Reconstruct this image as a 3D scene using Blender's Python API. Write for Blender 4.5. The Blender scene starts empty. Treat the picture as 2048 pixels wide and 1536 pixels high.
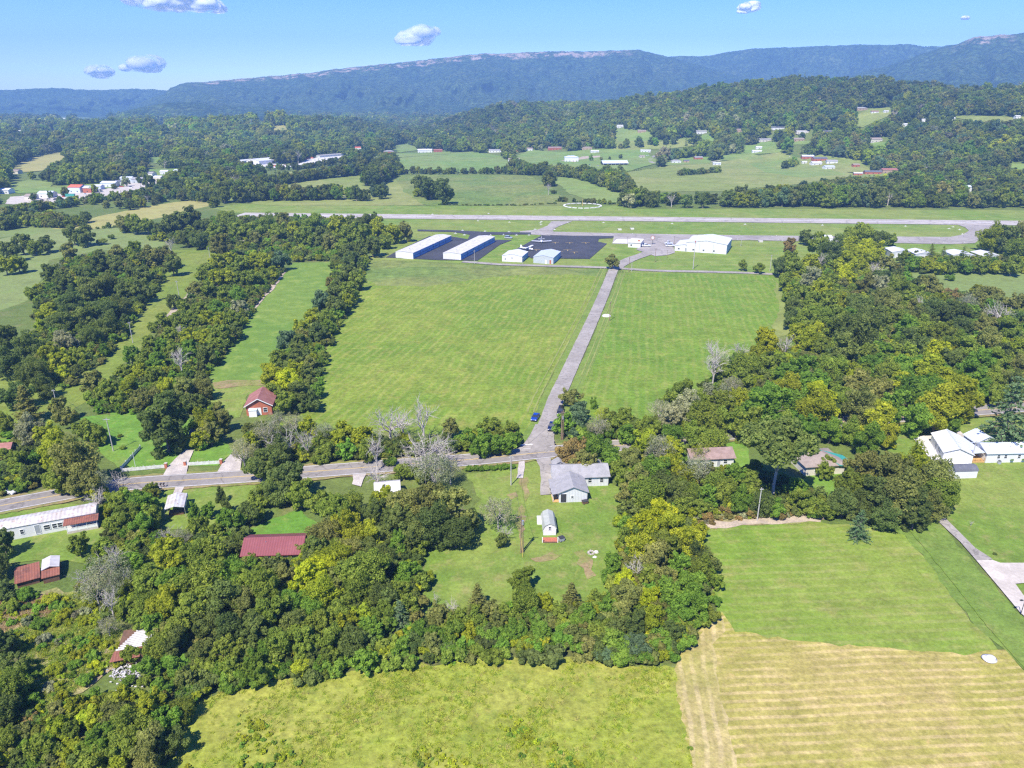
import bpy, math, random
import numpy as np
from mathutils import Vector, Matrix
from mathutils.geometry import delaunay_2d_cdt
SC = bpy.context.scene
COL = SC.collection
rad = math.radians
# ---------------------------------------------------------------- camera, sky, sun, exposure
CH, PITCH, FPX = 85.0, rad(21.2), 1462.0
cam = bpy.data.cameras.new("camera"); camo = bpy.data.objects.new("camera", cam); COL.objects.link(camo)
cam.sensor_width = 36.0; cam.lens = FPX / 2048 * 36.0
cam.clip_start = 1.0; cam.clip_end = 60000
camo.location = (0, 0, CH); camo.rotation_euler = (math.pi / 2 - PITCH, 0, 0)
SC.camera = camo
SUN_EL, SUN_AZ = rad(54), rad(26)          # shadows fall 26 degrees right of straight ahead
sd = Vector((-math.sin(SUN_AZ) * math.cos(SUN_EL), -math.cos(SUN_AZ) * math.cos(SUN_EL), math.sin(SUN_EL)))
W = bpy.data.worlds.new("World"); SC.world = W; W.use_nodes = True
wn = W.node_tree.nodes; wl = W.node_tree.links; wn.clear()
sky = wn.new("ShaderNodeTexSky"); sky.sky_type = 'NISHITA'; sky.sun_disc = False
sky.sun_elevation = SUN_EL; sky.sun_rotation = math.pi + SUN_AZ
sky.altitude = 300; sky.air_density = 1.0; sky.dust_density = 0.25; sky.ozone_density = 6.0
hs = wn.new("ShaderNodeHueSaturation"); hs.inputs['Saturation'].default_value = 1.42; hs.inputs['Hue'].default_value = 0.528
bg = wn.new("ShaderNodeBackground"); bg.inputs[1].default_value = 0.145
wo = wn.new("ShaderNodeOutputWorld")
wl.new(sky.outputs[0], hs.inputs['Color']); wl.new(hs.outputs[0], bg.inputs[0]); wl.new(bg.outputs[0], wo.inputs[0])
sun = bpy.data.lights.new("sun", 'SUN'); sun.energy = 5.0; sun.angle = rad(0.5); sun.color = (1.0, 0.94, 0.82)
suno = bpy.data.objects.new("sun", sun); COL.objects.link(suno)
suno.rotation_euler = sd.to_track_quat('Z', 'Y').to_euler()
SC.view_settings.view_transform = 'Standard'; SC.view_settings.look = 'None'
SC.view_settings.exposure = 0.88; SC.view_settings.gamma = 1.0
HAZE = 0.00018
SC.cycles.use_denoising = False; SC.cycles.filter_width = 1.3
SC.cycles.max_bounces = 6; SC.cycles.diffuse_bounces = 4; SC.cycles.transparent_max_bounces = 24
SC.cycles.transmission_bounces = 3; SC.cycles.volume_bounces = 0
# ---------------------------------------------------------------- photo-pixel -> world helpers
SP, CP = math.sin(PITCH), math.cos(PITCH)
def ray(px, py):
    u = (px - 1024) / FPX; v = (py - 768) / FPX
    return u, CP - v * SP, -(SP + v * CP)
def azpx(px):
    u, y, z = ray(px, 200); return math.atan2(u, y)
def smooth(t):
    t = np.clip(t, 0, 1); return t * t * (3 - 2 * t)
# near ridges: photo x -> crest row, crest distance, foot distance
RID = [(-400, 262, 2300, 1500), (0, 262, 2200, 1500), (200, 256, 2100, 1450), (330, 252, 2000, 1400), (450, 246, 1900, 1400),
       (560, 240, 1850, 1400), (700, 252, 2000, 1450), (800, 262, 2300, 1500), (900, 248, 2200, 1250), (1000, 226, 2150, 1150),
       (1100, 219, 2100, 1150), (1200, 210, 2000, 1150), (1300, 196, 1900, 1150), (1400, 184, 1850, 1150), (1500, 174, 1800, 1100),
       (1600, 167, 1750, 1050), (1750, 166, 1700, 1000), (1850, 169, 1650, 960), (1900, 178, 1650, 940), (2048, 168, 1600, 900), (2500, 160, 1600, 900)]
def elev(px, py):
    u, y, z = ray(px, py); return math.atan2(z, math.hypot(u, y))
RA = np.array([azpx(r[0]) for r in RID]); RDC = np.array([r[2] for r in RID], float); RDB = np.array([r[3] for r in RID], float)
RZ = np.array([CH + r[2] * math.tan(elev(r[0], r[1])) - 13 for r in RID])
def H(x, y):
    x = np.asarray(x, float); y = np.asarray(y, float)
    D = np.hypot(x, y); a = np.arctan2(x, y)
    dc = np.interp(a, RA, RDC); db = np.interp(a, RA, RDB); zc = np.interp(a, RA, RZ)
    w = smooth((np.abs(a) - 2.2) / -0.9)                      # ridges only on the camera's side of the valley
    up = smooth((D - db) / (dc - db)); dn = 1 - smooth((D - dc) / 900)
    h = zc * up * dn * w
    m = smooth((D - 900) / 500)
    n = (np.sin(x / 61 + 1.3) * np.cos(y / 83 + .4) + .6 * np.sin(x / 33 - y / 47) + .4 * np.cos(x / 23 + y / 29)) * 2.6
    n2 = (np.sin(x / 170 + y / 240) + np.cos(x / 210 - y / 150 + 2)) * 5.5
    return h + m * (n + n2 + 3) * np.clip(h / 25 + .15, 0, 1)
def G(px, py, zoff=0.0):
    """world point on the terrain (plus zoff) seen at photo pixel px, py"""
    dx, dy, dz = ray(px, py); k = math.hypot(dx, dy)
    if dz < 0:
        t = (CH - zoff) / -dz
        if t * k < 850: return Vector((dx * t, dy * t, zoff))
    ds = np.arange(800, 9500, 4.0); ts = ds / k
    z = CH + dz * ts; f = z - (H(dx * ts, dy * ts) + zoff)
    i = int(np.argmax(f < 0)) if (f < 0).any() else len(ds) - 1
    if i > 0 and f[i] < 0: tt = ts[i - 1] + (ts[i] - ts[i - 1]) * f[i - 1] / (f[i - 1] - f[i])
    else: tt = ts[i]
    return Vector((dx * tt, dy * tt, CH + dz * tt))
def P(x, y, z):
    """world -> photo pixel (numpy ok)"""
    zc = y * CP - (z - CH) * SP; yc = y * SP + (z - CH) * CP
    return 1024 + FPX * x / zc, 768 - FPX * yc / zc
def inpoly(px, py, poly):
    px = np.asarray(px); py = np.asarray(py); r = np.zeros(px.shape, bool); n = len(poly)
    for i in range(n):
        x1, y1 = poly[i]; x2, y2 = poly[(i + 1) % n]
        if y1 == y2: continue
        c = ((y1 > py) != (y2 > py)) & (px < (x2 - x1) * (py - y1) / (y2 - y1) + x1); r ^= c
    return r
# ---------------------------------------------------------------- object helpers
def tag(o, label=None, cat=None, group=None, kind=None):
    if label: o["label"] = label
    if cat: o["category"] = cat
    if group: o["group"] = group
    if kind: o["kind"] = kind
    return o
def empty(name, loc, rz=0.0, label=None, cat=None, group=None):
    o = bpy.data.objects.new(name, None); COL.objects.link(o); o.location = loc; o.rotation_euler = (0, 0, rz)
    o.empty_display_size = 1; return tag(o, label, cat, group)
def mesh_np(name, v, faces_flat, nper, mat=None, smooth_=False):
    """fast mesh: v (n,3), faces_flat index array, nper verts per face (int or array)"""
    me = bpy.data.meshes.new(name); v = np.asarray(v, np.float32); f = np.asarray(faces_flat, np.int32).ravel()
    me.vertices.add(len(v)); me.vertices.foreach_set("co", v.ravel())
    if isinstance(nper, int): tot = np.full(len(f) // nper, nper, np.int32)
    else: tot = np.asarray(nper, np.int32)
    st = np.concatenate([[0], np.cumsum(tot)[:-1]]).astype(np.int32)
    me.loops.add(len(f)); me.loops.foreach_set("vertex_index", f)
    me.polygons.add(len(tot)); me.polygons.foreach_set("loop_start", st); me.polygons.foreach_set("loop_total", tot)
    if smooth_: me.polygons.foreach_set("use_smooth", np.ones(len(tot), bool))
    me.update(calc_edges=True)
    if mat: me.materials.append(mat)
    return me
def fattr(me, name, vals):
    a = me.attributes.new(name, 'FLOAT', 'POINT'); a.data.foreach_set("value", np.asarray(vals, np.float32))
def link(name, me, parent=None, loc=None):
    o = bpy.data.objects.new(name, me); COL.objects.link(o)
    if parent: o.parent = parent
    if loc is not None: o.location = loc
    return o
class MB:
    def __init__(s): s.v = []; s.f = []
    def add(s, vs, fs):
        b = len(s.v); s.v += [tuple(p) for p in vs]; s.f += [tuple(i + b for i in f) for f in fs]; return s
    def box(s, x0, x1, y0, y1, z0, z1):
        return s.add([(x0, y0, z0), (x1, y0, z0), (x1, y1, z0), (x0, y1, z0), (x0, y0, z1), (x1, y0, z1), (x1, y1, z1), (x0, y1, z1)],
                     [(0, 3, 2, 1), (4, 5, 6, 7), (0, 1, 5, 4), (1, 2, 6, 5), (2, 3, 7, 6), (3, 0, 4, 7)])
    def hexa(s, p): return s.add(p, [(0, 3, 2, 1), (4, 5, 6, 7), (0, 1, 5, 4), (1, 2, 6, 5), (2, 3, 7, 6), (3, 0, 4, 7)])
    def tube(s, a, b, ra, rb, n=8, cap=True):
        a = Vector(a); b = Vector(b); d = (b - a).normalized(); u = d.orthogonal().normalized(); w = d.cross(u)
        vs = []
        for c, r in ((a, ra), (b, rb)):
            for i in range(n):
                t = 2 * math.pi * i / n; vs.append(c + (u * math.cos(t) + w * math.sin(t)) * r)
        fs = [(i, (i + 1) % n, n + (i + 1) % n, n + i) for i in range(n)]
        if cap: fs += [tuple(range(n - 1, -1, -1)), tuple(range(n, 2 * n))]
        return s.add(vs, fs)
    def prism(s, pts, y0, y1):
        """polygon pts (x,z) extruded along y"""
        n = len(pts); vs = [(p[0], y0, p[1]) for p in pts] + [(p[0], y1, p[1]) for p in pts]
        fs = [tuple(range(n)), tuple(range(2 * n - 1, n - 1, -1))] + [((i + 1) % n, i, n + i, n + (i + 1) % n) for i in range(n)]
        return s.add(vs, fs)
    def mesh(s, name, mat):
        me = bpy.data.meshes.new(name); me.from_pydata(s.v, [], s.f); me.update()
        if mat: me.materials.append(mat)
        return me
    def build(s, name, mat, parent=None, bevel=0.0, smooth_=False):
        me = s.mesh(name, mat)
        import bmesh
        bm = bmesh.new(); bm.from_mesh(me)
        bmesh.ops.recalc_face_normals(bm, faces=bm.faces)
        if bevel: bmesh.ops.bevel(bm, geom=list(bm.edges), offset=bevel, segments=2, affect='EDGES', clamp_overlap=True)
        bm.to_mesh(me); bm.free()
        if smooth_:
            for p in me.polygons: p.use_smooth = True
        return link(name, me, parent)
# ---------------------------------------------------------------- materials
def newmat(name):
    m = bpy.data.materials.new(name); m.use_nodes = True; nt = m.node_tree; nt.nodes.clear()
    out = nt.nodes.new("ShaderNodeOutputMaterial"); b = nt.nodes.new("ShaderNodeBsdfPrincipled")
    nt.links.new(b.outputs[0], out.inputs[0]); return m, nt, b, out
def nd(nt, typ, **kw):
    n = nt.nodes.new(typ)
    for k, v in kw.items():
        if k.startswith("i_"): n.inputs[int(k[2:])].default_value = v
        else: setattr(n, k, v)
    return n
def noise(nt, scale, detail=3, rough=.55, src=None, dist=0.0):
    n = nt.nodes.new("ShaderNodeTexNoise"); n.inputs['Scale'].default_value = scale; n.inputs['Detail'].default_value = detail
    n.inputs['Roughness'].default_value = rough; n.inputs['Distortion'].default_value = dist
    if src is None: src = nt.nodes.new("ShaderNodeNewGeometry").outputs['Position']
    nt.links.new(src, n.inputs['Vector']); return n.outputs[0]
def ramp(nt, src, a, b):
    r = nt.nodes.new("ShaderNodeMapRange"); r.interpolation_type = 'SMOOTHSTEP'
    nt.links.new(src, r.inputs[0]); r.inputs[1].default_value = a; r.inputs[2].default_value = b; return r.outputs[0]
def mix(nt, fac, a, b, mode='MIX'):
    m = nt.nodes.new("ShaderNodeMix"); m.data_type = 'RGBA'; m.blend_type = mode
    for inp, v in ((m.inputs[0], fac), (m.inputs[6], a), (m.inputs[7], b)):
        if isinstance(v, bpy.types.NodeSocket): nt.links.new(v, inp)
        elif isinstance(v, (int, float)): inp.default_value = v if inp.type == 'VALUE' else (v, v, v, 1)
        else: inp.default_value = (*v, 1)
    return m.outputs[2]
def mth(nt, op, a, b=0.0):
    m = nt.nodes.new("ShaderNodeMath"); m.operation = op
    for inp, v in ((m.inputs[0], a), (m.inputs[1], b)):
        if isinstance(v, bpy.types.NodeSocket): nt.links.new(v, inp)
        else: inp.default_value = v
    return m.outputs[0]
def bump(nt, b, h, strength=.5, dist=.2):
    n = nt.nodes.new("ShaderNodeBump"); n.inputs['Strength'].default_value = strength; n.inputs['Distance'].default_value = dist
    nt.links.new(h, n.inputs['Height']); nt.links.new(n.outputs[0], b.inputs['Normal'])
def grass_mat(name, c0, c1, c2, fine=1.6, big=.012, stripe=None, bmp=.5, far=False, speck=.55):
    """c0/c1: broad patches, c2: scattered clumps; stripe=(angle, period m, amount, colour, warp)"""
    m, nt, b, out = newmat(name)
    pos = nt.nodes.new("ShaderNodeNewGeometry").outputs['Position']
    bigf = ramp(nt, noise(nt, big, 5, .6, pos, .6), .38, .62)
    col = mix(nt, bigf, c0, c1)
    midf = ramp(nt, noise(nt, big * 9, 5, .65, pos), .5, .72)
    col = mix(nt, mth(nt, 'MULTIPLY', midf, .75), col, c2)
    if stripe:
        ang, per, amt, sc, warp = stripe
        mp = nt.nodes.new("ShaderNodeMapping"); mp.inputs['Rotation'].default_value = (0, 0, ang); nt.links.new(pos, mp.inputs[0])
        wv = nt.nodes.new("ShaderNodeTexWave"); wv.inputs['Scale'].default_value = .314 / per
        wv.inputs['Distortion'].default_value = warp; wv.inputs['Detail'].default_value = 3; wv.inputs['Detail Scale'].default_value = .35
        nt.links.new(mp.outputs[0], wv.inputs[0])
        sf = ramp(nt, wv.outputs['Fac'], .45, .95)
        brk = ramp(nt, noise(nt, .09, 4, .7, pos), .3, .65)
        col = mix(nt, mth(nt, 'MULTIPLY', mth(nt, 'MULTIPLY', sf, brk), amt), col, sc)
    f1 = noise(nt, fine, 4, .75, pos)
    fr = nt.nodes.new("ShaderNodeMapRange"); nt.links.new(f1, fr.inputs[0]); fr.inputs[1].default_value = .25; fr.inputs[2].default_value = .75
    fr.inputs[3].default_value = 1 - speck; fr.inputs[4].default_value = 1 + speck
    f2 = noise(nt, fine * .18, 4, .7, pos)
    fr2 = nt.nodes.new("ShaderNodeMapRange"); nt.links.new(f2, fr2.inputs[0]); fr2.inputs[1].default_value = .3; fr2.inputs[2].default_value = .7
    fr2.inputs[3].default_value = .8; fr2.inputs[4].default_value = 1.18
    k = mth(nt, 'MULTIPLY', fr.outputs[0], fr2.outputs[0])
    cb = nt.nodes.new("ShaderNodeCombineColor")
    for i in range(3): nt.links.new(k, cb.inputs[i])
    col = mix(nt, 1.0, col, cb.outputs[0], 'MULTIPLY')
    if not far:
        sp = mth(nt, 'MULTIPLY', ramp(nt, noise(nt, .22, 4, .8, pos, 1.2), .6, .72), .4); col = mix(nt, sp, col, tuple(min(.6, q * g_) for q, g_ in zip(c1, (1.55, 1.22, 1.7))))
        sp = mth(nt, 'MULTIPLY', ramp(nt, noise(nt, .5, 4, .8, pos, .8), .62, .72), .45); col = mix(nt, sp, col, tuple(q * .62 for q in c0))
    nt.links.new(col, b.inputs['Base Color']); b.inputs['Roughness'].default_value = .9; b.inputs['Specular IOR Level'].default_value = .15
    bump(nt, b, f1, bmp, .35)
    return m
def hard_mat(name, c0, c1=None, scale=.6, rough=.8, metal=0.0, spots=None, bmp=.0, speck=.12, amount=1.0, cracks=0):
    m, nt, b, out = newmat(name); c1 = c1 or tuple(x * .8 for x in c0)
    pos = nt.nodes.new("ShaderNodeTexCoord").outputs['Object'] if spots != 'world' else nt.nodes.new("ShaderNodeNewGeometry").outputs['Position']
    n = noise(nt, scale, 5, .65, pos); f = ramp(nt, n, .4, .62)
    col = mix(nt, mth(nt, 'MULTIPLY', f, amount), c0, c1)
    if cracks:
        vo = nt.nodes.new("ShaderNodeTexVoronoi"); vo.feature = 'DISTANCE_TO_EDGE'; vo.inputs['Scale'].default_value = cracks
        wp = nt.nodes.new("ShaderNodeVectorMath"); wp.operation = 'ADD'; nw = nt.nodes.new("ShaderNodeTexNoise"); nw.inputs['Scale'].default_value = .5; nt.links.new(pos, nw.inputs['Vector'])
        sc_ = nt.nodes.new("ShaderNodeVectorMath"); sc_.operation = 'SCALE'; sc_.inputs['Scale'].default_value = 3; nt.links.new(nw.outputs['Color'], sc_.inputs[0])
        nt.links.new(pos, wp.inputs[0]); nt.links.new(sc_.outputs[0], wp.inputs[1]); nt.links.new(wp.outputs[0], vo.inputs['Vector'])
        ck = ramp(nt, vo.outputs['Distance'], .035, .0); pt = ramp(nt, noise(nt, .06, 2, .5, pos), .55, .57)
        col = mix(nt, mth(nt, 'MULTIPLY', ck, .55), col, tuple(q * .45 for q in c0)); col = mix(nt, mth(nt, 'MULTIPLY', pt, .35), col, tuple(q * .68 for q in c0))
    n2 = noise(nt, scale * 9, 3, .7, pos); fr = nt.nodes.new("ShaderNodeMapRange"); nt.links.new(n2, fr.inputs[0])
    fr.inputs[1].default_value = .3; fr.inputs[2].default_value = .7; fr.inputs[3].default_value = 1 - speck; fr.inputs[4].default_value = 1 + speck
    cb = nt.nodes.new("ShaderNodeCombineColor")
    for i in range(3): nt.links.new(fr.outputs[0], cb.inputs[i])
    col = mix(nt, 1.0, col, cb.outputs[0], 'MULTIPLY')
    nt.links.new(col, b.inputs['Base Color']); b.inputs['Roughness'].default_value = rough; b.inputs['Metallic'].default_value = metal
    if bmp: bump(nt, b, n2, bmp, .05)
    return m
def ribbed_mat(name, c0, c1, axis='X', per=.4, rough=.5, metal=0.0, amount=.5, depth=.03, stain=None, lo=.45, hi=.62):
    """corrugated sheet or lap siding: ribs along one object axis, stains in big patches"""
    m, nt, b, out = newmat(name); tc = nt.nodes.new("ShaderNodeTexCoord").outputs['Object']
    n = noise(nt, .5, 6, .7, tc); f = ramp(nt, n, lo, hi)
    col = mix(nt, mth(nt, 'MULTIPLY', f, amount), c0, c1)
    if stain: col = mix(nt, ramp(nt, noise(nt, 1.3, 5, .75, tc), .55, .68), col, stain)
    sx = nt.nodes.new("ShaderNodeSeparateXYZ"); nt.links.new(tc, sx.inputs[0])
    w = mth(nt, 'SINE', mth(nt, 'MULTIPLY', sx.outputs[axis], 2 * math.pi / per))
    g = nt.nodes.new("ShaderNodeMapRange"); nt.links.new(w, g.inputs[0]); g.inputs[1].default_value = -1; g.inputs[2].default_value = 1
    g.inputs[3].default_value = .86; g.inputs[4].default_value = 1.06
    cb = nt.nodes.new("ShaderNodeCombineColor")
    for i in range(3): nt.links.new(g.outputs[0], cb.inputs[i])
    col = mix(nt, 1.0, col, cb.outputs[0], 'MULTIPLY')
    nt.links.new(col, b.inputs['Base Color']); b.inputs['Roughness'].default_value = rough; b.inputs['Metallic'].default_value = metal
    bump(nt, b, w, .5, depth); return m
def plain(name, c, rough=.6, metal=0.0, spec=.5):
    m, nt, b, out = newmat(name); b.inputs['Roughness'].default_value = rough
    b.inputs['Metallic'].default_value = metal; b.inputs['Specular IOR Level'].default_value = spec
    n = noise(nt, 3.0, 3, .6, nt.nodes.new("ShaderNodeTexCoord").outputs['Object'])
    nt.links.new(mix(nt, n, tuple(x * .9 for x in c), tuple(min(1, x * 1.08) for x in c)), b.inputs['Base Color']); return m
M = {}
GR0 = (.115, .185, .022); GR1 = (.17, .215, .035); GRd = (.075, .135, .018)
M['ground'] = grass_mat("ground_cover", (.10, .145, .03), (.13, .165, .038), (.19, .18, .07), speck=.4)
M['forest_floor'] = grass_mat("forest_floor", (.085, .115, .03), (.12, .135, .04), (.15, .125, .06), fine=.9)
M['lawn'] = grass_mat("lawn_grass", (.125, .20, .028), (.185, .235, .045), (.24, .23, .075), fine=1.2, big=.03, speck=.3, bmp=.3)
M['lawn2'] = grass_mat("lawn_grass_bright", (.10, .215, .025), (.145, .24, .035), (.2, .25, .055), fine=1.2, big=.03, speck=.25, bmp=.3)
M['meadow'] = grass_mat("tall_meadow_grass", (.215, .252, .032), (.265, .268, .05), (.16, .212, .03), fine=.8, big=.03, bmp=.6, speck=.45)
M['mown'] = grass_mat("cut_hay_field", (.27, .258, .052), (.335, .28, .085), (.40, .315, .12), fine=1.1, big=.025, stripe=(rad(87), 1.6, .65, (.50, .38, .18), 3), speck=.35)
M['mown_edge'] = grass_mat("cut_hay_headland", (.30, .265, .08), (.38, .31, .12), (.24, .24, .05), fine=1.1, big=.05, stripe=(rad(8), 1.9, .8, (.46, .37, .18), 5.0), speck=.35)
M['pasture'] = grass_mat("green_pasture", (.14, .225, .026), (.185, .24, .038), (.25, .25, .065), fine=1.2, big=.02, stripe=(rad(87), 2.2, .5, (.26, .265, .085), 3), speck=.3, bmp=.35)
M['verge'] = grass_mat("mown_verge", (.135, .205, .035), (.165, .225, .042), (.2, .24, .06), fine=1.2, big=.03, speck=.3)
M['big'] = grass_mat("airport_hay_field", (.128, .205, .022), (.17, .228, .03), (.245, .25, .05), fine=.7, big=.018, stripe=(rad(12), 3.0, .42, (.28, .275, .07), 5), speck=.42)
M['bigr'] = grass_mat("airport_hay_field_right", (.14, .215, .025), (.115, .205, .022), (.22, .24, .05), fine=.7, big=.022, stripe=(rad(10), 3.2, .34, (.26, .27, .07), 4), speck=.4)
M['strip'] = grass_mat("narrow_strip_grass", (.115, .205, .03), (.15, .225, .035), (.2, .235, .05), fine=1.0, big=.02, speck=.22, bmp=.3)
M['strip2'] = grass_mat("wide_strip_grass", (.15, .205, .03), (.185, .215, .04), (.12, .18, .025), fine=.9, big=.02, speck=.3)
M['grey_green'] = grass_mat("grazed_pasture", (.165, .215, .06), (.2, .235, .075), (.13, .2, .04), fine=.5, big=.01, speck=.25)
M['airfield'] = grass_mat("airfield_grass", (.135, .215, .03), (.19, .235, .05), (.24, .24, .075), fine=.5, big=.012, stripe=(rad(90), 9, .45, (.22, .24, .065), 2), speck=.2)
M['tan'] = grass_mat("ripe_crop", (.29, .275, .085), (.33, .30, .10), (.24, .255, .07), fine=.4, big=.008, speck=.2)
M['far_field'] = grass_mat("far_pasture", (.19, .23, .055), (.235, .25, .075), (.145, .195, .04), fine=.25, big=.008, speck=.25)
M['far_green'] = grass_mat("far_green_pasture", (.15, .235, .05), (.185, .24, .06), (.2, .24, .07), fine=.25, big=.008, speck=.18)
M['rough_field'] = grass_mat("rough_pasture", (.13, .19, .04), (.185, .21, .055), (.075, .125, .025), fine=.25, big=.012, speck=.4)
M['brush'] = grass_mat("brush_ground", (.20, .225, .05), (.33, .25, .15), (.14, .2, .04), fine=1.0, big=.05, speck=.6, bmp=.8)
M['dirt'] = hard_mat("bare_dirt", (.33, .27, .2), (.42, .34, .24), .3, .95, spots='world', bmp=.3, speck=.25)
M['clay'] = grass_mat("thin_lawn_clay", (.27, .2, .1), (.19, .21, .05), (.15, .2, .04), fine=1.2, big=.09, speck=.3)
M['asphalt'] = hard_mat("road_asphalt", (.215, .194, .172), (.26, .235, .21), .12, .9, spots='world', speck=.12, bmp=.15, cracks=.12)
M['side_asphalt'] = hard_mat("worn_side_road", (.265, .238, .202), (.32, .29, .25), .1, .9, spots='world', speck=.14, bmp=.15, cracks=.2)
M['fresh'] = hard_mat("fresh_black_asphalt", (.036, .037, .043), (.05, .05, .056), .08, .85, spots='world', speck=.2, bmp=.1)
M['runway'] = hard_mat("runway_asphalt", (.35, .315, .275), (.41, .37, .325), .03, .9, spots='world', speck=.1, cracks=.05)
M['taxi'] = hard_mat("taxiway_asphalt", (.28, .25, .22), (.33, .30, .265), .04, .9, spots='world', speck=.1, cracks=.07)
M['concrete'] = hard_mat("concrete", (.41, .365, .305), (.50, .45, .38), .25, .85, spots='world', speck=.12)
M['pale_concrete'] = hard_mat("pale_concrete", (.52, .50, .46), (.6, .575, .53), .25, .85, spots='world', speck=.05)
M['gravel'] = hard_mat("gravel", (.37, .33, .29), (.48, .43, .37), .4, .95, spots='world', speck=.3, bmp=.3)
M['white_line'] = hard_mat("white_road_paint", (.7, .69, .66), (.6, .59, .56), 1, .7, spots='world')
M['yellow_line'] = hard_mat("yellow_road_paint", (.62, .42, .09), (.5, .38, .14), 1, .7, spots='world')
# ---------------------------------------------------------------- terrain sheet
def build_ground():
    az = np.concatenate([np.arange(-180, -60, 4), np.arange(-60, 60, .3), np.arange(60, 180, 4)])
    az = np.radians(az); n = len(az)
    D = [40.0]
    while D[-1] < 6700: D.append(D[-1] + max(8, min(D[-1] * .012, 120)))
    D = np.array([0.5] + D); m = len(D)
    A, R = np.meshgrid(az, D); x = R * np.sin(A); y = R * np.cos(A); z = H(x, y)
    v = np.stack([x, y, z], -1).reshape(-1, 3)
    i = np.arange(m - 1)[:, None]; j = np.arange(n)[None, :]; jn = (j + 1) % n
    q = np.stack([i * n + j, i * n + jn, (i + 1) * n + jn, (i + 1) * n + j], -1).reshape(-1, 4)[:, ::-1]
    me = mesh_np("ground", v, q.ravel(), 4, M['ground'], True)
    return tag(link("ground", me), "green valley floor running back to the wooded hills", None, None, 'structure')
build_ground()
_layer = [0]
def patch_world(name, pts, mat, label, lift=None, jit=0.0, step=None, kind='structure', parent=None):
    """flat-lying sheet over the terrain from world xy points; boundary subdivided and roughened by jit metres"""
    _layer[0] += 1
    pts = [Vector((p[0], p[1])) for p in pts]; rng = random.Random(len(pts) * 31 + _layer[0])
    Dm = max(p.length for p in pts); Dn = min(p.length for p in pts)
    step = step or max(1.5, Dm * .012); b = []
    for i, p in enumerate(pts):
        q = pts[(i + 1) % len(pts)]; L = (q - p).length; k = max(1, int(L / step)) if (jit or Dm > 850) else 1
        nrm = Vector(((q - p).y, -(q - p).x)); nrm = nrm.normalized() if nrm.length > 0 else nrm
        for s in range(k):
            b.append(p.lerp(q, s / k) + (nrm * rng.uniform(-jit, jit) if jit else Vector((0, 0))))
    allp = list(b)
    if Dm > 850:
        xs = [p.x for p in b]; ys = [p.y for p in b]; g = max(6.0, Dm * .01)
        gx, gy = np.meshgrid(np.arange(min(xs), max(xs), g), np.arange(min(ys), max(ys), g))
        gx, gy = gx.ravel(), gy.ravel()
        if len(gx) > 9000: k = np.random.RandomState(1).choice(len(gx), 9000, False); gx, gy = gx[k], gy[k]
        ok = inpoly(gx, gy, [(p.x, p.y) for p in b])
        allp += [Vector((float(a), float(c))) for a, c in zip(gx[ok], gy[ok])]
    nb = len(b)
    r = delaunay_2d_cdt(allp, [], [list(range(nb))], 1, 1e-4)
    V, F = r[0], r[2]
    x = np.array([p.x for p in V]); y = np.array([p.y for p in V]); D = np.hypot(x, y)
    l0 = .004 * _layer[0] + .01 if lift is None else lift
    z = H(x, y) + l0 + .5 * smooth((D - 850) / 200)
    me = bpy.data.meshes.new(name); me.from_pydata(list(zip(x.tolist(), y.tolist(), z.tolist())), [], [tuple(f) for f in F])
    me.materials.append(mat); me.update()
    up = sum(p.normal.z for p in me.polygons)
    if up < 0: me.flip_normals()
    o = link(name, me, parent)
    if not parent: tag(o, label, None, None, kind)
    return o
def patch(name, px, mat, label, jit=.5, **kw):
    return patch_world(name, [G(*p).xy for p in px], mat, label, jit=jit, **kw)
def catmull(pts, k=8):
    out = []; n = len(pts)
    for i in range(n - 1):
        p0 = pts[max(i - 1, 0)]; p1 = pts[i]; p2 = pts[i + 1]; p3 = pts[min(i + 2, n - 1)]
        for s in range(k):
            t = s / k
            out.append(.5 * ((2 * p1) + (p2 - p0) * t + (2 * p0 - 5 * p1 + 4 * p2 - p3) * t * t + (3 * p1 - p0 - 3 * p2 + p3) * t ** 3))
    return out + [pts[-1]]
def ribbon(name, cl, w, mat, label=None, off=0.0, lift=.03, parent=None, dash=None, kind='structure', jit=0, seed=1):
    """strip along centre line cl (world xy Vectors), width w, sideways offset off"""
    rng = random.Random(seed); v = []; f = []; s = 0.0; k = 0
    for i, p in enumerate(cl):
        a = cl[max(i - 1, 0)]; c = cl[min(i + 1, len(cl) - 1)]; t = (c - a).normalized(); nn = Vector((t.y, -t.x))
        ww = [w / 2 + rng.uniform(-jit, jit) for _ in (0, 1)]
        for q in (p + nn * (off - ww[0]), p + nn * (off + ww[1])):
            z = float(H(q.x, q.y)) + lift + (.5 * float(smooth((q.length - 850) / 200)))
            v.append((q.x, q.y, z))
        if i:
            s += (p - cl[i - 1]).length
            if dash is None or (s % (dash[0] + dash[1])) < dash[0]: f.append((2 * i - 2, 2 * i - 1, 2 * i + 1, 2 * i))
    me = bpy.data.meshes.new(name); me.from_pydata(v, [], f); me.update(); me.materials.append(mat)
    if sum(p.normal.z for p in me.polygons) < 0: me.flip_normals()
    o = link(name, me, parent)
    if not parent: tag(o, label, None, None, kind)
    return o
def resample(cl, step):
    out = [cl[0]]; acc = 0
    for a, b in zip(cl, cl[1:]):
        L = (b - a).length; k = max(1, int(round(L / step)))
        out += [a.lerp(b, (j + 1) / k) for j in range(k)]
    return out
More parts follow.
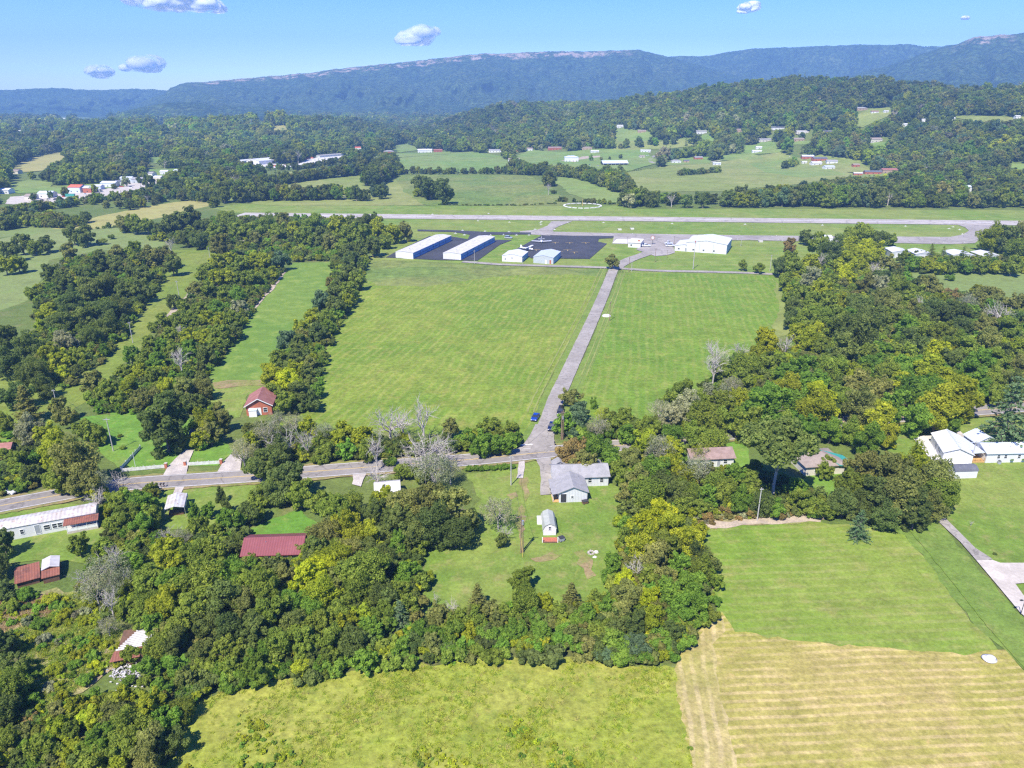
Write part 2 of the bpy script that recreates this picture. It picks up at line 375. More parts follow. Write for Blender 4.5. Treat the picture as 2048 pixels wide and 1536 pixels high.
# ---------------------------------------------------------------- fields (photo-pixel outlines)
F = 'field'
patch(F, [(-700, 700), (-60, 640), (60, 600), (100, 520), (200, 500), (330, 500), (330, 480), (230, 455), (100, 455), (0, 478), (-500, 560)], M['grey_green'], "grey-green pasture at the far left beyond the dark grove", 1)
patch(F, [(-60, 445), (70, 440), (130, 455), (100, 462), (0, 475), (-200, 500)], M['grey_green'], "thin pasture strip left of the ripe crop field")
patch(F, [(105, 458), (200, 432), (300, 412), (350, 404), (400, 400), (440, 408), (380, 420), (345, 430), (300, 440), (230, 452), (170, 460)], M['tan'], "yellow ripe crop field beyond the left pastures", 1)
patch(F, [(330, 500), (340, 500), (430, 498), (432, 520), (400, 560), (350, 620), (300, 670), (240, 740), (180, 800), (100, 850), (20, 900), (-150, 960), (-300, 900), (-100, 760), (60, 700), (150, 720), (260, 640), (300, 570)], M['strip2'], "wide grass strip between the dark grove and the brushy strip", .8)
patch(F, [(588, 526), (668, 524), (672, 545), (650, 600), (628, 640), (600, 670), (575, 700), (550, 740), (548, 765), (470, 770), (415, 765), (420, 735), (460, 690), (478, 660), (500, 630), (545, 570), (570, 545)], M['strip'], "smooth bright grass strip leading up between two tree lines", .5)
patch(F, [(733, 519), (1000, 532), (1206, 538), (1198, 560), (1160, 640), (1120, 720), (1085, 790), (1060, 850), (1040, 880), (900, 870), (700, 860), (560, 850), (600, 800), (630, 745), (650, 700), (690, 620), (725, 560)], M['big'], "large green hay field left of the straight access road", .5)
patch(F, [(733, 519), (1000, 532), (1204, 538), (1198, 552), (1100, 548), (1010, 552), (930, 562), (850, 575), (760, 570), (728, 560)], M['rough_field'], "rougher weedy band at the top of the large hay field", 2.0)
patch(F, [(1246, 546), (1400, 545), (1556, 552), (1568, 580), (1574, 620), (1580, 665), (1500, 700), (1440, 740), (1380, 800), (1300, 850), (1150, 860), (1140, 820), (1160, 760), (1185, 700), (1215, 630)], M['bigr'], "green hay field right of the straight access road", .5)
patch(F, [(1545, 556), (1566, 575), (1574, 620), (1580, 665), (1540, 680), (1552, 640), (1556, 600)], M['far_field'], "pale dry edge of the right hay field beside the wood", 1.2)
patch(F, [(1120, 860), (1145, 820), (1185, 730), (1222, 640), (1246, 560), (1252, 546), (1238, 546), (1200, 640), (1165, 720), (1118, 800), (1110, 850)], M['verge'], "mown verge along the right side of the access road", .4)
patch(F, [(1040, 880), (1060, 850), (1085, 790), (1120, 720), (1160, 640), (1198, 560), (1206, 538), (1214, 538), (1206, 565), (1172, 650), (1135, 730), (1105, 800), (1080, 850), (1058, 882)], M['verge'], "mown verge along the left side of the access road", .4)
patch(F, [(760, 410), (840, 412), (1240, 411), (1260, 418), (1600, 418), (2500, 424), (2500, 560), (2048, 560), (1800, 545), (1560, 560), (1540, 552), (1400, 548), (1250, 545), (1240, 536), (1000, 531), (735, 519), (760, 480), (770, 470), (640, 440), (460, 425), (420, 415), (480, 408)], M['airfield'], "mown airfield grass around the runway and hangars", .6)
patch(F, [(1800, 545), (1850, 545), (2048, 545), (2500, 548), (2700, 640), (2048, 612), (1990, 600), (1900, 590), (1840, 575), (1800, 560)], M['grey_green'], "light green field on the right beyond the wood", 1)
patch(F, [(300, 1700), (330, 1536), (350, 1440), (420, 1390), (560, 1360), (900, 1325), (1080, 1310), (1250, 1330), (1350, 1338), (1362, 1400), (1378, 1480), (1390, 1536), (1400, 1700)], M['meadow'], "tall yellow-green meadow along the bottom", .8)
patch(F, [(1405, 1055), (1500, 1046), (1620, 1045), (1760, 1055), (1810, 1070), (1850, 1120), (1900, 1190), (1960, 1260), (2020, 1320), (1925, 1330), (1800, 1320), (1600, 1305), (1440, 1280), (1430, 1235), (1425, 1170), (1410, 1110)], M['pasture'], "pale green grass field on the right above the cut hay", .5)
patch(F, [(1350, 1342), (1365, 1300), (1400, 1265), (1440, 1225), (1470, 1262), (1600, 1285), (1800, 1300), (1925, 1308), (2010, 1300), (2100, 1400), (2260, 1650), (1400, 1700), (1390, 1536), (1372, 1460), (1358, 1400)], M['mown'], "freshly cut tan hay field at the lower right", .5)
patch(F, [(1354, 1342), (1368, 1300), (1402, 1265), (1440, 1232), (1450, 1262), (1430, 1290), (1430, 1330), (1450, 1420), (1475, 1536), (1490, 1650), (1405, 1690), (1392, 1536), (1374, 1460), (1360, 1400)], M['mown_edge'], "curved headland swaths along the left edge of the cut hay field", .5)
patch(F, [(1760, 1055), (1815, 1050), (1870, 1038), (1885, 1045), (1905, 1080), (1950, 1130), (2000, 1185), (2050, 1240), (2300, 1500), (2400, 1650), (2270, 1650), (2100, 1400), (2010, 1302), (1962, 1262), (1902, 1192), (1852, 1122), (1812, 1072)], M['verge'], "darker mown band along the left of the paved drive", .4)
L_ = 'lawn'
patch(L_, [(1880, 930), (1960, 925), (2300, 925), (2500, 1200), (2300, 1320), (2060, 1215), (1975, 1130), (1925, 1080), (1890, 1040), (1870, 990)], M['lawn'], "lawn in front of the white house on the right", .4)
patch(L_, [(1770, 850), (1830, 838), (2000, 835), (2200, 830), (2300, 925), (1960, 930), (1820, 930), (1770, 900)], M['lawn'], "lawn behind the white metal garage", .4)
patch(L_, [(830, 1110), (900, 1070), (960, 1000), (935, 950), (1020, 930), (1045, 920), (1100, 925), (1240, 975), (1248, 1050), (1235, 1100), (1240, 1160), (1215, 1210), (1100, 1240), (900, 1245), (820, 1225), (850, 1170), (850, 1130)], M['lawn'], "lawn around the grey-roofed house and the small barn shed", .5)
patch(L_, [(255, 930), (275, 893), (215, 830), (160, 835), (190, 900), (235, 935), (300, 935), (435, 932), (470, 900), (400, 845), (330, 820), (215, 815)], M['lawn2'], "bright lawn behind the white roadside fence", .4)
patch(L_, [(430, 760), (480, 760), (548, 763), (540, 785), (495, 790), (480, 835), (420, 840), (415, 800)], M['lawn'], "lawn beside the brick house", .4)
patch(L_, [(-100, 880), (20, 880), (60, 870), (90, 850), (20, 930), (-100, 960)], M['lawn2'], "small lawn at the far left edge", .3)
patch(L_, [(270, 1010), (300, 985), (420, 970), (520, 965), (600, 965), (640, 985), (500, 1010), (490, 1075), (440, 1065), (330, 1060), (290, 1040)], M['lawn'], "lawn around the rusty carport", .5)
patch(L_, [(490, 1060), (530, 1045), (600, 1020), (640, 1050), (610, 1075), (520, 1078)], M['lawn2'], "lawn behind the red-roofed house", .5)
patch(L_, [(-120, 1090), (0, 1030), (60, 1010), (190, 1010), (230, 1060), (230, 1100), (180, 1130), (120, 1120), (0, 1130), (-100, 1150)], M['lawn'], "lawn around the long mobile home", .5)
patch(L_, [(1400, 900), (1480, 880), (1500, 900), (1500, 960), (1440, 990), (1420, 975), (1470, 940)], M['lawn2'], "lawn beside the brown-roofed cottage", .4)
patch(L_, [(1610, 940), (1640, 930), (1730, 945), (1720, 1000), (1660, 1010), (1600, 990)], M['lawn2'], "lawn in front of the house with the green porch roof", .4)
patch('ground_scrub', [(-100, 1180), (40, 1200), (110, 1180), (160, 1180), (250, 1260), (240, 1330), (130, 1400), (60, 1500), (-50, 1700), (-300, 1500)], M['brush'], "brown and green scrubby clearing at the lower left", 1)
patch('ground_scrub', [(1385, 1040), (1400, 1015), (1500, 1005), (1640, 1000), (1650, 1040), (1600, 1047), (1450, 1055), (1395, 1060)], M['brush'], "dry tan brush below the big spreading tree", .6)
patch('dirt_path', [(1392, 1058), (1420, 1045), (1500, 1040), (1600, 1030), (1645, 1035), (1640, 1044), (1560, 1048), (1470, 1053), (1410, 1062)], M['dirt'], "bare dirt track along the top edge of the grass field", .5)
patch('dirt_path', [(538, 1000), (1000, 1000), (545, 1005)], M['dirt'], "x") if False else None
for q in [[(1032, 1020), (1046, 1000), (1052, 1040), (1044, 1080), (1036, 1075)], [(1060, 1118), (1100, 1108), (1130, 1112), (1110, 1122), (1070, 1126)], [(1150, 1108), (1168, 1100), (1180, 1112), (1190, 1150), (1170, 1160)], [(1015, 992), (1030, 985), (1034, 992), (1022, 1000)], [(1040, 958), (1055, 955), (1060, 990), (1048, 1005)]]:
    patch('lawn_wear', q, M['clay'], "worn reddish patch in the lawn of the grey-roofed house", .6)
patch('dirt_path', [(1050, 1083), (1080, 1076), (1084, 1084), (1100, 1082), (1116, 1070), (1128, 1086), (1118, 1096), (1090, 1094), (1060, 1094)], M['clay'], "worn ground around the barn shed", .4) if False else None
patch('dirt_path', [(552, 553), (566, 540), (572, 545), (550, 575), (525, 600), (500, 630), (485, 650), (478, 668), (466, 680), (460, 672), (480, 645), (505, 612), (530, 580)], M['dirt'], "bare dirt edge along the smooth grass strip", .6)
patch('dirt_path', [(372, 590), (390, 572), (394, 580), (375, 600), (352, 622), (340, 640), (322, 655), (310, 662), (330, 635)], M['dirt'], "bare dirt bank beside the brushy strip", .8)
patch('dirt_path', [(425, 765), (455, 762), (500, 760), (545, 762), (544, 770), (500, 772), (470, 775), (430, 778)], M['clay'], "worn cross path below the smooth grass strip", .8)
# far fields
FF = [([(800, 350), (900, 347), (1060, 352), (1110, 380), (1130, 400), (1150, 410), (1000, 411), (860, 412), (800, 400), (780, 375)], 'rough_field', "rough pasture beyond the runway"),
      ([(430, 396), (520, 374), (640, 360), (720, 352), (790, 356), (810, 385), (850, 411), (690, 412), (560, 412), (430, 402)], 'far_field', "sunlit pasture beyond the left end of the runway"),
      ([(480, 362), (600, 342), (700, 331), (752, 327), (755, 334), (640, 350), (520, 366)], 'far_field', "narrow field in front of the far warehouse"),
      ([(790, 340), (785, 322), (830, 308), (940, 304), (1000, 312), (1022, 328), (1015, 345), (900, 345)], 'far_green', "smooth pasture below the far white farmhouse"),
      ([(782, 303), (785, 292), (840, 284), (842, 300), (800, 306)], 'far_green', "small hill pasture beside the far farmhouse"),
      ([(1100, 356), (1150, 353), (1200, 368), (1242, 384), (1245, 405), (1190, 406), (1140, 388)], 'far_green', "bright green field behind the windsock circle"),
      ([(1020, 318), (1060, 300), (1120, 305), (1200, 298), (1290, 300), (1320, 325), (1250, 345), (1150, 338), (1060, 345)], 'far_green', "farmyard fields around the open barn"),
      ([(1240, 355), (1260, 345), (1350, 330), (1430, 325), (1500, 314), (1560, 305), (1600, 318), (1660, 335), (1720, 352), (1600, 368), (1450, 382), (1320, 384), (1250, 378)], 'far_field', "wide pasture below the hillside houses"),
      ([(1500, 328), (1560, 322), (1640, 334), (1700, 350), (1600, 356), (1530, 345)], 'far_green', "brighter green part of the wide hillside pasture"),
      ([(1440, 312), (1500, 306), (1530, 318), (1440, 322)], 'far_green', "small paddock between the hillside houses"),
      ([(1225, 300), (1225, 280), (1290, 272), (1320, 285), (1390, 275), (1390, 292), (1320, 300)], 'far_field', "lawns on the slope above the open barn"),
      ([(1700, 250), (1712, 232), (1740, 218), (1782, 216), (1780, 232), (1750, 245), (1725, 256)], 'far_field', "clearing high on the wooded hill"),
      ([(20, 335), (50, 320), (110, 306), (152, 306), (130, 325), (90, 342), (50, 345)], 'tan', "tan field among trees at the far left"),
      ([(288, 324), (300, 316), (330, 314), (322, 328)], 'far_green', "small green field among trees on the left"),
      ([(540, 262), (550, 252), (590, 254), (572, 262)], 'tan', "dry clearing on the low wooded ridge"),
      ([(10, 372), (60, 360), (110, 366), (90, 385), (20, 388)], 'far_green', "green lots beside the trading estate"),
      ([(2000, 330), (2300, 330), (2300, 345), (2010, 342)], 'far_green', "small field at the right edge of the hill wood"),
      ([(1900, 235), (1940, 232), (2060, 236), (2060, 244), (1950, 246)], 'far_field', "hilltop clearing at the right edge"),
      ([(1600, 325), (1640, 310), (1720, 322), (1750, 345), (1680, 345)], 'far_field', "yards around the hillside houses")]
FARPOLY = []
for p, m_, l_ in FF:
    patch(F, p, M[m_], l_, 1.5); FARPOLY.append(p)
LOTS = [([(10, 408), (20, 394), (100, 388), (190, 378), (250, 366), (290, 352), (345, 345), (362, 352), (300, 372), (250, 386), (150, 404), (60, 412)], 'concrete', "pale parking lots of the trading estate"),
        ([(490, 330), (520, 326), (590, 332), (620, 318), (680, 309), (690, 314), (640, 326), (560, 338)], 'pale_concrete', "white gravel yard around the far warehouse"),
        ([(1120, 322), (1150, 319), (1165, 314), (1200, 312), (1200, 315), (1160, 320), (1150, 325)], 'dirt', "pale farm drive by the white farm building")]
for p, m_, l_ in LOTS:
    patch('parking_lot', p, M[m_], l_, .8); FARPOLY.append(p)
FARPOLY.append([(640, 440), (460, 425), (420, 413), (480, 408), (1240, 411), (1260, 417), (1600, 416), (2600, 420), (2600, 900), (-900, 900), (-900, 460), (0, 470), (100, 455), (200, 432), (350, 404), (440, 405)])
# ---------------------------------------------------------------- roads and pavements
def xy(*p): return G(*p).xy
main_cl = resample(catmull([xy(*p) for p in [(-420, 1100), (-120, 1038), (0, 1014), (80, 999), (180, 981), (264, 969.5), (360, 963), (469, 956), (560, 950), (632, 944.5), (780, 933), (939, 921), (1027, 912.5), (1104, 905), (1234, 893), (1350, 882), (1463, 869.5), (1580, 857), (1686, 845), (1800, 836), (1900, 828), (1972, 821), (2200, 806), (2600, 780)]], 6), 2.0)
mr = ribbon('main_road', main_cl, 6.6, M['asphalt'], "two-lane asphalt country road crossing from left to right", lift=.30, jit=.05)
for s in (-1, 1): ribbon('edge_line', main_cl, .14, M['white_line'], off=3.0 * s, lift=.305, parent=mr)
for s in (-1, 1): ribbon('centre_line', main_cl, .12, M['yellow_line'], off=.13 * s, lift=.305, parent=mr)
ribbon('road_shoulder', main_cl, 8.6, M['clay'], "gravelly grass shoulder under the country road", lift=.27, jit=.4)
side_cl = resample(catmull([xy(*p) for p in [(1079, 905), (1086, 872), (1098, 840), (1112, 800), (1137, 745), (1159, 697), (1187, 636), (1209, 585), (1222, 552), (1229, 536)]], 6), 2.0)
sr = ribbon('access_road', side_cl, 5.1, M['side_asphalt'], "straight pale access road running up to the airfield", lift=.31, jit=.08)
for off in (-5.2, -7.0): ribbon('wheel_track', [p for p in side_cl[14:]], .5, M['far_field'], "worn wheel track along the left verge of the access road", off=off, lift=.12, jit=.12)
for off in (4.6, 6.3): ribbon('wheel_track', [p for p in side_cl[30:]], .45, M['far_field'], "worn wheel track along the right verge of the access road", off=off, lift=.12, jit=.12)
trk_ = resample(catmull([xy(*p) for p in [(1815, 1056), (1860, 1110), (1905, 1165), (1960, 1235), (2010, 1292), (2080, 1370)]], 6), 2)
ribbon('wheel_track', trk_, .4, M['lawn'], "faint pale wheel track along the edge of the grass field", lift=.2, jit=.15)
patch('access_road_mouth', [(1020, 906), (1045, 893), (1060, 872), (1071, 850), (1110, 850), (1108, 880), (1112, 896), (1108, 900)], M['side_asphalt'], "flared junction where the access road meets the country road", 0, lift=.302)
sl = MB(); a = G(1039, 892.5); b = G(1065, 890.5); d = (b - a).normalized(); nn = Vector((-d.y, d.x, 0)) * .25
sl.add([a - nn, b - nn, b + nn, a + nn], [(0, 1, 2, 3)]); so = sl.build('stop_line', M['white_line'], sr); so.location.z = .33
ap_cl = resample(catmull([xy(*p) for p in [(925, 524), (960, 526.5), (1000, 529.5), (1060, 531.5), (1130, 533.5), (1225, 536.5), (1300, 541.5), (1400, 544), (1480, 546), (1545, 549)]], 5), 3)
ribbon('airport_lane', ap_cl, 4.6, M['side_asphalt'], "narrow lane crossing in front of the hangars", lift=.29, jit=.1)
ent = resample(catmull([xy(*p) for p in [(1229, 538), (1240, 530), (1262, 519), (1285, 511), (1300, 505)]], 5), 2)
ribbon('airport_drive', ent, 7.5, M['side_asphalt'], "curving drive up to the airport terminal lot", lift=.325)
run_a, run_b = G(478, 430), G(2300, 449.5)
rcl = resample([run_a.xy, run_b.xy], 10)
dw = abs(G(1000, 434.2).y - G(1000, 443.2).y)
rw = ribbon('runway', rcl, dw, M['runway'], "long pale grey runway with white centre dashes", lift=.31)
ribbon('centre_dash', resample(rcl, 2.0), .9, M['white_line'], lift=.315, parent=rw, dash=(36, 24))
TX = 'taxiway'
patch(TX, [(1040, 463), (1075, 460), (1095, 452), (1103, 443), (1145, 443), (1120, 452), (1105, 460), (1108, 466), (1100, 472), (1040, 468)], M['taxi'], "taxiway linking the runway to the hangar apron", 0)
patch(TX, [(1062, 466), (1108, 464), (1250, 467.5), (1500, 471.5), (1900, 474.5), (1925, 470), (1938, 462), (1930, 455), (1912, 449), (2000, 448), (1975, 460), (1962, 475), (1950, 487), (1900, 489), (1500, 481), (1360, 482), (1350, 492), (1225, 486), (1228, 474), (1100, 471)], M['taxi'], "parallel taxiway looping round to the runway on the right", 0)
patch(TX, [(835, 459.5), (905, 461), (975, 464.5), (1062, 465.5), (1062, 469.5), (980, 470), (965, 475), (948, 483), (935, 480), (940, 470), (905, 464.5), (835, 463)], M['fresh'], "fresh black taxiway behind the long hangars", 0)
patch('apron', [(1083, 471.5), (1227, 472.5), (1226, 477), (1198, 478), (1196, 484), (1214, 488), (1179, 518.5), (1062, 517), (1030, 500)], M['fresh'], "black asphalt apron with tie-down marks", 0)
patch('apron', [(771, 515.5), (800, 500), (858, 473), (905, 474), (935, 479), (1024, 481), (1000, 490), (955, 522), (880, 521)], M['fresh'], "black asphalt around the two long hangars", 0)
patch('parking_lot', [(1296, 508), (1272, 500), (1288, 487), (1310, 488), (1345, 488), (1350, 506), (1335, 511), (1310, 513)], M['taxi'], "worn asphalt lot between the terminal and the white hangar", 0)
patch('apron', [(1224, 487.5), (1233, 479), (1287, 480), (1284, 489)], M['pale_concrete'], "pale concrete slab behind the terminal", 0)
patch('concrete_pad', [(1822, 873.5), (1904, 872.5), (1942, 915), (1942, 932), (1870, 932)], M['pale_concrete'], "white concrete pad beside the metal garage", 0)
patch('driveway', [(1898, 862), (1912, 858), (1930, 872), (1942, 892), (1930, 900), (1908, 876)], M['gravel'], "brown gravel drive down to the white house", .2)
patch('driveway', [(1874, 1043), (1890, 1038), (1914, 1062), (1950, 1098), (1984, 1120), (1968, 1124), (1952, 1123), (1920, 1086)], M['side_asphalt'], "grey paved drive curving down the right side", 0)
patch('driveway', [(1952, 1123), (1984, 1122), (2000, 1128), (2120, 1128), (2140, 1160), (2030, 1170), (2055, 1205), (2060, 1245), (2040, 1228), (2000, 1180)], M['concrete'], "pale concrete forecourt at the right edge", 0)
patch('driveway', [(324, 957), (336, 935), (350, 920), (372, 900), (388, 902), (378, 925), (372, 955)], M['gravel'], "concrete drive through the white fence", 0, lift=.28)
patch('driveway', [(433, 949), (445, 928), (462, 910), (485, 912), (480, 947)], M['gravel'], "second concrete drive right of the fence", 0, lift=.28)
patch('driveway', [(340, 968), (388, 966), (370, 975), (362, 990), (345, 992), (350, 978)], M['gravel'], "gravel drive down to the rusty carport", .2, lift=.28)
patch('driveway', [(707, 946), (735, 944), (728, 960), (722, 975), (705, 970)], M['gravel'], "short gravel drive beside the dead trunk", .2, lift=.28)
patch('driveway', [(1037, 925), (1049, 923), (1049, 936), (1046, 958), (1032, 958), (1036, 940)], M['gravel'], "short gravel track by the utility pole", .2, lift=.28)
patch('driveway', [(1072, 919), (1102, 916), (1106, 945), (1109, 990), (1080, 992), (1082, 960), (1078, 935)], M['side_asphalt'], "cracked drive beside the grey-roofed house", .2, lift=.28)
patch('driveway', [(1590, 985), (1655, 985), (1650, 992), (1600, 992)], M['concrete'], "x", 0) if False else None
trk = resample(catmull([xy(*p) for p in [(1320, 330), (1303, 325), (1301, 318), (1310, 312)]], 6), 6)
ribbon('farm_lane', trk, 6, M['side_asphalt'], "curving lane by the hillside pasture", lift=.2)
trk = resample(catmull([xy(*p) for p in [(1350, 333), (1380, 330), (1440, 322), (1500, 317), (1580, 314)]], 6), 6)
ribbon('farm_lane', trk, 4, M['gravel'], "thin gravel lane across the hillside pasture", lift=.2)
# tie-down T marks painted on the apron
tm = MB()
for px, py in [(1110, 485.5), (1139, 486), (1171, 486), (1072, 500), (1103, 500), (1118, 503.5), (1135, 500.5), (1148, 505)]:
    c = G(px, py)
    tm.box(c.x - 2.6, c.x + 2.6, c.y - .14, c.y + .14, 0, .01); tm.box(c.x - .14, c.x + .14, c.y - 4, c.y - .15, 0, .01)
to = tm.build('tie_down_marks', M['yellow_line'], None); to.location.z = .31; tag(to, "yellow tie-down marks painted on the black apron", None, None, 'structure')
# segmented circle
cc = G(1165, 412); cr = (G(1202, 412) - cc).x; segs = MB()
for k in range(20):
    a0 = 2 * math.pi * k / 20; a1 = a0 + .24
    r0, r1 = cr - .7, cr + .7
    segs.hexa([(r0 * math.cos(a0), r0 * math.sin(a0), 0), (r1 * math.cos(a0), r1 * math.sin(a0), 0), (r1 * math.cos(a1), r1 * math.sin(a1), 0), (r0 * math.cos(a1), r0 * math.sin(a1), 0),
               (r0 * math.cos(a0), r0 * math.sin(a0), .5), (r1 * math.cos(a0), r1 * math.sin(a0), .5), (r1 * math.cos(a1), r1 * math.sin(a1), .5), (r0 * math.cos(a1), r0 * math.sin(a1), .5)])
se = empty('wind_circle', (cc.x, cc.y, .1), 0, "ring of white segments in the grass beyond the runway", 'ground marker')
segs.build('ring', M['white_line'], se); MB().tube((0, 0, 0), (0, 0, 6), .25, .12).build('pole', M['yellow_line'], se)
# ---------------------------------------------------------------- far mountains
def mountain_mat():
    m, nt, b, out = newmat("mountain_forest")
    pos = nt.nodes.new("ShaderNodeNewGeometry").outputs['Position']
    vo = nt.nodes.new("ShaderNodeTexVoronoi"); vo.inputs['Scale'].default_value = 1 / 24; nt.links.new(pos, vo.inputs['Vector'])
    c = mix(nt, ramp(nt, noise(nt, .0016, 6, .7, pos), .35, .65), (.045, .085, .026), (.085, .13, .04))
    c = mix(nt, ramp(nt, noise(nt, .006, 6, .8, pos), .45, .7), c, (.12, .155, .05))
    c = mix(nt, ramp(nt, noise(nt, .02, 5, .85, pos), .5, .62), c, (.025, .052, .022))
    fr = nt.nodes.new("ShaderNodeMapRange"); nt.links.new(vo.outputs['Distance'], fr.inputs[0]); fr.inputs[2].default_value = .7
    fr.inputs[3].default_value = 1.25; fr.inputs[4].default_value = .35
    cb = nt.nodes.new("ShaderNodeCombineColor")
    for i in range(3): nt.links.new(fr.outputs[0], cb.inputs[i])
    c = mix(nt, 1.0, c, cb.outputs[0], 'MULTIPLY')
    at = nt.nodes.new("ShaderNodeAttribute"); at.attribute_name = 'rock'
    rk = mth(nt, 'MULTIPLY', at.outputs['Fac'], ramp(nt, noise(nt, .013, 5, .8, pos), .46, .6))
    c = mix(nt, rk, c, mix(nt, noise(nt, .05, 4, .8, pos), (.26, .16, .11), (.6, .47, .36)))
    nt.links.new(c, b.inputs['Base Color']); b.inputs['Roughness'].default_value = 1; b.inputs['Specular IOR Level'].default_value = .05
    h = mth(nt, 'ADD', noise(nt, .045, 5, .7, pos), mth(nt, 'MULTIPLY', noise(nt, .004, 4, .6, pos), 6.0))
    bump(nt, b, h, .8, 12.0)
    return m
M['mountain'] = mountain_mat()
def vnoise(x, seed, n=256):
    r = np.random.RandomState(seed).rand(n); i = np.floor(x).astype(int); f = x - i; f = f * f * (3 - 2 * f)
    return r[i % n] * (1 - f) + r[(i + 1) % n] * f
def vn2(x, y, seed, n=128):
    r = np.random.RandomState(seed).rand(n, n); i = np.floor(x).astype(int); f = x - i; f = f * f * (3 - 2 * f); j = int(math.floor(y)); g = y - j; g = g * g * (3 - 2 * g)
    a = r[j % n][i % n] * (1 - f) + r[j % n][(i + 1) % n] * f; b = r[(j + 1) % n][i % n] * (1 - f) + r[(j + 1) % n][(i + 1) % n] * f; return a * (1 - g) + b * g
def mountain(name, label, tab, Dc, Db, seed, rock=None, back=900, cliff=.16, spur=1.0, extra=0):
    X = np.array([t[0] for t in tab], float); Y = np.array([t[1] for t in tab], float)
    pxs = np.arange(X[0], X[-1], 1.6); ys = np.interp(pxs, X, Y)
    ys = ys + (vnoise(pxs / 14, seed) - .5) * 2.0 + (vnoise(pxs / 4, seed + 1) - .5) * 1.1
    az = np.array([azpx(p) for p in pxs]); el = np.array([elev(p, q) for p, q in zip(pxs, ys)])
    zc = np.maximum(CH + Dc * np.tan(el), 2)
    tt = np.concatenate([np.linspace(0, .86, 60), np.linspace(.87, 1, 18)])
    rows = []; rk = []; spur *= .6
    s1 = (vnoise(pxs / 60, seed + 2) - .5) + .5 * (vnoise(pxs / 24, seed + 3) - .5) + .3 * (vnoise(pxs / 11, seed + 4) - .5)
    def s2(t): return s1 * .45 + .9 * (vn2(pxs / 46 + t * .9, t * 4.0, seed + 7) - .5) + .55 * (vn2(pxs / 20 - t * 1.6, t * 8.0, seed + 8) - .5) + .3 * (vn2(pxs / 9, t * 16.0, seed + 9) - .5)
    for t in tt:
        S = s2(min(t, .86)); D = Db + (Dc - Db) * t + S * 900 * spur * math.sin(math.pi * min(t * 1.05, 1)) * .75
        if t < .86: pr = (1 - cliff) * (.25 * (t / .86) + .75 * (t / .86) ** 1.9)
        else:
            u = (t - .86) / .14; pr = (1 - cliff) + cliff * (1 - (1 - u) ** 3)
            D = (Db + (Dc - Db) * .86 + S * 900 * spur * math.sin(math.pi * min(.86 * 1.05, 1)) * .75) * (1 - u) + Dc * u
        z = zc * pr + (vnoise(pxs / 18 + t * 9, seed + 5) - .5) * 26 * math.sin(math.pi * t)
        rows.append(np.stack([D * np.sin(az), D * np.cos(az), z - 2], -1))
        r = 0.0 if rock is None else 1.0 * (.87 < t < .95)
        rr = np.zeros(len(pxs)) + r
        if rock is not None: rr *= np.interp(pxs, [rock[0], rock[0] + 40, rock[1] - 40, rock[1]], [0, 1, 1, 0])
        rk.append(rr)
    for k in range(1, 14):
        u = k / 13; D = Dc + back * u; z = zc * (1 - smooth(np.array((u - .3) / .7))) - 2
        rows.append(np.stack([D * np.sin(az), D * np.cos(az), z + 0 * az], -1)); rk.append(np.zeros(len(pxs)))
    V = np.stack(rows); m_, n_ = V.shape[:2]
    i = np.arange(m_ - 1)[:, None]; j = np.arange(n_ - 1)[None, :]
    q = np.stack([i * n_ + j, i * n_ + j + 1, (i + 1) * n_ + j + 1, (i + 1) * n_ + j], -1).reshape(-1, 4)[:, ::-1]
    me = mesh_np(name, V.reshape(-1, 3), q.ravel(), 4, M['mountain'], True)
    fattr(me, 'rock', np.concatenate(rk)); return tag(link(name, me), label, None, None, 'structure')
mountain('mountain', "long blue forested plateau with a pale cliff band", [(120, 240), (200, 232), (260, 214), (300, 196), (330, 188), (345, 174), (380, 165), (450, 160), (540, 153), (600, 148), (700, 136), (800, 125), (900, 115), (960, 108), (1100, 104), (1200, 102), (1270, 100), (1310, 108), (1360, 122), (1420, 138), (1500, 158), (1570, 176), (1650, 200), (1720, 225), (1800, 240)], 5200, 3100, 3, rock=(380, 1270))
mountain('mountain', "low forested foothill in front of the long plateau", [(170, 245), (230, 228), (280, 213), (330, 205), (380, 203), (430, 210), (500, 211), (560, 216), (640, 226), (720, 236), (800, 244)], 3600, 2900, 11, back=500, cliff=.1, spur=.3)
mountain('mountain', "farthest hazy ridge at the left", [(-600, 186), (-300, 178), (0, 180), (60, 178), (110, 175), (180, 180), (260, 177), (330, 179), (420, 185), (560, 200)], 6300, 5000, 21, back=200)
mountain('mountain', "second blue plateau right of the cliffs", [(1240, 190), (1300, 118), (1340, 112), (1400, 112), (1450, 103), (1500, 98), (1600, 93), (1700, 90), (1800, 89), (1828, 94), (1870, 92), (1910, 88), (2000, 90), (2300, 95)], 5900, 4400, 31, back=500)
mountain('mountain', "nearer mountain rising to the right edge", [(1560, 215), (1640, 168), (1700, 150), (1780, 126), (1850, 100), (1895, 88), (1920, 76), (1950, 74), (2000, 70), (2048, 62), (2200, 56), (2500, 52)], 4600, 2700, 41, rock=(1880, 2010), spur=.7)
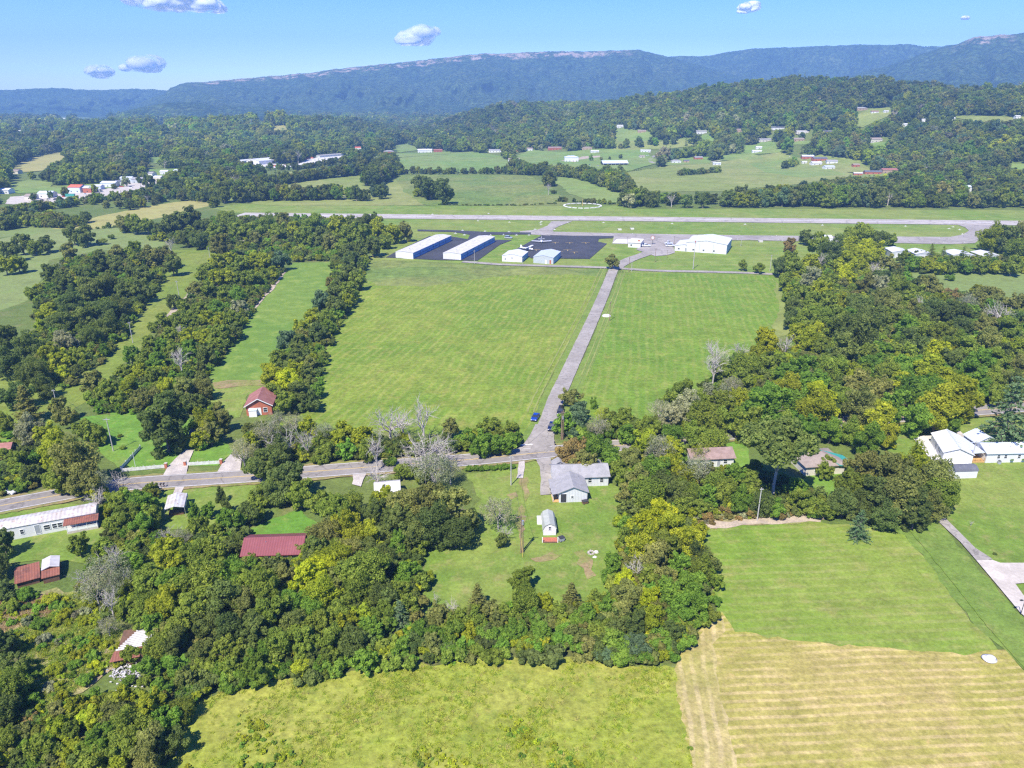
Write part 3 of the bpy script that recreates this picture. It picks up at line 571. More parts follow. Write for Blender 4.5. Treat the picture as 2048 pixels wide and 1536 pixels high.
# ---------------------------------------------------------------- clouds
def cloud_mat():
    m, nt, b, out = newmat("cloud_white")
    lw = nt.nodes.new("ShaderNodeLayerWeight"); lw.inputs[0].default_value = .5
    tc = nt.nodes.new("ShaderNodeTexCoord").outputs['Object']
    n = noise(nt, .004, 5, .6, tc)
    f = mth(nt, 'ADD', lw.outputs['Facing'], mth(nt, 'MULTIPLY', mth(nt, 'SUBTRACT', n, .5), 1.5))
    al = ramp(nt, f, .12, .92)
    d = nt.nodes.new("ShaderNodeBsdfDiffuse"); d.inputs[0].default_value = (1, 1, 1, 1)
    tl = nt.nodes.new("ShaderNodeBsdfTranslucent"); tl.inputs[0].default_value = (.92, .93, .95, 1)
    ms = nt.nodes.new("ShaderNodeMixShader"); ms.inputs[0].default_value = .28
    nt.links.new(d.outputs[0], ms.inputs[1]); nt.links.new(tl.outputs[0], ms.inputs[2])
    tr = nt.nodes.new("ShaderNodeBsdfTransparent"); m2 = nt.nodes.new("ShaderNodeMixShader")
    nt.links.new(al, m2.inputs[0]); nt.links.new(ms.outputs[0], m2.inputs[1]); nt.links.new(tr.outputs[0], m2.inputs[2])
    nt.links.new(m2.outputs[0], out.inputs[0]); nt.nodes.remove(b); return m
M['cloud'] = cloud_mat()
def ico(sub):
    import bmesh
    bm = bmesh.new(); bmesh.ops.create_icosphere(bm, subdivisions=sub, radius=1)
    v = np.array([p.co[:] for p in bm.verts]); f = np.array([[q.index for q in p.verts] for p in bm.faces]); bm.free(); return v, f
ICO3 = ico(3)
def cloud(px, py, w, h, seed, label, n=16, skew=0):
    Dd = 13000; u, y, z = ray(px, py); k = Dd / math.hypot(u, y); c = np.array([u * k, y * k, CH + z * k]); s = k / FPX
    rng = np.random.RandomState(seed); V = []; Fs = []; b = 0
    for i in range(n):
        t = rng.uniform(-1, 1); r = (.26 + .26 * rng.rand()) * (1 - .45 * abs(t)) * h * s * 1.5
        o = np.array([t * w / 2 * s * .8, rng.uniform(-.35, .35) * w * s * .3, (rng.uniform(-.1, .35) + skew * t) * h * s])
        d = ICO3[0]; wob = 1 + .10 * np.sin(d @ rng.randn(3) * 3 + i) + .05 * np.sin(d @ rng.randn(3) * 6)
        p = d * wob[:, None] * r * np.array([1.5, 1.3, .85]) + o; p[:, 2] = np.maximum(p[:, 2], -.34 * h * s)
        V.append(p); Fs.append(ICO3[1] + b); b += len(d)
    me = mesh_np('cloud', np.concatenate(V), np.concatenate(Fs).ravel(), 3, M['cloud'], True); o = link('cloud', me, None, c)
    rm = o.modifiers.new("merge", 'REMESH'); rm.mode = 'VOXEL'; rm.voxel_size = h * s * .045; rm.use_smooth_shade = True
    sm = o.modifiers.new("soften", 'SMOOTH'); sm.iterations = 10; sm.factor = .6
    return tag(o, label, 'cloud', 'small white clouds over the mountains')
cloud(350, 8, 205, 46, 1, "largest white cloud, cut by the top edge", 13, -.05)
cloud(835, 77, 95, 38, 2, "small puffy cloud above the middle of the long plateau", 8, .25)
cloud(287, 134, 92, 34, 3, "flat oval cloud, right one of the low pair", 8)
cloud(196, 148, 54, 26, 4, "small low cloud, left one of the low pair", 7)
cloud(1500, 20, 42, 20, 5, "small wispy cloud right of centre near the top", 6, .2)
cloud(1930, 37, 18, 8, 6, "tiny cloud over the right mountain", 7)
# ---------------------------------------------------------------- vegetation materials
def leaf_mat(name, inst=False, transl=.5):
    m, nt, b, out = newmat(name)
    if inst:
        at = nt.nodes.new("ShaderNodeAttribute"); at.attribute_type = 'INSTANCER'; at.attribute_name = 'tint'; base = at.outputs['Color']
        a2 = nt.nodes.new("ShaderNodeAttribute"); a2.attribute_type = 'INSTANCER'; a2.attribute_name = 'rnd'; rnd = a2.outputs['Fac']
    else:
        oi = nt.nodes.new("ShaderNodeObjectInfo"); base = oi.outputs['Color']; rnd = oi.outputs['Random']
    va = nt.nodes.new("ShaderNodeAttribute"); va.attribute_name = 'v'
    hs = nt.nodes.new("ShaderNodeHueSaturation")
    nt.links.new(base, hs.inputs['Color'])
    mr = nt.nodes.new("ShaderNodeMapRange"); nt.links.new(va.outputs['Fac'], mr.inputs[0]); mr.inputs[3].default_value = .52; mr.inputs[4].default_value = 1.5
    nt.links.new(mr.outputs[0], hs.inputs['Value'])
    mh = nt.nodes.new("ShaderNodeMapRange"); nt.links.new(va.outputs['Fac'], mh.inputs[0]); mh.inputs[3].default_value = .515; mh.inputs[4].default_value = .485
    nt.links.new(mh.outputs[0], hs.inputs['Hue'])
    col = hs.outputs[0]
    d = nt.nodes.new("ShaderNodeBsdfDiffuse"); nt.links.new(col, d.inputs[0])
    t = nt.nodes.new("ShaderNodeBsdfTranslucent")
    tc = mix(nt, 1.0, col, (1.25, 1.35, .6), 'MULTIPLY'); nt.links.new(tc, t.inputs[0])
    ms = nt.nodes.new("ShaderNodeMixShader"); ms.inputs[0].default_value = transl
    nt.links.new(d.outputs[0], ms.inputs[1]); nt.links.new(t.outputs[0], ms.inputs[2]); nt.links.new(ms.outputs[0], out.inputs[0])
    nt.nodes.remove(b); return m
M['leaf'] = leaf_mat("leaves"); M['leaf_i'] = leaf_mat("wood_leaves", True)
M['bark'] = hard_mat("tree_bark", (.17, .13, .10), (.24, .2, .165), 2.0, .95)
M['pale_bark'] = hard_mat("bleached_bark", (.42, .38, .33), (.52, .475, .42), 2.0, .95)
M['leaf_light_bark'] = hard_mat("grey_bark", (.30, .27, .23), (.4, .37, .32), 2.0, .95)
# ---------------------------------------------------------------- crown meshes (unit radius, centre height k)
def leaf_quads(rng, c, nrm, size, v, aspect=1.0):
    """one irregular quad per point"""
    n = len(c); nrm = nrm / np.linalg.norm(nrm, axis=1, keepdims=True)
    r = rng.randn(n, 3); u = np.cross(nrm, r); u /= np.linalg.norm(u, axis=1, keepdims=True) + 1e-9; w = np.cross(nrm, u)
    s = (size * (0.65 + .7 * rng.rand(n)))[:, None]
    q = [c + (u * a + w * b * aspect) * s * (.75 + .5 * rng.rand(n, 1)) + nrm * s * d for a, b, d in ((-.6, -.5, 0), (.6, -.45, .12), (.5, .6, 0), (-.5, .55, .12))]
    V = np.stack(q, 1).reshape(-1, 3); return V, np.repeat(v, 4)
NSUB = 12
def crown_mesh(name, seed, k=1.5, lobes=34, nleaf=6500, size=.062, lr=(.2, .42), zs=1.0, flat=-.55, fill=1.0, shape='round'):
    rng = np.random.RandomState(seed); L = []; R = []
    tries = 0
    while len(L) < lobes and tries < 4000:
        tries += 1; d = rng.randn(3); d /= np.linalg.norm(d)
        if d[2] < flat: continue
        rr = rng.uniform(*lr); rad_ = rng.uniform(.5, 1.08) - rr * .45
        if shape == 'umbrella': p = d * rad_ * np.array([1, 1, .55]) + np.array([0, 0, .25 * (1 - d[0] ** 2 - d[1] ** 2)])
        elif shape == 'column': p = np.array([d[0] * .35, d[1] * .35, rng.uniform(-1, 1)]); rr *= .8 * (1.15 - .45 * p[2])
        elif shape == 'low': p = d * rad_ * np.array([1, 1, .6])
        else:
            aa = math.atan2(d[1], d[0]); q = 1 + .22 * math.sin(2 * aa + seed) + .14 * math.sin(3 * aa + seed * 2.3) + .12 * math.sin(4 * d[2] + seed); p = d * rad_ * np.array([q, q, zs])
        if L and min(np.linalg.norm(p - q) for q in L) < rr * .42: continue
        L.append(p); R.append(rr)
    L = np.array(L); R = np.array(R); nl = len(L); V = []; A = []
    ns = max(4, int(NSUB * (nleaf / 7600) ** .5)); SL = []; SR = []; LV = []
    for i in range(nl):
        lv = (rng.rand() - .5) * .34
        for _ in range(ns):
            d = rng.randn(3); d /= np.linalg.norm(d); d[2] += .15
            rr = R[i] * rng.uniform(.30, .52) * (12 / ns) ** .3; p = L[i] + d * (R[i] - rr * .7) * rng.uniform(.85, 1.12)
            dl = np.linalg.norm(L - p, axis=1) / R; dl[i] = 9
            if dl.min() < .6: continue
            SL.append(p); SR.append(rr); LV.append(lv + (rng.rand() - .5) * .28)
    SL = np.array(SL); SR = np.array(SR); LV = np.array(LV); m = len(SL); per = (SR ** 2) / (SR ** 2).sum()
    cnt = np.maximum((nleaf * per * 2.1).astype(int), 3); ii = np.repeat(np.arange(m), cnt); n = len(ii)
    d = rng.randn(n, 3); d /= np.linalg.norm(d, axis=1, keepdims=True)
    p = SL[ii] + d * (SR[ii] * (1.08 - .38 * rng.rand(n) ** 1.5) * np.where(rng.rand(n) < .08, 1.25, 1))[:, None]
    keep = np.ones(n, bool)
    for a0 in range(0, n, 4000):
        q = np.linalg.norm(p[a0:a0 + 4000, None] - SL[None], axis=2) / SR[None]; q[np.arange(len(q)), ii[a0:a0 + 4000]] = 9
        keep[a0:a0 + 4000] = q.min(1) > .78
    out = p / (np.linalg.norm(p, axis=1, keepdims=True) + 1e-6); keep &= ((d * out).sum(1) > -.35) & (rng.rand(n) < fill)
    p = p[keep]; d = d[keep]; jj = ii[keep]
    nrm = d * 1.0 + rng.randn(len(p), 3) * .42 + np.array([0, 0, .25]); v = np.clip(.5 + LV[jj] + (rng.rand(len(p)) - .5) * .42, 0, 1)
    a, b = leaf_quads(rng, p, nrm, size * np.ones(len(p)), v); V.append(a); A.append(b)
    # inner leaf mass, so the crown is not hollow
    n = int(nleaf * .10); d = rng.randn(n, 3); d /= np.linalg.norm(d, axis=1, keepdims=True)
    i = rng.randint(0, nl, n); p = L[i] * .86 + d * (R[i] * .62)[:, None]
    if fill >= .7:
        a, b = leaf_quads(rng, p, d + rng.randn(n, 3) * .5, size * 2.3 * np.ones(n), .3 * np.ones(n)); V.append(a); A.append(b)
    V = np.concatenate(V); A = np.concatenate(A); V[:, 2] += k
    V = V[:]; V[:, 2] = np.maximum(V[:, 2], .03)
    me = mesh_np(name, V, np.arange(len(V)), 4, M['leaf']); fattr(me, 'v', A); me["k"] = k; return me, L + np.array([0, 0, k])
def tubes_mesh(name, segs, mat, n=5):
    V = []; Fq = []; b = 0; ang = np.arange(n) * 2 * math.pi / n
    for a, c, ra, rb in segs:
        a = np.array(a, float); c = np.array(c, float); d = c - a; d /= np.linalg.norm(d) + 1e-9
        u = np.cross(d, [0.3, 0.5, .81]); u /= np.linalg.norm(u) + 1e-9; w = np.cross(d, u)
        ring = np.cos(ang)[:, None] * u + np.sin(ang)[:, None] * w
        V.append(a + ring * ra); V.append(c + ring * rb)
        for i in range(n): Fq.append((b + i, b + (i + 1) % n, b + n + (i + 1) % n, b + n + i))
        b += 2 * n
    return mesh_np(name, np.concatenate(V), np.array(Fq).ravel(), 4, mat, True)
def trunk_mesh(name, L, k, mat, r0=.075, reach=.75, nb=9, seed=0, twist=.05):
    rng = np.random.RandomState(seed); segs = []; fork = np.array([rng.uniform(-.05, .05), rng.uniform(-.05, .05), k * .52])
    mid = fork * .5 + np.array([rng.uniform(-twist, twist), rng.uniform(-twist, twist), 0])
    segs += [((0, 0, -.08), (0, 0, .06), r0 * 1.5, r0 * 1.1), ((0, 0, .06), mid, r0 * 1.1, r0 * .9), (mid, fork, r0 * .9, r0 * .8)]
    idx = rng.permutation(len(L))[:nb]
    for i in idx:
        e = fork + (L[i] - fork) * reach; m1 = fork + (e - fork) * .45 + rng.randn(3) * .05 + np.array([0, 0, -.02])
        segs += [(fork, m1, r0 * .5, r0 * .32), (m1, e, r0 * .32, r0 * .14)]
        for _ in range(2):
            s = m1 + (e - m1) * rng.uniform(.2, .8); q = s + rng.randn(3) * .16 + np.array([0, 0, .08]); segs.append((s, q, r0 * .15, r0 * .06))
    return tubes_mesh(name, segs, mat)
def dead_mesh(name, seed, height=2.6, spread=1.0, mat=None, lv=4, r0=.05, upr=.5, nm=7):
    rng = np.random.RandomState(seed); T = []; B = []
    def grow(p, d, L, r, l, out):
        e = p
        for s in range(3):
            q = e + d * L / 3; out.append((e, q, r * (1 - s * .2), r * (1 - (s + 1) * .2))); e = q
            d = d + rng.randn(3) * .13 + np.array([0, 0, .05]); d /= np.linalg.norm(d)
            if l > 0:
                for _ in range(1 if s == 0 else 2):
                    dd = d + rng.randn(3) * .62; dd[2] += upr * .35; dd /= np.linalg.norm(dd)
                    grow(e, dd, L * rng.uniform(.48, .72), r * .5, l - 1, B)
    p = np.array([0, 0, 0.]); h = height * .38
    T.append((np.array([0, 0, -.1]), np.array([0, 0, h * .5]), r0 * 1.3, r0 * 1.05)); top = np.array([rng.uniform(-.06, .06), rng.uniform(-.06, .06), h]); T.append((np.array([0, 0, h * .5]), top, r0 * 1.05, r0))
    for i in range(nm):
        a = i * 2.4 + rng.uniform(-.4, .4); d = np.array([math.cos(a) * spread, math.sin(a) * spread, rng.uniform(.7, 1.9) * (1 + upr)]); d /= np.linalg.norm(d)
        s = top * rng.uniform(.62, 1.0); grow(s, d, height * rng.uniform(.3, .42), r0 * .62, 2 if lv > 3 else 1, B)
    tm_ = tubes_mesh(name + "_trunk", T, mat, 6); bm_ = tubes_mesh(name + "_branches", B, mat, 3); return tm_, bm_
def conifer_mesh(name, seed, k=1.35, layers=15, per=11, top=2.7, droop=.12, size=.07, dens=26, rmax=1.0, base=.25):
    rng = np.random.RandomState(seed); P_ = []; N_ = []; segs = [((0, 0, -.08), (0, 0, top * .55), .06, .035), ((0, 0, top * .55), (0, 0, top * .97), .035, .008)]
    for l in range(layers):
        t = l / (layers - 1); z = base + (top - base) * t; R_ = rmax * (1 - t) ** .8 * (.8 + .4 * rng.rand()) + .06
        for j in range(max(4, int(per * (1 - .5 * t)))):
            a = rng.rand() * 6.28; rr = R_ * rng.uniform(.7, 1.15); e = np.array([math.cos(a) * rr, math.sin(a) * rr, z - droop * rr + .1 * rng.randn() * .4]); s = np.array([0, 0, z])
            segs.append((s, e, .014, .004)); n = int(dens * (.35 + rr)); u = rng.uniform(.2, 1.03, n)
            pts = s + (e - s) * u[:, None] + rng.randn(n, 3) * np.array([.085, .085, .028]) * (1.25 - u)[:, None] * 1.3
            P_.append(pts); N_.append(np.tile([0, 0, 1.0], (n, 1)) + rng.randn(n, 3) * .45)
    P_ = np.concatenate(P_); N_ = np.concatenate(N_)
    V, A = leaf_quads(rng, P_, N_, size * np.ones(len(P_)), np.clip(.5 + rng.randn(len(P_)) * .2, 0, 1), .7)
    me = mesh_np(name, V, np.arange(len(V)), 4, M['leaf']); fattr(me, 'v', A); return me, tubes_mesh(name + "_trunk", segs, M['bark'], 4)
VAR = {}
VAR['B'] = []
for s in range(10):
    c, L = crown_mesh("broad_crown", 10 + s, 1.22, 36 + 4 * (s % 3), (8600, 7000, 9800)[s % 3], (.056, .066, .049)[s % 3], zs=(1.1, 1.3, .95, 1.4)[s % 4], lr=((.2, .42), (.16, .34), (.26, .5))[s % 3], flat=-.9); VAR['B'].append((c, trunk_mesh("broad_trunk", L, 1.22, M['bark'], seed=s), 1.22))
VAR['T'] = []     # tall umbrella with bare pale limbs
c, L = crown_mesh("umbrella_crown", 40, 1.95, 60, 11000, .045, lr=(.15, .3), shape='umbrella', flat=-.2); VAR['T'].append((c, trunk_mesh("umbrella_trunk", L, 1.95, M['leaf_light_bark'], r0=.052, nb=16, seed=4, reach=.95), 1.9))
VAR['S'] = []     # sparse, half-dead
for s in range(3):
    c, L = crown_mesh("sparse_crown", 50 + s, 1.5, 30, 6200, .04, fill=.42); t, b = dead_mesh("sparse", 60 + s, 2.35, 1.25, M['pale_bark'], r0=.05)
    VAR['S'].append((c, t, 1.5, b))
VAR['D'] = []     # bare
for s, (h, sp, up) in enumerate([(2.5, 1.1, .4), (2.4, 1.5, .2), (3.0, .6, .8), (2.6, .9, .5)]):
    t, b = dead_mesh("bare", 70 + s, h, sp, M['pale_bark'], r0=.058, upr=up, nm=9 if sp > 1 else 6); VAR['D'].append((None, t, 1.45, b))
VAR['U'] = []     # bush
for s in range(4):
    c, L = crown_mesh("bush_crown", 80 + s, .62, 22, 4200, .07, shape='low', flat=-.3); VAR['U'].append((c, trunk_mesh("bush_stem", L, .62, M['bark'], r0=.04, seed=s), .6))
VAR['V'] = []     # vine-clad column
c, L = crown_mesh("column_crown", 90, 1.2, 26, 5200, .06, shape='column'); VAR['V'].append((c, trunk_mesh("column_trunk", L, 1.2, M['bark'], r0=.07, seed=1), 1.15))
VAR['C'] = []     # layered conifer
for s in range(2): c, t = conifer_mesh("conifer_crown", 100 + s); VAR['C'].append((c, t, 1.2))
VAR['J'] = []     # ragged cedar
for s in range(2): c, t = conifer_mesh("cedar_crown", 110 + s, layers=20, per=15, top=2.5, droop=-.25, dens=24, rmax=.8, size=.075, base=.12); VAR['J'].append((c, t, 1.15))
TINT = {'d': (0.183, 0.228, 0.057), 'm': (0.246, 0.308, 0.049), 'g': (0.195, 0.315, 0.044), 'y': (0.339, 0.378, 0.034), 'Y': (0.432, 0.465, 0.028), 'o': (0.267, 0.28, 0.078), 'b': (0.153, 0.23, 0.109), 'p': (0.36, 0.37, 0.21), 'r': (0.329, 0.25, 0.09), 'k': (0.148, 0.201, 0.055)}
CNAME = {'d': 'dark green', 'm': 'mid-green', 'g': 'fresh green', 'y': 'yellow-green', 'Y': 'bright lime-yellow', 'o': 'olive', 'b': 'bluish green', 'p': 'pale grey-green', 'r': 'reddish green', 'k': 'deep green'}
KNAME = {'B': ('broadleaf_tree', 'broadleaf tree', 'tree'), 'T': ('spreading_tree', 'tall spreading tree with bare pale limbs', 'tree'), 'S': ('half_dead_tree', 'half-dead tree with thin leaves', 'tree'),
         'D': ('dead_tree', 'bare dead tree', 'dead tree'), 'U': ('bush', 'bush', 'bush'), 'V': ('vine_clad_tree', 'column-shaped vine-clad tree', 'tree'), 'C': ('conifer_tree', 'layered conifer', 'conifer'), 'J': ('cedar_tree', 'ragged cedar', 'conifer')}
PLACED = []       # world x, y, R of every individual tree
def tree_at(cx, cy, r, col, kind, vi, rng):
    """solve for the foot of a tree whose crown centre is seen at cx, cy with radius r photo pixels"""
    k = VAR[kind][vi % len(VAR[kind])][2]; R = r / 6.0
    for _ in range(8):
        p = G(cx, cy, k * R); zc = p.y * CP - (p.z - CH) * SP; R = r * zc / FPX
    return p.x, p.y, float(H(p.x, p.y)), R
REG = []          # (group phrase, list of tree tuples)
NUM = ['first', 'second', 'third', 'fourth', 'fifth', 'sixth', 'seventh', 'eighth', 'ninth', 'tenth', 'eleventh', 'twelfth', 'thirteenth', 'fourteenth', 'fifteenth', 'sixteenth', 'seventeenth', 'eighteenth', 'nineteenth', 'twentieth', 'twenty-first', 'twenty-second', 'twenty-third', 'twenty-fourth', 'twenty-fifth']
def region(phrase, spec):
    """spec: 'cx cy r colour kind' tuples as text"""
    out = []
    for s in spec.split(','):
        t = s.split()
        if len(t) < 4: continue
        out.append((float(t[0]), float(t[1]), float(t[2]), t[3], t[4] if len(t) > 4 else 'B'))
    REG.append((phrase, out))
region("in the group at the far left edge of the upper pasture", "20 502 17 d,45 490 16 d,92 484 17 d,10 530 17 y,36 528 15 m,68 496 13 m")
region("in the clump in the middle of the left pasture", "146 470 17 d,172 470 18 d,160 478 11 m,222 474 7 m U,205 484 9 m U,166 492 7 d U")
region("in the row between the ripe crop field and the pasture", "248 446 16 o,270 448 17 m,295 453 13 m")
region("in the tall grove at the end of the grass strip", "320 458 17 d,342 448 19 d,362 440 21 d,385 432 23 d,405 447 22 d,372 468 22 d,398 472 22 k,427 462 18 m,340 487 15 p D,452 432 22 m,455 458 18 d,478 460 20 m,440 490 24 o,497 462 19 m,533 448 24 m,557 466 18 m,568 444 16 o,512 480 14 o")
region("in the wood left of the long hangars", "590 460 16 y,610 478 18 m,627 448 23 m,642 474 20 d,660 490 17 o,677 455 21 y,697 474 19 m,705 448 18 d,735 446 23 d,722 472 20 m,757 458 18 y,745 490 20 d,785 468 17 y,808 466 15 o,770 480 15 m,690 497 18 m,600 502 14 y U,640 505 13 m U,670 508 12 g U")
region("in the big dark grove on the left", "100 548 18 d,130 562 24 d,165 540 22 d,197 524 24 d,230 526 22 d,262 534 22 d,287 548 20 d,142 598 26 k,180 572 28 d,215 564 26 d,250 574 26 d,280 582 20 d,122 638 26 d,165 628 28 d,205 618 28 k,240 612 24 d,216 648 26 d,178 668 24 d,138 502 16 o,112 532 12 p D,302 514 20 o,330 508 24 o,345 530 18 d,270 508 18 m,238 506 16 o,62 586 12 m")
region("along the lower edge of the dark grove", "98 622 20 y,130 680 24 p,98 700 24 y,152 702 22 m,122 722 20 y,75 745 20 y,128 750 13 y U")
region("in the dark mass of trees at the left edge", "12 665 28 d,52 690 32 d,12 720 32 k,62 742 32 d,22 782 32 k,84 768 24 d,52 806 34 o J,12 845 26 m,120 822 20 o,140 838 16 o,96 860 14 g U")
region("in the upper half of the brushy strip", "432 522 16 y,457 516 16 y,482 526 18 m,507 520 16 y,532 524 14 y,562 521 17 b,412 546 16 m,432 556 16 y,457 551 18 y,482 556 16 m,507 560 14 m,527 552 12 m,546 546 12 y,392 576 15 o,420 581 14 m,450 586 16 m,476 594 16 g,502 582 13 m,478 614 16 p,346 602 14 d,366 614 14 m,402 612 14 m,432 618 15 g")
region("in the lower half of the brushy strip", "306 652 11 m,328 642 14 m,352 642 14 m,382 640 16 m,412 636 16 y,440 638 15 y,466 640 16 m,472 662 15 d,360 662 12 p D,338 668 16 m,376 676 16 y,410 672 18 y,442 672 18 m,300 684 14 m,322 694 16 g,262 712 15 g,286 722 16 m,312 724 16 g,344 702 16 m,382 704 18 g,412 712 19 d,432 692 15 m,360 722 27 p D,250 740 15 m,280 744 16 y,306 750 16 m")
region("at the near end of the brushy strip", "186 762 22 o,214 782 20 m,258 772 24 y,292 790 26 o,332 772 24 y,368 778 28 o,402 772 24 o,350 802 24 d,386 804 20 d,244 802 18 m,320 812 16 m,205 808 14 g U")
region("in the tree line between the smooth strip and the big hay field", "694 506 15 d,718 500 16 d,706 522 17 k,700 546 18 d,682 562 17 d,714 562 16 m,668 588 18 d,696 586 18 m,642 606 18 b,672 614 18 d,692 602 14 y,626 632 18 y,652 640 17 m,602 656 15 y,632 666 19 k,572 682 21 b,602 690 20 d,556 712 18 m,592 716 20 d,617 702 15 m,636 702 12 g,590 742 18 y,614 744 18 d")
region("beside the brick house", "545 748 26 y,576 762 28 Y,540 782 20 m,602 790 26 d,622 802 18 k,572 804 22 m,636 780 14 g")
region("in the yards behind the white roadside fence", "328 850 50 k,407 848 27 y,398 876 20 y,172 858 22 m,192 870 20 m,240 872 5 m U,405 890 14 g U,60 862 28 p,92 872 22 y,440 838 24 o,420 868 22 o,20 868 16 g U")
region("overhanging the country road at the left", "116 902 36 y,150 926 50 o,112 958 28 m,170 962 34 o,198 966 22 p S,192 998 22 p D,36 930 20 m,60 948 20 d,20 960 14 g U,8 912 14 m,235 958 18 p D")
region("between the mobile home and the rusty carport", "236 1002 24 m,270 1000 22 g,294 1012 22 g,250 1030 26 m,282 1050 24 g,226 1052 18 m,306 1032 18 m,386 1020 15 g V,440 990 15 d V,452 1010 14 d V,496 1024 24 d,395 1058 22 m,430 1060 20 m,458 1042 22 g,337 1070 24 p D,362 1078 20 p S,156 1092 20 m,510 1022 18 m,415 1022 15 g")
region("in the dark clump beside the country road", "528 926 34 d,576 956 40 k,597 986 30 m,556 905 28 d,545 978 30 d,520 990 22 m,566 885 30 p D,612 884 27 p D,486 905 26 p S,530 862 24 p S,500 885 18 y")
region("in the row of pale thin trees along the hay field", "588 845 20 p S,556 838 18 p S,620 858 18 y,648 862 20 p S,690 868 22 y,682 888 20 y,656 900 20 m,735 902 20 m,722 872 22 y,778 838 36 p D,806 846 26 p D,846 836 36 p D,752 908 28 p D,700 905 16 g U,640 918 16 m U,900 856 16 o,800 895 16 d,765 880 14 k")
region("around the tall grey dead trees by the road", "851 892 40 p D,866 936 36 p S,836 915 30 p D,885 905 28 p D,755 950 26 p D,900 940 22 p S,810 945 22 m U,850 955 20 m U,780 925 14 g U")
region("left of the access road junction", "940 880 18 g,965 862 16 m,984 850 21 m,1020 858 18 m,968 890 22 g,1003 887 22 g,950 900 14 g U,1030 880 14 g,990 902 12 g U,1012 903 10 Y U,930 888 14 m")
region("right of the access road junction", "1143 792 20 o,1160 822 20 b,1187 806 11 g V,1161 848 17 b,1195 854 22 p S,1228 850 20 m,1250 842 20 m,1215 868 18 g U,1178 868 18 g U,1148 868 13 b,1255 870 18 g,1205 832 15 y S")
region("behind the grey-roofed house", "1146 902 32 r,1126 918 18 r,1182 898 32 g,1205 902 26 g,1170 928 22 o,1225 918 20 g,1236 940 18 m")
region("in the wood between the grey-roofed house and the cottage", "1294 886 32 y,1314 896 30 p S,1260 916 23 o,1345 905 24 y,1273 956 28 o,1305 946 32 g,1338 930 28 y,1260 982 24 o,1292 984 32 m,1326 968 32 d,1352 982 26 d,1245 955 18 m,1370 950 24 y,1376 982 24 m")
region("in the wood corner beside the lawn and the grass field", "1322 1028 30 Y,1300 1052 40 Y,1345 1062 38 y,1370 1086 34 y,1268 1072 28 m,1290 1090 34 y,1336 1098 36 m,1390 1108 28 k,1309 1118 36 o,1226 1122 18 g,1274 1136 24 p D,1250 1164 26 Y,1358 1134 28 g,1400 1142 30 m,1386 1166 28 g,1330 1160 28 o,1258 1188 32 o,1295 1196 26 Y,1342 1196 32 g,1388 1196 30 g,1358 1224 30 g,1396 1224 22 g,1243 1226 28 o,1272 1252 25 k,1300 1240 28 y,1400 1180 20 d,1320 1225 24 o,1330 1262 22 g U,1382 1248 20 g U,1215 1150 14 g")
region("in the thicket below the barn shed lawn", "1195 1200 20 m,1143 1192 22 o J,1092 1204 18 y,1040 1160 28 m,1048 1200 30 m,955 1196 24 o J,983 1222 22 o,880 1232 22 o,872 1196 10 p D,920 1238 22 m,1010 1228 22 m,1120 1222 20 m,1070 1232 20 g,1170 1225 20 g,1216 1218 18 g,905 1210 14 p D,940 1232 16 o J")
region("along the front of the bottom thicket", "840 1262 24 g U,880 1268 26 g U,930 1268 26 y U,980 1268 26 g U,1030 1262 26 g U,1080 1266 26 g U,1130 1272 26 g U,1160 1246 28 g U,1195 1262 26 m U,1235 1288 28 g U,1272 1294 28 b U,1315 1284 28 g U,1358 1272 22 y U,1286 1312 22 g U,1248 1318 20 g U,1210 1312 20 b U,1330 1305 18 y U,1000 1292 18 g U,1050 1292 18 y U,1100 1296 18 g U,950 1296 18 m U,900 1300 18 g U,850 1298 18 y U,1160 1296 18 g U")
region("right of the red-roofed house", "692 1054 34 y,650 1068 30 o,737 1064 26 y,668 1018 34 m T,700 1008 26 m,640 1006 22 m,764 1022 28 d,668 1118 30 y,646 1136 30 Y,620 1160 34 Y,700 1100 26 o,640 1190 34 y,622 1218 26 g,612 1108 18 m,740 1098 26 d,625 1080 18 o,780 1062 22 d,778 1014 20 y,748 1012 16 m,770 986 13 y,802 994 16 m,752 992 11 m U")
region("in the big dark clump left of the lawn", "856 1000 44 o,900 1022 42 o,812 1010 36 o,868 1050 42 k,910 1062 32 k,828 1068 36 d,800 1086 22 g,842 1092 18 m,770 1000 22 y,930 1040 24 k,800 1040 28 d")
region("left of the barn shed lawn", "731 1142 46 m,760 1122 30 d,716 1178 32 m,782 1128 26 d,818 1150 22 g,850 1158 18 y U,832 1176 15 Y U,798 1184 22 m,767 1226 26 m,800 1232 24 b C,826 1240 16 g U,768 1186 26 d,805 1160 18 g")
region("in the dense wood below the red-roofed house", "337 1118 38 y,382 1112 34 m,430 1108 30 m,300 1160 36 m,345 1168 40 g,400 1166 42 m,452 1150 34 g,330 1208 38 y,384 1214 40 m,436 1204 38 d,488 1160 30 m,537 1180 40 m,532 1226 38 m,490 1204 32 o,584 1204 30 g,590 1250 30 d,640 1246 30 m,676 1226 28 m,360 1256 34 m,412 1256 34 d,462 1256 34 k,512 1266 34 d,560 1284 34 m,612 1292 32 m,662 1280 30 m,706 1280 30 d,460 1304 30 m,412 1300 28 d,744 1262 26 g,520 1308 26 g,300 1205 28 m,268 1132 24 g,250 1180 24 m,570 1150 20 o,600 1130 14 y,500 1126 13 g,588 1090 17 y,598 1106 14 o,556 1128 12 g")
region("along the edge of the bottom meadow", "440 1342 22 g U,480 1346 22 m U,522 1350 22 g U,562 1338 22 g U,604 1338 22 y U,646 1330 22 g U,688 1322 22 g U,730 1312 22 g U,772 1302 22 y U,812 1292 22 g U,396 1352 24 m U,352 1340 24 g,700 1302 22 m U,620 1312 22 m U")
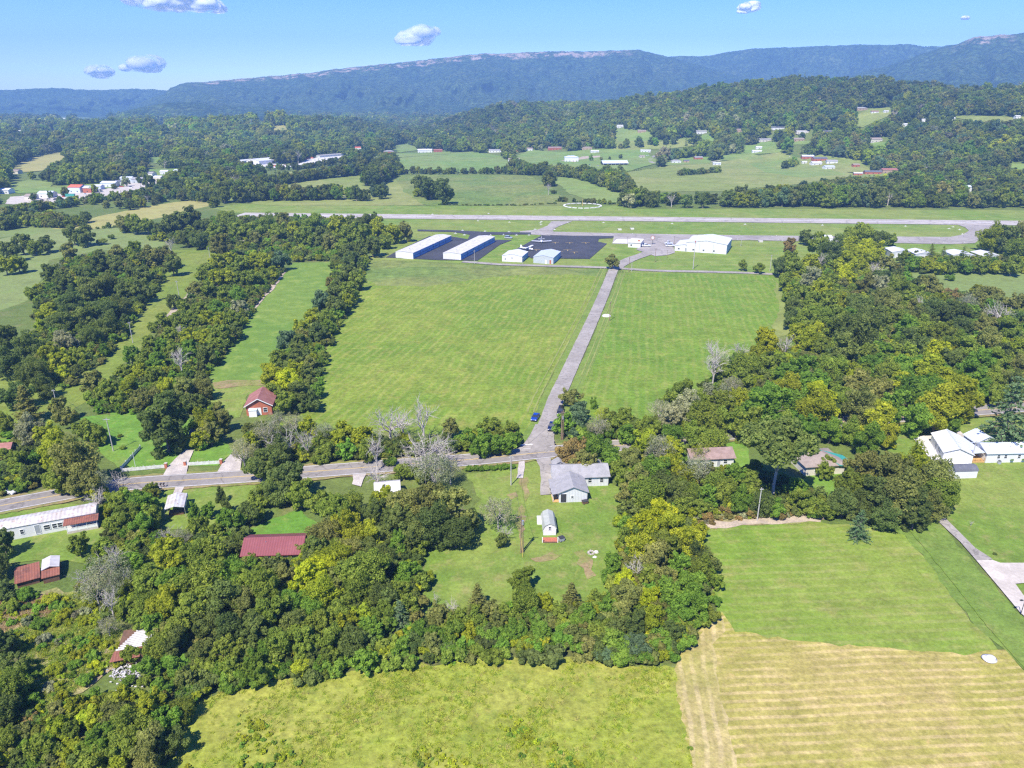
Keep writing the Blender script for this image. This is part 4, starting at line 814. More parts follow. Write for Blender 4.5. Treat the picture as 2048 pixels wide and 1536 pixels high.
region("by the ruined shed at the lower left", "210 1140 38 p S,190 1176 30 p S,236 1168 28 p S,228 1120 24 p D,222 1210 26 p D,170 1150 22 p D,282 1240 24 m,318 1290 30 m,350 1286 30 d,306 1252 22 g,250 1222 20 m,215 1250 20 p S,262 1306 18 m,300 1334 20 g,258 1362 13 g U,288 1364 14 m U,238 1326 12 y U,246 1290 13 y U,270 1338 9 g U")
region("in the lower left corner wood", "300 1418 34 y,262 1450 36 m,330 1440 30 g,224 1430 28 o,300 1490 40 o,248 1500 36 m,200 1480 30 g,346 1482 30 d,180 1530 34 m,290 1545 36 o,230 1560 36 y,140 1500 24 y U,250 1390 18 y,322 1376 22 g,360 1420 24 m,20 1372 36 m,0 1420 34 d,28 1330 26 d,6 1290 28 k,60 1400 18 g U,90 1480 20 g U,60 1540 24 g U,110 1560 24 y U,10 1480 24 m,80 1250 16 g U,50 1190 18 g U,100 1200 16 y U,20 1215 18 m U,130 1230 14 y U,6 1085 26 k,-10 1130 28 k,8 1180 20 k,112 1340 16 y U,150 1330 14 g U,170 1360 16 g U,60 1440 16 r U")
region("in front of the brown-roofed cottage", "1395 938 30 p S,1395 905 18 y S,1370 1008 20 m,1404 1014 18 m,1452 984 30 m,1482 1000 24 g,1430 966 26 m,1524 1004 24 d,1602 1002 24 m,1552 1012 20 g,1632 1012 18 m,1470 955 24 g,1500 968 22 m,1420 992 20 g,1590 980 20 g,1454 1018 14 r U,1560 1030 13 r U,1500 1026 13 r U,1410 1032 13 r U,1625 1030 12 g U")
region("behind the brown-roofed cottage along the road", "1409 842 36 m,1368 816 32 p,1426 878 26 m,1388 868 24 m,1340 840 26 p,1300 852 24 m,1345 870 24 g,1464 835 30 m,1445 812 26 m,1320 818 22 p S,1535 826 44 g,1497 852 32 m,1566 850 28 m")
region("beside the house with the green porch roof", "1561 892 66 d T,1634 816 40 y,1662 858 26 g,1612 850 26 g,1722 812 36 o,1755 842 36 y,1736 880 34 g,1700 862 24 m,1776 868 26 y,1650 942 16 m,1656 928 14 m")
region("in the olive clump left of the white metal garage", "1737 934 40 o,1704 970 38 m,1780 944 46 o,1824 936 42 y,1868 952 42 o,1882 984 32 m,1800 992 46 o,1750 998 38 k,1832 1020 36 k,1688 1004 28 k,1650 1018 20 m,1772 1032 26 k,1720 1053 24 b C,1856 1008 28 o,1722 1010 26 d,1760 960 26 y")
region("behind the white metal garage beside the road", "1876 820 42 y,1848 798 36 g,1920 802 36 y,1835 838 30 g,1900 845 24 g,2016 838 58 b C,2075 845 50 b C")
region("in the far end of the right wood, by the taxiway", "1720 474 30 m,1745 482 26 d,1700 480 22 m,1612 472 15 d,1580 490 13 r,1640 492 20 m,1664 504 27 k,1700 496 20 y,1724 508 24 Y,1748 500 20 y,1782 478 12 m,1560 533 17 k,1578 524 17 m,1592 540 18 m,1620 530 18 y,1634 520 17 p D,1686 534 22 y,1706 520 21 y,1736 526 21 y,1754 540 16 p D,1772 528 18 o,1984 474 24 y,2012 480 22 d,2040 470 24 o,2045 498 24 m")
region("in the shrubby row in front of the small white hangars", "1812 514 12 m,1830 528 13 g,1862 506 12 m C,1886 510 12 m C,1926 510 12 m C,1980 514 12 m C,1852 532 12 y,1878 534 13 y,1905 532 14 m,1934 532 14 g,1962 532 14 m,1992 532 13 y,2024 534 16 m,2045 528 14 y,1845 544 7 d U,1862 556 8 m U,1900 556 9 g U")
region("at the left edge of the right wood", "1572 564 15 m,1587 590 15 m,1603 588 20 m,1588 614 17 d,1582 640 16 k,1606 644 21 m,1597 668 20 y,1628 664 23 y,1622 610 22 m,1622 562 24 p,1640 586 20 y,1534 686 24 Y,1520 706 24 y,1572 692 20 p D,1432 704 24 p D,1482 702 18 p D,1428 742 26 p D,1442 722 20 p S,1495 730 26 m,1530 726 22 m,1568 746 24 g,1450 750 22 m,1480 762 22 m")
region("in the upper half of the right wood", "1692 552 20 Y,1662 564 18 m,1732 572 23 o,1758 578 21 p,1795 578 25 m,1828 586 20 m,1860 574 19 o,1654 604 21 m,1686 604 23 y,1718 610 25 d,1750 604 23 o,1781 606 23 o,1809 604 20 m,1840 608 17 p D,1868 618 25 k,1904 622 27 k,1936 604 18 p S,1964 596 18 o,1986 590 20 o,2002 622 22 p D,2036 610 20 o,1640 634 25 m,1670 634 21 m,1748 628 28 d,1716 660 40 d,1678 662 26 m,1780 640 20 m,1806 640 23 m,1812 658 22 g,1850 660 25 m,1890 666 27 m,1924 654 24 k,1970 654 27 o,2018 664 26 m,1900 590 14 r")
region("in the middle of the right wood", "1610 686 25 y,1641 695 23 m,1691 708 36 d,1761 698 21 g,1738 704 20 m,1790 700 22 m,1822 690 30 k,1875 704 22 Y,1852 700 20 m,1908 690 24 m,1940 704 27 m,1985 686 27 o,2028 694 26 y,1621 724 25 o,1602 746 31 g,1664 736 27 m,1700 742 24 y,1750 728 25 g,1778 738 24 m,1811 736 29 g,1852 742 32 y,1906 718 24 d,1950 730 30 g,1996 726 27 m,2038 730 24 o,1880 752 24 g")
region("in the near half of the right wood", "1432 790 30 p,1400 800 24 m,1527 796 36 g,1484 800 28 y,1577 774 31 y,1628 766 32 g,1642 800 32 Y,1710 774 32 o,1758 782 32 o,1684 792 24 m,1799 774 27 y,1843 780 34 g,1894 768 34 y,1922 796 30 y,1957 766 26 g,1990 762 24 m,2030 768 26 d,1596 812 26 g,1365 780 24 m,1340 800 22 m,1466 770 20 p S,1790 812 28 g,2000 790 22 m")
region("alone on the lawns and fields", "860 374 21 k,888 384 20 k,838 366 15 d,712 386 13 k,732 388 11 d,762 382 13 k,1097 378 8 p D,1107 384 6 d U,1226 522 14 o,1487 531 9 m,1517 534 11 m,1003 1080 13 d,996 1020 30 p S,1010 1060 16 p D,330 322 4 r,1280 408 5 g U,1943 1046 5 r D,1990 1108 4 d U,245 896 6 m U")
region("in the low hedge beside the country road", "938 938 8 g U,950 937 8 g U,962 937 8 g U,974 936 8 g U,986 936 8 g U,998 935 8 g U,1010 934 8 g U,1022 934 8 g U")
# ---------------------------------------------------------------- place the individual trees
THIN = [i for i, (p_, _) in enumerate(REG) if 'brushy strip' in p_ or 'dark grove' in p_ or 'tall grove' in p_ or 'smooth strip' in p_ or 'mass of trees' in p_]
def place_trees():
    rng = random.Random(5); allt = []
    for ri, (ph, lst) in enumerate(REG):
        for t in lst: allt.append((ri, *t))
    # the 300 that show largest stay individuals, per kind of plant
    leafy = sorted([t for t in allt if t[5] == 'B'], key=lambda t: -t[3]); keepB = set(id(t) for t in leafy[:LIMIT_B])
    bush = sorted([t for t in allt if t[5] == 'U'], key=lambda t: -t[3]); keepU = set(id(t) for t in bush[:290])
    rest = []; proto = {}
    byreg = {}
    for t in allt:
        if (t[5] == 'B' and id(t) not in keepB) or (t[5] == 'U' and id(t) not in keepU): rest.append(t)
        else: byreg.setdefault(t[0], []).append(t)
    for ri, lst in byreg.items():
        ph = REG[ri][0]; cls = {}
        for t in lst: cls.setdefault((t[4], t[5]), []).append(t)
        for (c, kd), ts in cls.items():
            ts.sort(key=lambda t: t[1])
            for i, t in enumerate(ts):
                _, cx, cy, r, c, kd = t; vi = rng.randrange(len(VAR[kd])); x, y, z, R = tree_at(cx, cy, r, c, kd, vi, rng)
                nm, kn, cat = KNAME[kd]; noun = kn if kd in 'DT' else f"{CNAME[c]} {kn}"
                if len(ts) == 1: lab = f"the {noun} {ph}" if False else f"only {noun} {ph}"
                else: lab = f"{NUM[i]} {noun} from the left {ph}"
                w = lab.split()
                if len(w) > 16: lab = ' '.join(x for x in w if x not in ('the', 'with', 'thin', 'leaves'))
                key = (kd, vi); v = VAR[kd][vi]
                root = empty(nm, (x, y, z), rng.uniform(0, 6.28), lab, cat, f"plants {ph}")
                sx = R * rng.uniform(.94, 1.08); q = (.95 if r > 22 else .87) if kd == 'B' else 1.0
                q *= .88 if ri in THIN else 1.0; R *= q; sx *= q; root.scale = (sx, sx * rng.uniform(.92, 1.08), R)
                tr = link('stem' if kd == 'U' else 'trunk', v[1], root)
                if v[0] is not None:
                    cr = link('crown', v[0], root); tc = TINT[c]; j = rng.uniform(.82, 1.2); h = rng.uniform(.94, 1.06)
                    cr.color = (tc[0] * j * h, tc[1] * j, tc[2] * j, 1)
                if len(v) > 3: link('branches', v[3], root)
                PLACED.append((x, y, R))
    return rest
LIMIT_B = 300
REST = place_trees()
# ---------------------------------------------------------------- instanced masses (stuff)
def lod_obj(name, me, mats):
    me2 = me.copy(); me2.materials.clear(); [me2.materials.append(m_) for m_ in mats]; return bpy.data.objects.new(name, me2)
def join_np(name, parts):
    """parts: (mesh, material) -> one mesh with material slots"""
    V = []; Fi = []; T = []; MI = []; A = []; b = 0
    for k, (me, _) in enumerate(parts):
        n = len(me.vertices); co = np.empty(n * 3, np.float32); me.vertices.foreach_get('co', co); V.append(co.reshape(-1, 3))
        li = np.empty(len(me.loops), np.int32); me.loops.foreach_get('vertex_index', li); Fi.append(li + b)
        lt = np.empty(len(me.polygons), np.int32); me.polygons.foreach_get('loop_total', lt); T.append(lt); MI.append(np.full(len(lt), k, np.int32))
        a = np.full(n, .5, np.float32)
        if 'v' in me.attributes: me.attributes['v'].data.foreach_get('value', a)
        A.append(a); b += n
    me = mesh_np(name, np.concatenate(V), np.concatenate(Fi), np.concatenate(T))
    for _, m_ in parts: me.materials.append(m_)
    me.polygons.foreach_set('material_index', np.concatenate(MI)); fattr(me, 'v', np.concatenate(A)); return me
TPL = bpy.data.collections.new("wood_templates")
def tpl(prefix, me): o = bpy.data.objects.new(prefix, me); TPL.objects.link(o); return o
tplist = []
for s in range(5):
    c, L = crown_mesh("wood_tree", 200 + s, 1.25, 26, 1700, .115, zs=(1.0, 1.2, 1.0, 1.3, 1.1)[s], flat=-.9); tplist.append(join_np("a%d_wood_tree" % s, [(c, M['leaf_i']), (trunk_mesh("wt", L, 1.25, M['bark'], nb=4, seed=s), M['bark'])]))
c, t = conifer_mesh("wood_conifer", 210, layers=9, per=8, dens=11, size=.13, rmax=.75); tplist.append(join_np("b_wood_conifer", [(c, M['leaf_i']), (t, M['bark'])]))
t, b = dead_mesh("wood_bare", 211, 2.5, 1.1, M['pale_bark'], lv=3); tplist.append(join_np("c_wood_bare", [(t, M['pale_bark']), (b, M['pale_bark'])]))
for s in range(3):
    c, L = crown_mesh("wood_bush", 220 + s, .6, 14, 1300, .12, shape='low', flat=-.3); tplist.append(join_np("d%d_wood_bush" % s, [(c, M['leaf_i'])]))
def tuft_mesh(seed, n=30, h=.26):
    rng = np.random.RandomState(seed); V = []; A = []
    for i in range(n):
        a = rng.rand() * 6.28; r = rng.rand() * .45; b = np.array([math.cos(a) * r, math.sin(a) * r, -.03]); l = rng.randn(3) * .26; l[2] = h * rng.uniform(.5, 1.2)
        w = np.array([math.cos(a + 1.5), math.sin(a + 1.5), 0]) * .055
        V += [b - w, b + w, b + l + w * .3, b + l - w * .3]; A += [rng.rand()] * 4
    me = mesh_np("tuft", np.array(V), np.arange(len(V)), 4, M['leaf_i']); fattr(me, 'v', A); return me
for s in range(3): tplist.append(tuft_mesh(s))
NTREE, ICON, IBARE, IBUSH, ITUFT = 5, 5, 6, (7, 8, 9), (10, 11, 12)
for i, me in enumerate(tplist): tpl("t%02d" % i, me)
def gn_tree():
    ng = bpy.data.node_groups.new("plant_scatter", 'GeometryNodeTree')
    ng.interface.new_socket("Geometry", in_out='INPUT', socket_type='NodeSocketGeometry'); ng.interface.new_socket("Geometry", in_out='OUTPUT', socket_type='NodeSocketGeometry')
    N = ng.nodes; L = ng.links; gi = N.new('NodeGroupInput'); go = N.new('NodeGroupOutput')
    ci = N.new('GeometryNodeCollectionInfo'); ci.inputs['Collection'].default_value = TPL; ci.inputs['Separate Children'].default_value = True; ci.inputs['Reset Children'].default_value = True
    ip = N.new('GeometryNodeInstanceOnPoints'); mp = N.new('GeometryNodeMeshToPoints')
    def at(n, t): a = N.new('GeometryNodeInputNamedAttribute'); a.data_type = t; a.inputs['Name'].default_value = n; return a.outputs['Attribute']
    L.new(gi.outputs[0], mp.inputs[0]); L.new(mp.outputs[0], ip.inputs['Points']); L.new(ci.outputs[0], ip.inputs['Instance'])
    ip.inputs['Pick Instance'].default_value = True
    L.new(at('idx', 'INT'), ip.inputs['Instance Index']); L.new(at('rotz', 'FLOAT_VECTOR'), ip.inputs['Rotation']); L.new(at('scl', 'FLOAT_VECTOR'), ip.inputs['Scale'])
    L.new(ip.outputs[0], go.inputs[0]); return ng
NG = gn_tree()
def scatter(name, label, pts, R, idx, tint, seed=1):
    """pts (n,3), R (n,), idx (n,), tint (n,3)"""
    n = len(pts); rng = np.random.RandomState(seed); me = bpy.data.meshes.new(name)
    me.vertices.add(n); me.vertices.foreach_set('co', np.asarray(pts, np.float32).ravel())
    a = me.attributes.new('idx', 'INT', 'POINT'); a.data.foreach_set('value', np.asarray(idx, np.int32))
    rz = np.zeros((n, 3), np.float32); rz[:, 2] = rng.rand(n) * 6.28; a = me.attributes.new('rotz', 'FLOAT_VECTOR', 'POINT'); a.data.foreach_set('vector', rz.ravel())
    s = np.stack([R, R, R * rng.uniform(.85, 1.15, n)], -1).astype(np.float32); a = me.attributes.new('scl', 'FLOAT_VECTOR', 'POINT'); a.data.foreach_set('vector', s.ravel())
    a = me.attributes.new('tint', 'FLOAT_VECTOR', 'POINT'); a.data.foreach_set('vector', np.asarray(tint, np.float32).ravel())
    o = link(name, me); md = o.modifiers.new("scatter", 'NODES'); md.node_group = NG
    return tag(o, label, None, None, 'stuff')
def tints(rng, n, pal):
    """pal: list of (key, weight)"""
    k = np.array([TINT[a] for a, _ in pal]); w = np.array([b for _, b in pal], float); w /= w.sum()
    t = k[rng.choice(len(pal), n, p=w)]; return t * rng.uniform(.75, 1.25, (n, 1)) * rng.uniform(.93, 1.07, (n, 3))
FORP = [('d', 5), ('k', 3), ('m', 5), ('g', 1.5), ('y', 1.3), ('o', 2.5), ('p', .25), ('b', 1.2)]
# small listed trees that are past the 300 largest
if REST:
    rr = random.Random(9); P3 = []; RR = []; II = []; TT = []
    for ri, cx, cy, r, c, kd in REST:
        x, y, z, R = tree_at(cx, cy, r, c, kd, 0, rr); P3.append((x, y, z)); RR.append(R); PLACED.append((x, y, R))
        II.append(rr.randrange(NTREE) if kd == 'B' else rr.choice(IBUSH)); TT.append(TINT[c])
    scatter('woodland', "smaller trees standing among the woods and tree lines near the airfield", np.array(P3), np.array(RR), II, np.array(TT), 3)
# gap filling inside the near woods: bushes and low trees on the ground
NEARW = [("undergrowth below the right wood", [(1562, 545), (1800, 548), (1850, 585), (2060, 620), (2150, 700), (2150, 815), (1900, 822), (1700, 838), (1500, 860), (1300, 882), (1250, 890), (1130, 880), (1120, 862), (1300, 855), (1400, 800), (1470, 745), (1590, 690), (1592, 640), (1575, 600)], 3.4, 1.6, 3.4),
         ("undergrowth in the dark grove on the left", [(70, 600), (130, 520), (330, 500), (330, 560), (280, 630), (210, 730), (120, 790), (70, 760)], 3.2, 1.2, 2.3),
         ("undergrowth in the brushy strip", [(410, 530), (560, 525), (568, 545), (520, 600), (480, 670), (410, 770), (440, 830), (200, 830), (170, 800), (250, 750), (310, 680), (400, 580)], 2.4, .9, 1.8),
         ("undergrowth in the grove by the upper strip", [(300, 480), (420, 440), (640, 440), (760, 455), (770, 470), (745, 500), (690, 520), (590, 524), (440, 510), (400, 495)], 4.0, 1.5, 3.2),
         ("undergrowth along the tree line by the hay field", [(670, 525), (735, 520), (720, 575), (690, 640), (650, 720), (640, 790), (590, 840), (560, 800), (545, 765), (590, 690), (650, 610)], 3.0, 1.3, 2.6),
         ("undergrowth beside the country road", [(490, 860), (620, 870), (760, 890), (900, 885), (1040, 880), (1030, 900), (900, 915), (640, 935), (500, 945)], 2.6, 1.0, 2.4),
         ("undergrowth below the red-roofed house and round the lower woods", [(230, 1060), (330, 1080), (480, 1070), (490, 1125), (600, 1130), (720, 1090), (830, 1130), (850, 1180), (830, 1240), (1200, 1225), (1240, 1110), (1250, 1020), (1240, 920), (1400, 920), (1400, 1010), (1385, 1045), (1410, 1110), (1440, 1210), (1400, 1265), (1350, 1325), (1200, 1325), (900, 1330), (560, 1370), (400, 1400), (330, 1400), (280, 1300), (150, 1180), (180, 1120)], 2.2, .9, 2.2),
         ("undergrowth in the lower left corner", [(330, 1380), (380, 1400), (345, 1480), (320, 1600), (-100, 1700), (-200, 1450), (60, 1440), (180, 1400)], 2.2, .8, 1.9),
         ("undergrowth between the cottage and the garage", [(1400, 960), (1480, 940), (1650, 1000), (1880, 930), (1880, 1010), (1830, 1040), (1650, 1035), (1400, 1020)], 2.4, .9, 2.0),
         ("undergrowth around the mobile home and the carport", [(190, 1000), (300, 985), (320, 1000), (300, 1070), (220, 1080), (210, 1040)], 2.6, 1.0, 2.2),
         ("undergrowth in front of the small white hangars", [(1795, 515), (2100, 522), (2100, 548), (1810, 545)], 3.0, 1.3, 2.3),
         ("undergrowth beside the country road at the far left", [(-60, 905), (60, 880), (110, 900), (120, 985), (0, 1000), (-60, 1010)], 2.6, 1.0, 2.2)]
PX = np.array([(p[0], p[1]) for p in PLACED]); 
OPEN = [[(1108, 925), (1232, 925), (1232, 1010), (1108, 1010)], [(1365, 895), (1480, 890), (1480, 945), (1365, 945)], [(1620, 878), (1700, 878), (1700, 950), (1620, 950)], [(1815, 868), (1960, 868), (1960, 965), (1880, 965)],
        [(480, 1070), (610, 1065), (610, 1130), (480, 1130)], [(480, 775), (555, 775), (555, 840), (480, 840)], [(225, 1235), (330, 1235), (330, 1345), (225, 1345)]]
ROADXY = np.array([(p.x, p.y) for p in main_cl])
def fill(label, poly, sp, r0, r1, seed, treefrac=.25, pal=None):
    rng = np.random.RandomState(seed); w = np.array([G(*p).xy[:] for p in poly]); x0, y0 = w.min(0); x1, y1 = w.max(0)
    gx, gy = np.meshgrid(np.arange(x0, x1, sp), np.arange(y0, y1, sp)); x = (gx + rng.uniform(-.5, .5, gx.shape) * sp).ravel(); y = (gy + rng.uniform(-.5, .5, gx.shape) * sp).ravel()
    ok = inpoly(x, y, [tuple(p) for p in w]); x, y = x[ok], y[ok]; z = H(x, y); px, py = P(x, y, z)
    ok = np.ones(len(x), bool)
    for op in OPEN: ok &= ~inpoly(px, py, op)
    d = np.array([np.min(np.hypot(ROADXY[:, 0] - a, ROADXY[:, 1] - b_)) for a, b_ in zip(x, y)]); ok &= d > 5.2
    x, y, z = x[ok], y[ok], z[ok]; n = len(x); R = rng.uniform(r0, r1, n); idx = rng.choice(IBUSH, n)
    tr = rng.rand(n) < treefrac; idx[tr] = rng.randint(0, NTREE, tr.sum()); R[tr] *= .95
    scatter('undergrowth', label, np.stack([x, y, z], -1), R, idx, tints(rng, n, pal or [('m', 4), ('g', 3), ('d', 3), ('y', 1.6), ('o', 1.5), ('k', 2)]), seed)
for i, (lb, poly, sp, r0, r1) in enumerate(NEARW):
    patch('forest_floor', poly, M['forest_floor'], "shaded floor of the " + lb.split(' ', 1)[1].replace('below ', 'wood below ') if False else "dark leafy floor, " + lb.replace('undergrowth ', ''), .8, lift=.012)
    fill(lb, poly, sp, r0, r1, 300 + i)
fill("weeds and saplings on the scrubby clearing at the lower left", [(-100, 1190), (60, 1195), (170, 1190), (240, 1250), (230, 1330), (130, 1400), (60, 1500), (-100, 1560)], 1.9, .25, 1.1, 390, 0, [('y', 6), ('g', 4), ('p', 1), ('Y', 1)])
def rough_grass():
    rng = np.random.RandomState(17); poly = [(-100, 1190), (60, 1195), (170, 1190), (240, 1250), (230, 1330), (130, 1400), (60, 1500), (-100, 1560)]
    w = np.array([G(*p).xy[:] for p in poly]); x0, y0 = w.min(0); x1, y1 = w.max(0); n = 7000; x = rng.uniform(x0, x1, n); y = rng.uniform(y0, y1, n); ok = inpoly(x, y, [tuple(p) for p in w]); x, y = x[ok], y[ok]; n = len(x)
    k = np.array([(.3, .36, .05), (.36, .38, .08), (.22, .32, .05), (.46, .36, .2), (.4, .28, .17)]); sel = np.where(np.sin(x / 5 + 1) + np.sin(y / 4) > .7, rng.choice([3, 4], n), rng.choice(3, n))
    scatter('rough_grass', "rough green and tan grass on the lower left clearing", np.stack([x, y, np.full(n, .05)], -1), rng.uniform(.6, 1.8, n), rng.choice(ITUFT, n), k[sel], 17)
rough_grass()
fill("dry brush below the big spreading tree", [(1385, 1040), (1400, 1015), (1500, 1005), (1640, 1000), (1640, 1030), (1500, 1038), (1400, 1052)], 1.4, .4, 1.0, 391, 0, [('r', 3), ('o', 3), ('p', 3), ('y', 1)])
# tall grass of the bottom meadow
def meadow():
    rng = np.random.RandomState(7); poly = [(330, 1600), (350, 1440), (420, 1390), (560, 1362), (900, 1328), (1080, 1312), (1250, 1332), (1350, 1340), (1362, 1400), (1378, 1480), (1396, 1620)]
    w = np.array([G(*p).xy[:] for p in poly]); x0, y0 = w.min(0); x1, y1 = w.max(0); n = 8000
    x = rng.uniform(x0, x1, n); y = rng.uniform(y0, y1, n); ok = inpoly(x, y, [tuple(p) for p in w])
    d = np.sin(x / 5.3 + 1) * np.cos(y / 4.1) + np.sin(x / 2.1 - y / 3.3) + .6 * np.sin(x / 11 + y / 9); ok &= rng.rand(n) < np.clip(.45 + .35 * d, .1, 1)
    x, y = x[ok], y[ok]; n = len(x)
    k = np.array([(.36, .42, .05), (.42, .43, .09), (.28, .38, .05), (.46, .42, .14)]); t = k[rng.choice(4, n, p=[.42, .28, .22, .08])]
    scatter('tall_grass', "tall yellowish meadow grass along the bottom", np.stack([x, y, np.full(n, .05)], -1), rng.uniform(.4, 1.1, n), rng.choice(ITUFT, n), t, 7)
    # weeds
    x = rng.uniform(x0, x1, 2600); y = rng.uniform(y0, y1, 2600); ok = inpoly(x, y, [tuple(p) for p in w]) & (np.sin(x / 6 + 2) + np.sin(y / 5) + np.sin((x + y) / 3.1) > 1.1); x, y = x[ok], y[ok]; n = len(x)
    scatter('weeds', "scattered green weeds in the bottom meadow", np.stack([x, y, np.zeros(n)], -1), rng.uniform(.15, .5, n), rng.choice(IBUSH, n), tints(rng, n, [('g', 2), ('y', 4)]) * 1.15, 8)
meadow()
# ---------------------------------------------------------------- far woodland
HEDGES = [  # (px polyline, half-width m, spacing m, radius range) tree lines across the far fields
    ([(450, 405), (520, 400), (600, 400), (690, 398)], 9, 7, (4.5, 6.5)), ([(430, 398), (500, 376), (580, 366), (660, 355), (760, 345), (800, 349)], 8, 7, (4, 6)),
    ([(330, 378), (420, 366), (500, 350)], 16, 8, (5, 7)), ([(500, 341), (600, 340), (690, 326), (760, 320)], 6, 7, (2.8, 4.2)),
    ([(745, 372), (760, 360), (770, 345), (775, 330)], 12, 7, (5, 8)), ([(800, 349), (900, 349), (1000, 348), (1060, 350)], 3.5, 7, (2.5, 4.5)),
    ([(1060, 350), (1120, 352), (1160, 357), (1210, 372), (1252, 390)], 8, 6.5, (4.5, 6.5)), ([(1210, 350), (1240, 362), (1252, 385)], 5, 7, (4, 5)),
    ([(880, 410), (960, 411), (1040, 411), (1110, 408)], 1.5, 5, (.9, 1.6)), ([(1110, 404), (1170, 406), (1240, 410)], 3, 5, (1.2, 2.4)),
    ([(1020, 318), (1040, 330), (1060, 342)], 2.5, 7, (2, 4)), ([(1180, 345), (1250, 343), (1310, 338)], 1, 6, (.8, 1.5)),
    ([(0, 434), (90, 419), (180, 407), (280, 394), (360, 382), (420, 376)], 11, 7.0, (2.4, 3.8)), ([(40, 445), (120, 452), (170, 447)], 10, 6, (2.5, 4)),
    ([(170, 460), (230, 455), (300, 452)], 1.5, 5, (1.2, 2.2)), ([(1360, 352), (1400, 349), (1440, 345)], 3, 7, (2.5, 4)), ([(1570, 338), (1590, 330)], 4, 7, (3, 5)),
    ([(0, 462), (60, 452), (110, 448)], 10, 7, (3, 5)), ([(1040, 305), (1060, 296), (1140, 297), (1240, 297)], 4, 14, (3.5, 5.5)), ([(1220, 296), (1300, 292), (1400, 290)], 10, 15, (4, 6.5)),
    ([(1330, 322), (1350, 318), (1400, 308), (1440, 300)], 9, 9, (4, 7)), ([(60, 402), (140, 392), (230, 378), (300, 362)], 5, 34, (2.5, 4.2)), ([(820, 290), (845, 296)], 3, 12, (3, 4)),
    ([(1240, 340), (1262, 372)], 3, 12, (2, 3)), ([(835, 392), (870, 398), (905, 396)], 4, 6, (2, 4)), ([(700, 398), (770, 392)], 5, 7, (2.5, 5)), ([(1180, 322), (1240, 318)], 2, 30, (2, 4))]
YARDS = [[(1390, 270), (1425, 270), (1432, 283), (1393, 285)], [(1228, 258), (1300, 264), (1310, 282), (1240, 284), (1228, 272)], [(1480, 292), (1560, 288), (1562, 306), (1490, 309)], [(1735, 286), (1778, 286), (1776, 297), (1735, 299)], [(1578, 284), (1625, 284), (1625, 290), (1580, 291)], [(1515, 285), (1550, 285), (1550, 291), (1515, 292)], [(1700, 350), (1800, 346), (1800, 354), (1700, 358)], [(1325, 318), (1420, 314), (1420, 328), (1330, 332)], [(760, 312), (800, 308), (900, 304), (900, 309), (800, 316)], [(290, 340), (360, 338), (362, 350), (300, 356)], [(60, 378), (130, 372), (240, 366), (250, 374), (120, 388)]]
for yp in YARDS: patch('yard', yp, M['far_green'], 'cleared yard around far houses', 2); FARPOLY.insert(0, yp)
def far_wood():
    rng = np.random.RandomState(42); XS = []; YS = []; RS = []
    D = 600.0
    while D < 3600:
        sp = 8.6 + (D - 600) * .0035; amax = rad(41); n = int(2 * amax * D / sp)
        a = np.linspace(-amax, amax, n) + rng.uniform(-.5, .5, n) * sp / D; d = D + rng.uniform(-.5, .5, n) * sp
        XS.append(d * np.sin(a)); YS.append(d * np.cos(a)); RS.append(rng.uniform(.5, .78, n) * sp * rng.choice([.8, 1, 1.15], n)); D += sp
    x = np.concatenate(XS); y = np.concatenate(YS); R = np.concatenate(RS); z = H(x, y); px, py = P(x, y, z)
    ok = np.ones(len(x), bool)
    for poly in FARPOLY: ok &= ~inpoly(px, py, poly)
    ok &= py < 420
    # hidden behind the crest of the ridges
    Dd = np.hypot(x, y); a = np.arctan2(x, y); dc = np.interp(a, RA, RDC); zc = np.interp(a, RA, RZ); ok &= (Dd < dc + 60) | (zc < 60)
    hpx = 2.3 * R * FPX / np.hypot(x, y)
    for poly in FARPOLY[:-1]:
        for q in (.3, .65, .95): ok &= ~inpoly(px, py - q * hpx, poly)
    lowb = (px < 450) & (py > 392) & (py < 450); R = np.where(lowb, R * .6, R)
    for hp in HOUSEPX: ok &= ~((np.abs(px - hp[0]) < hp[2] * .62 + R * FPX / np.hypot(x, y) * .8) & (py > hp[1] - 4) & (py - hpx * .9 < hp[1] - 1))
    x, y, z, R = x[ok], y[ok], z[ok], R[ok]
    X2 = [x]; Y2 = [y]; R2 = [R]
    for pl, hw, sp, (r0, r1) in HEDGES:
        c = resample([G(*p).xy for p in pl], sp * .75)
        for p in c:
            for _ in range(max(1, int(hw / sp * 1.6 + .5))):
                X2.append(np.array([p.x + rng.uniform(-hw, hw) * .7])); Y2.append(np.array([p.y + rng.uniform(-hw, hw)])); R2.append(np.array([rng.uniform(r0, r1)]))
    x = np.concatenate(X2); y = np.concatenate(Y2); R = np.concatenate(R2); z = H(x, y) - .3; n = len(x)
    idx = rng.randint(0, NTREE, n); u = rng.rand(n); idx[u < .06] = ICON; idx[(u > .985)] = IBARE; idx[R < 1.7] = rng.choice(IBUSH, (R < 1.7).sum())
    t = tints(rng, n, FORP); f = (np.sin(x / 130) + np.sin(y / 170 + x / 300))[:, None] * .12 + 1; t *= f
    z += .0; scatter('woodland', "dense woodland covering the low hills and far side of the valley", np.stack([x, y, z], -1), R, idx, t, 11)
    print("far trees", n)
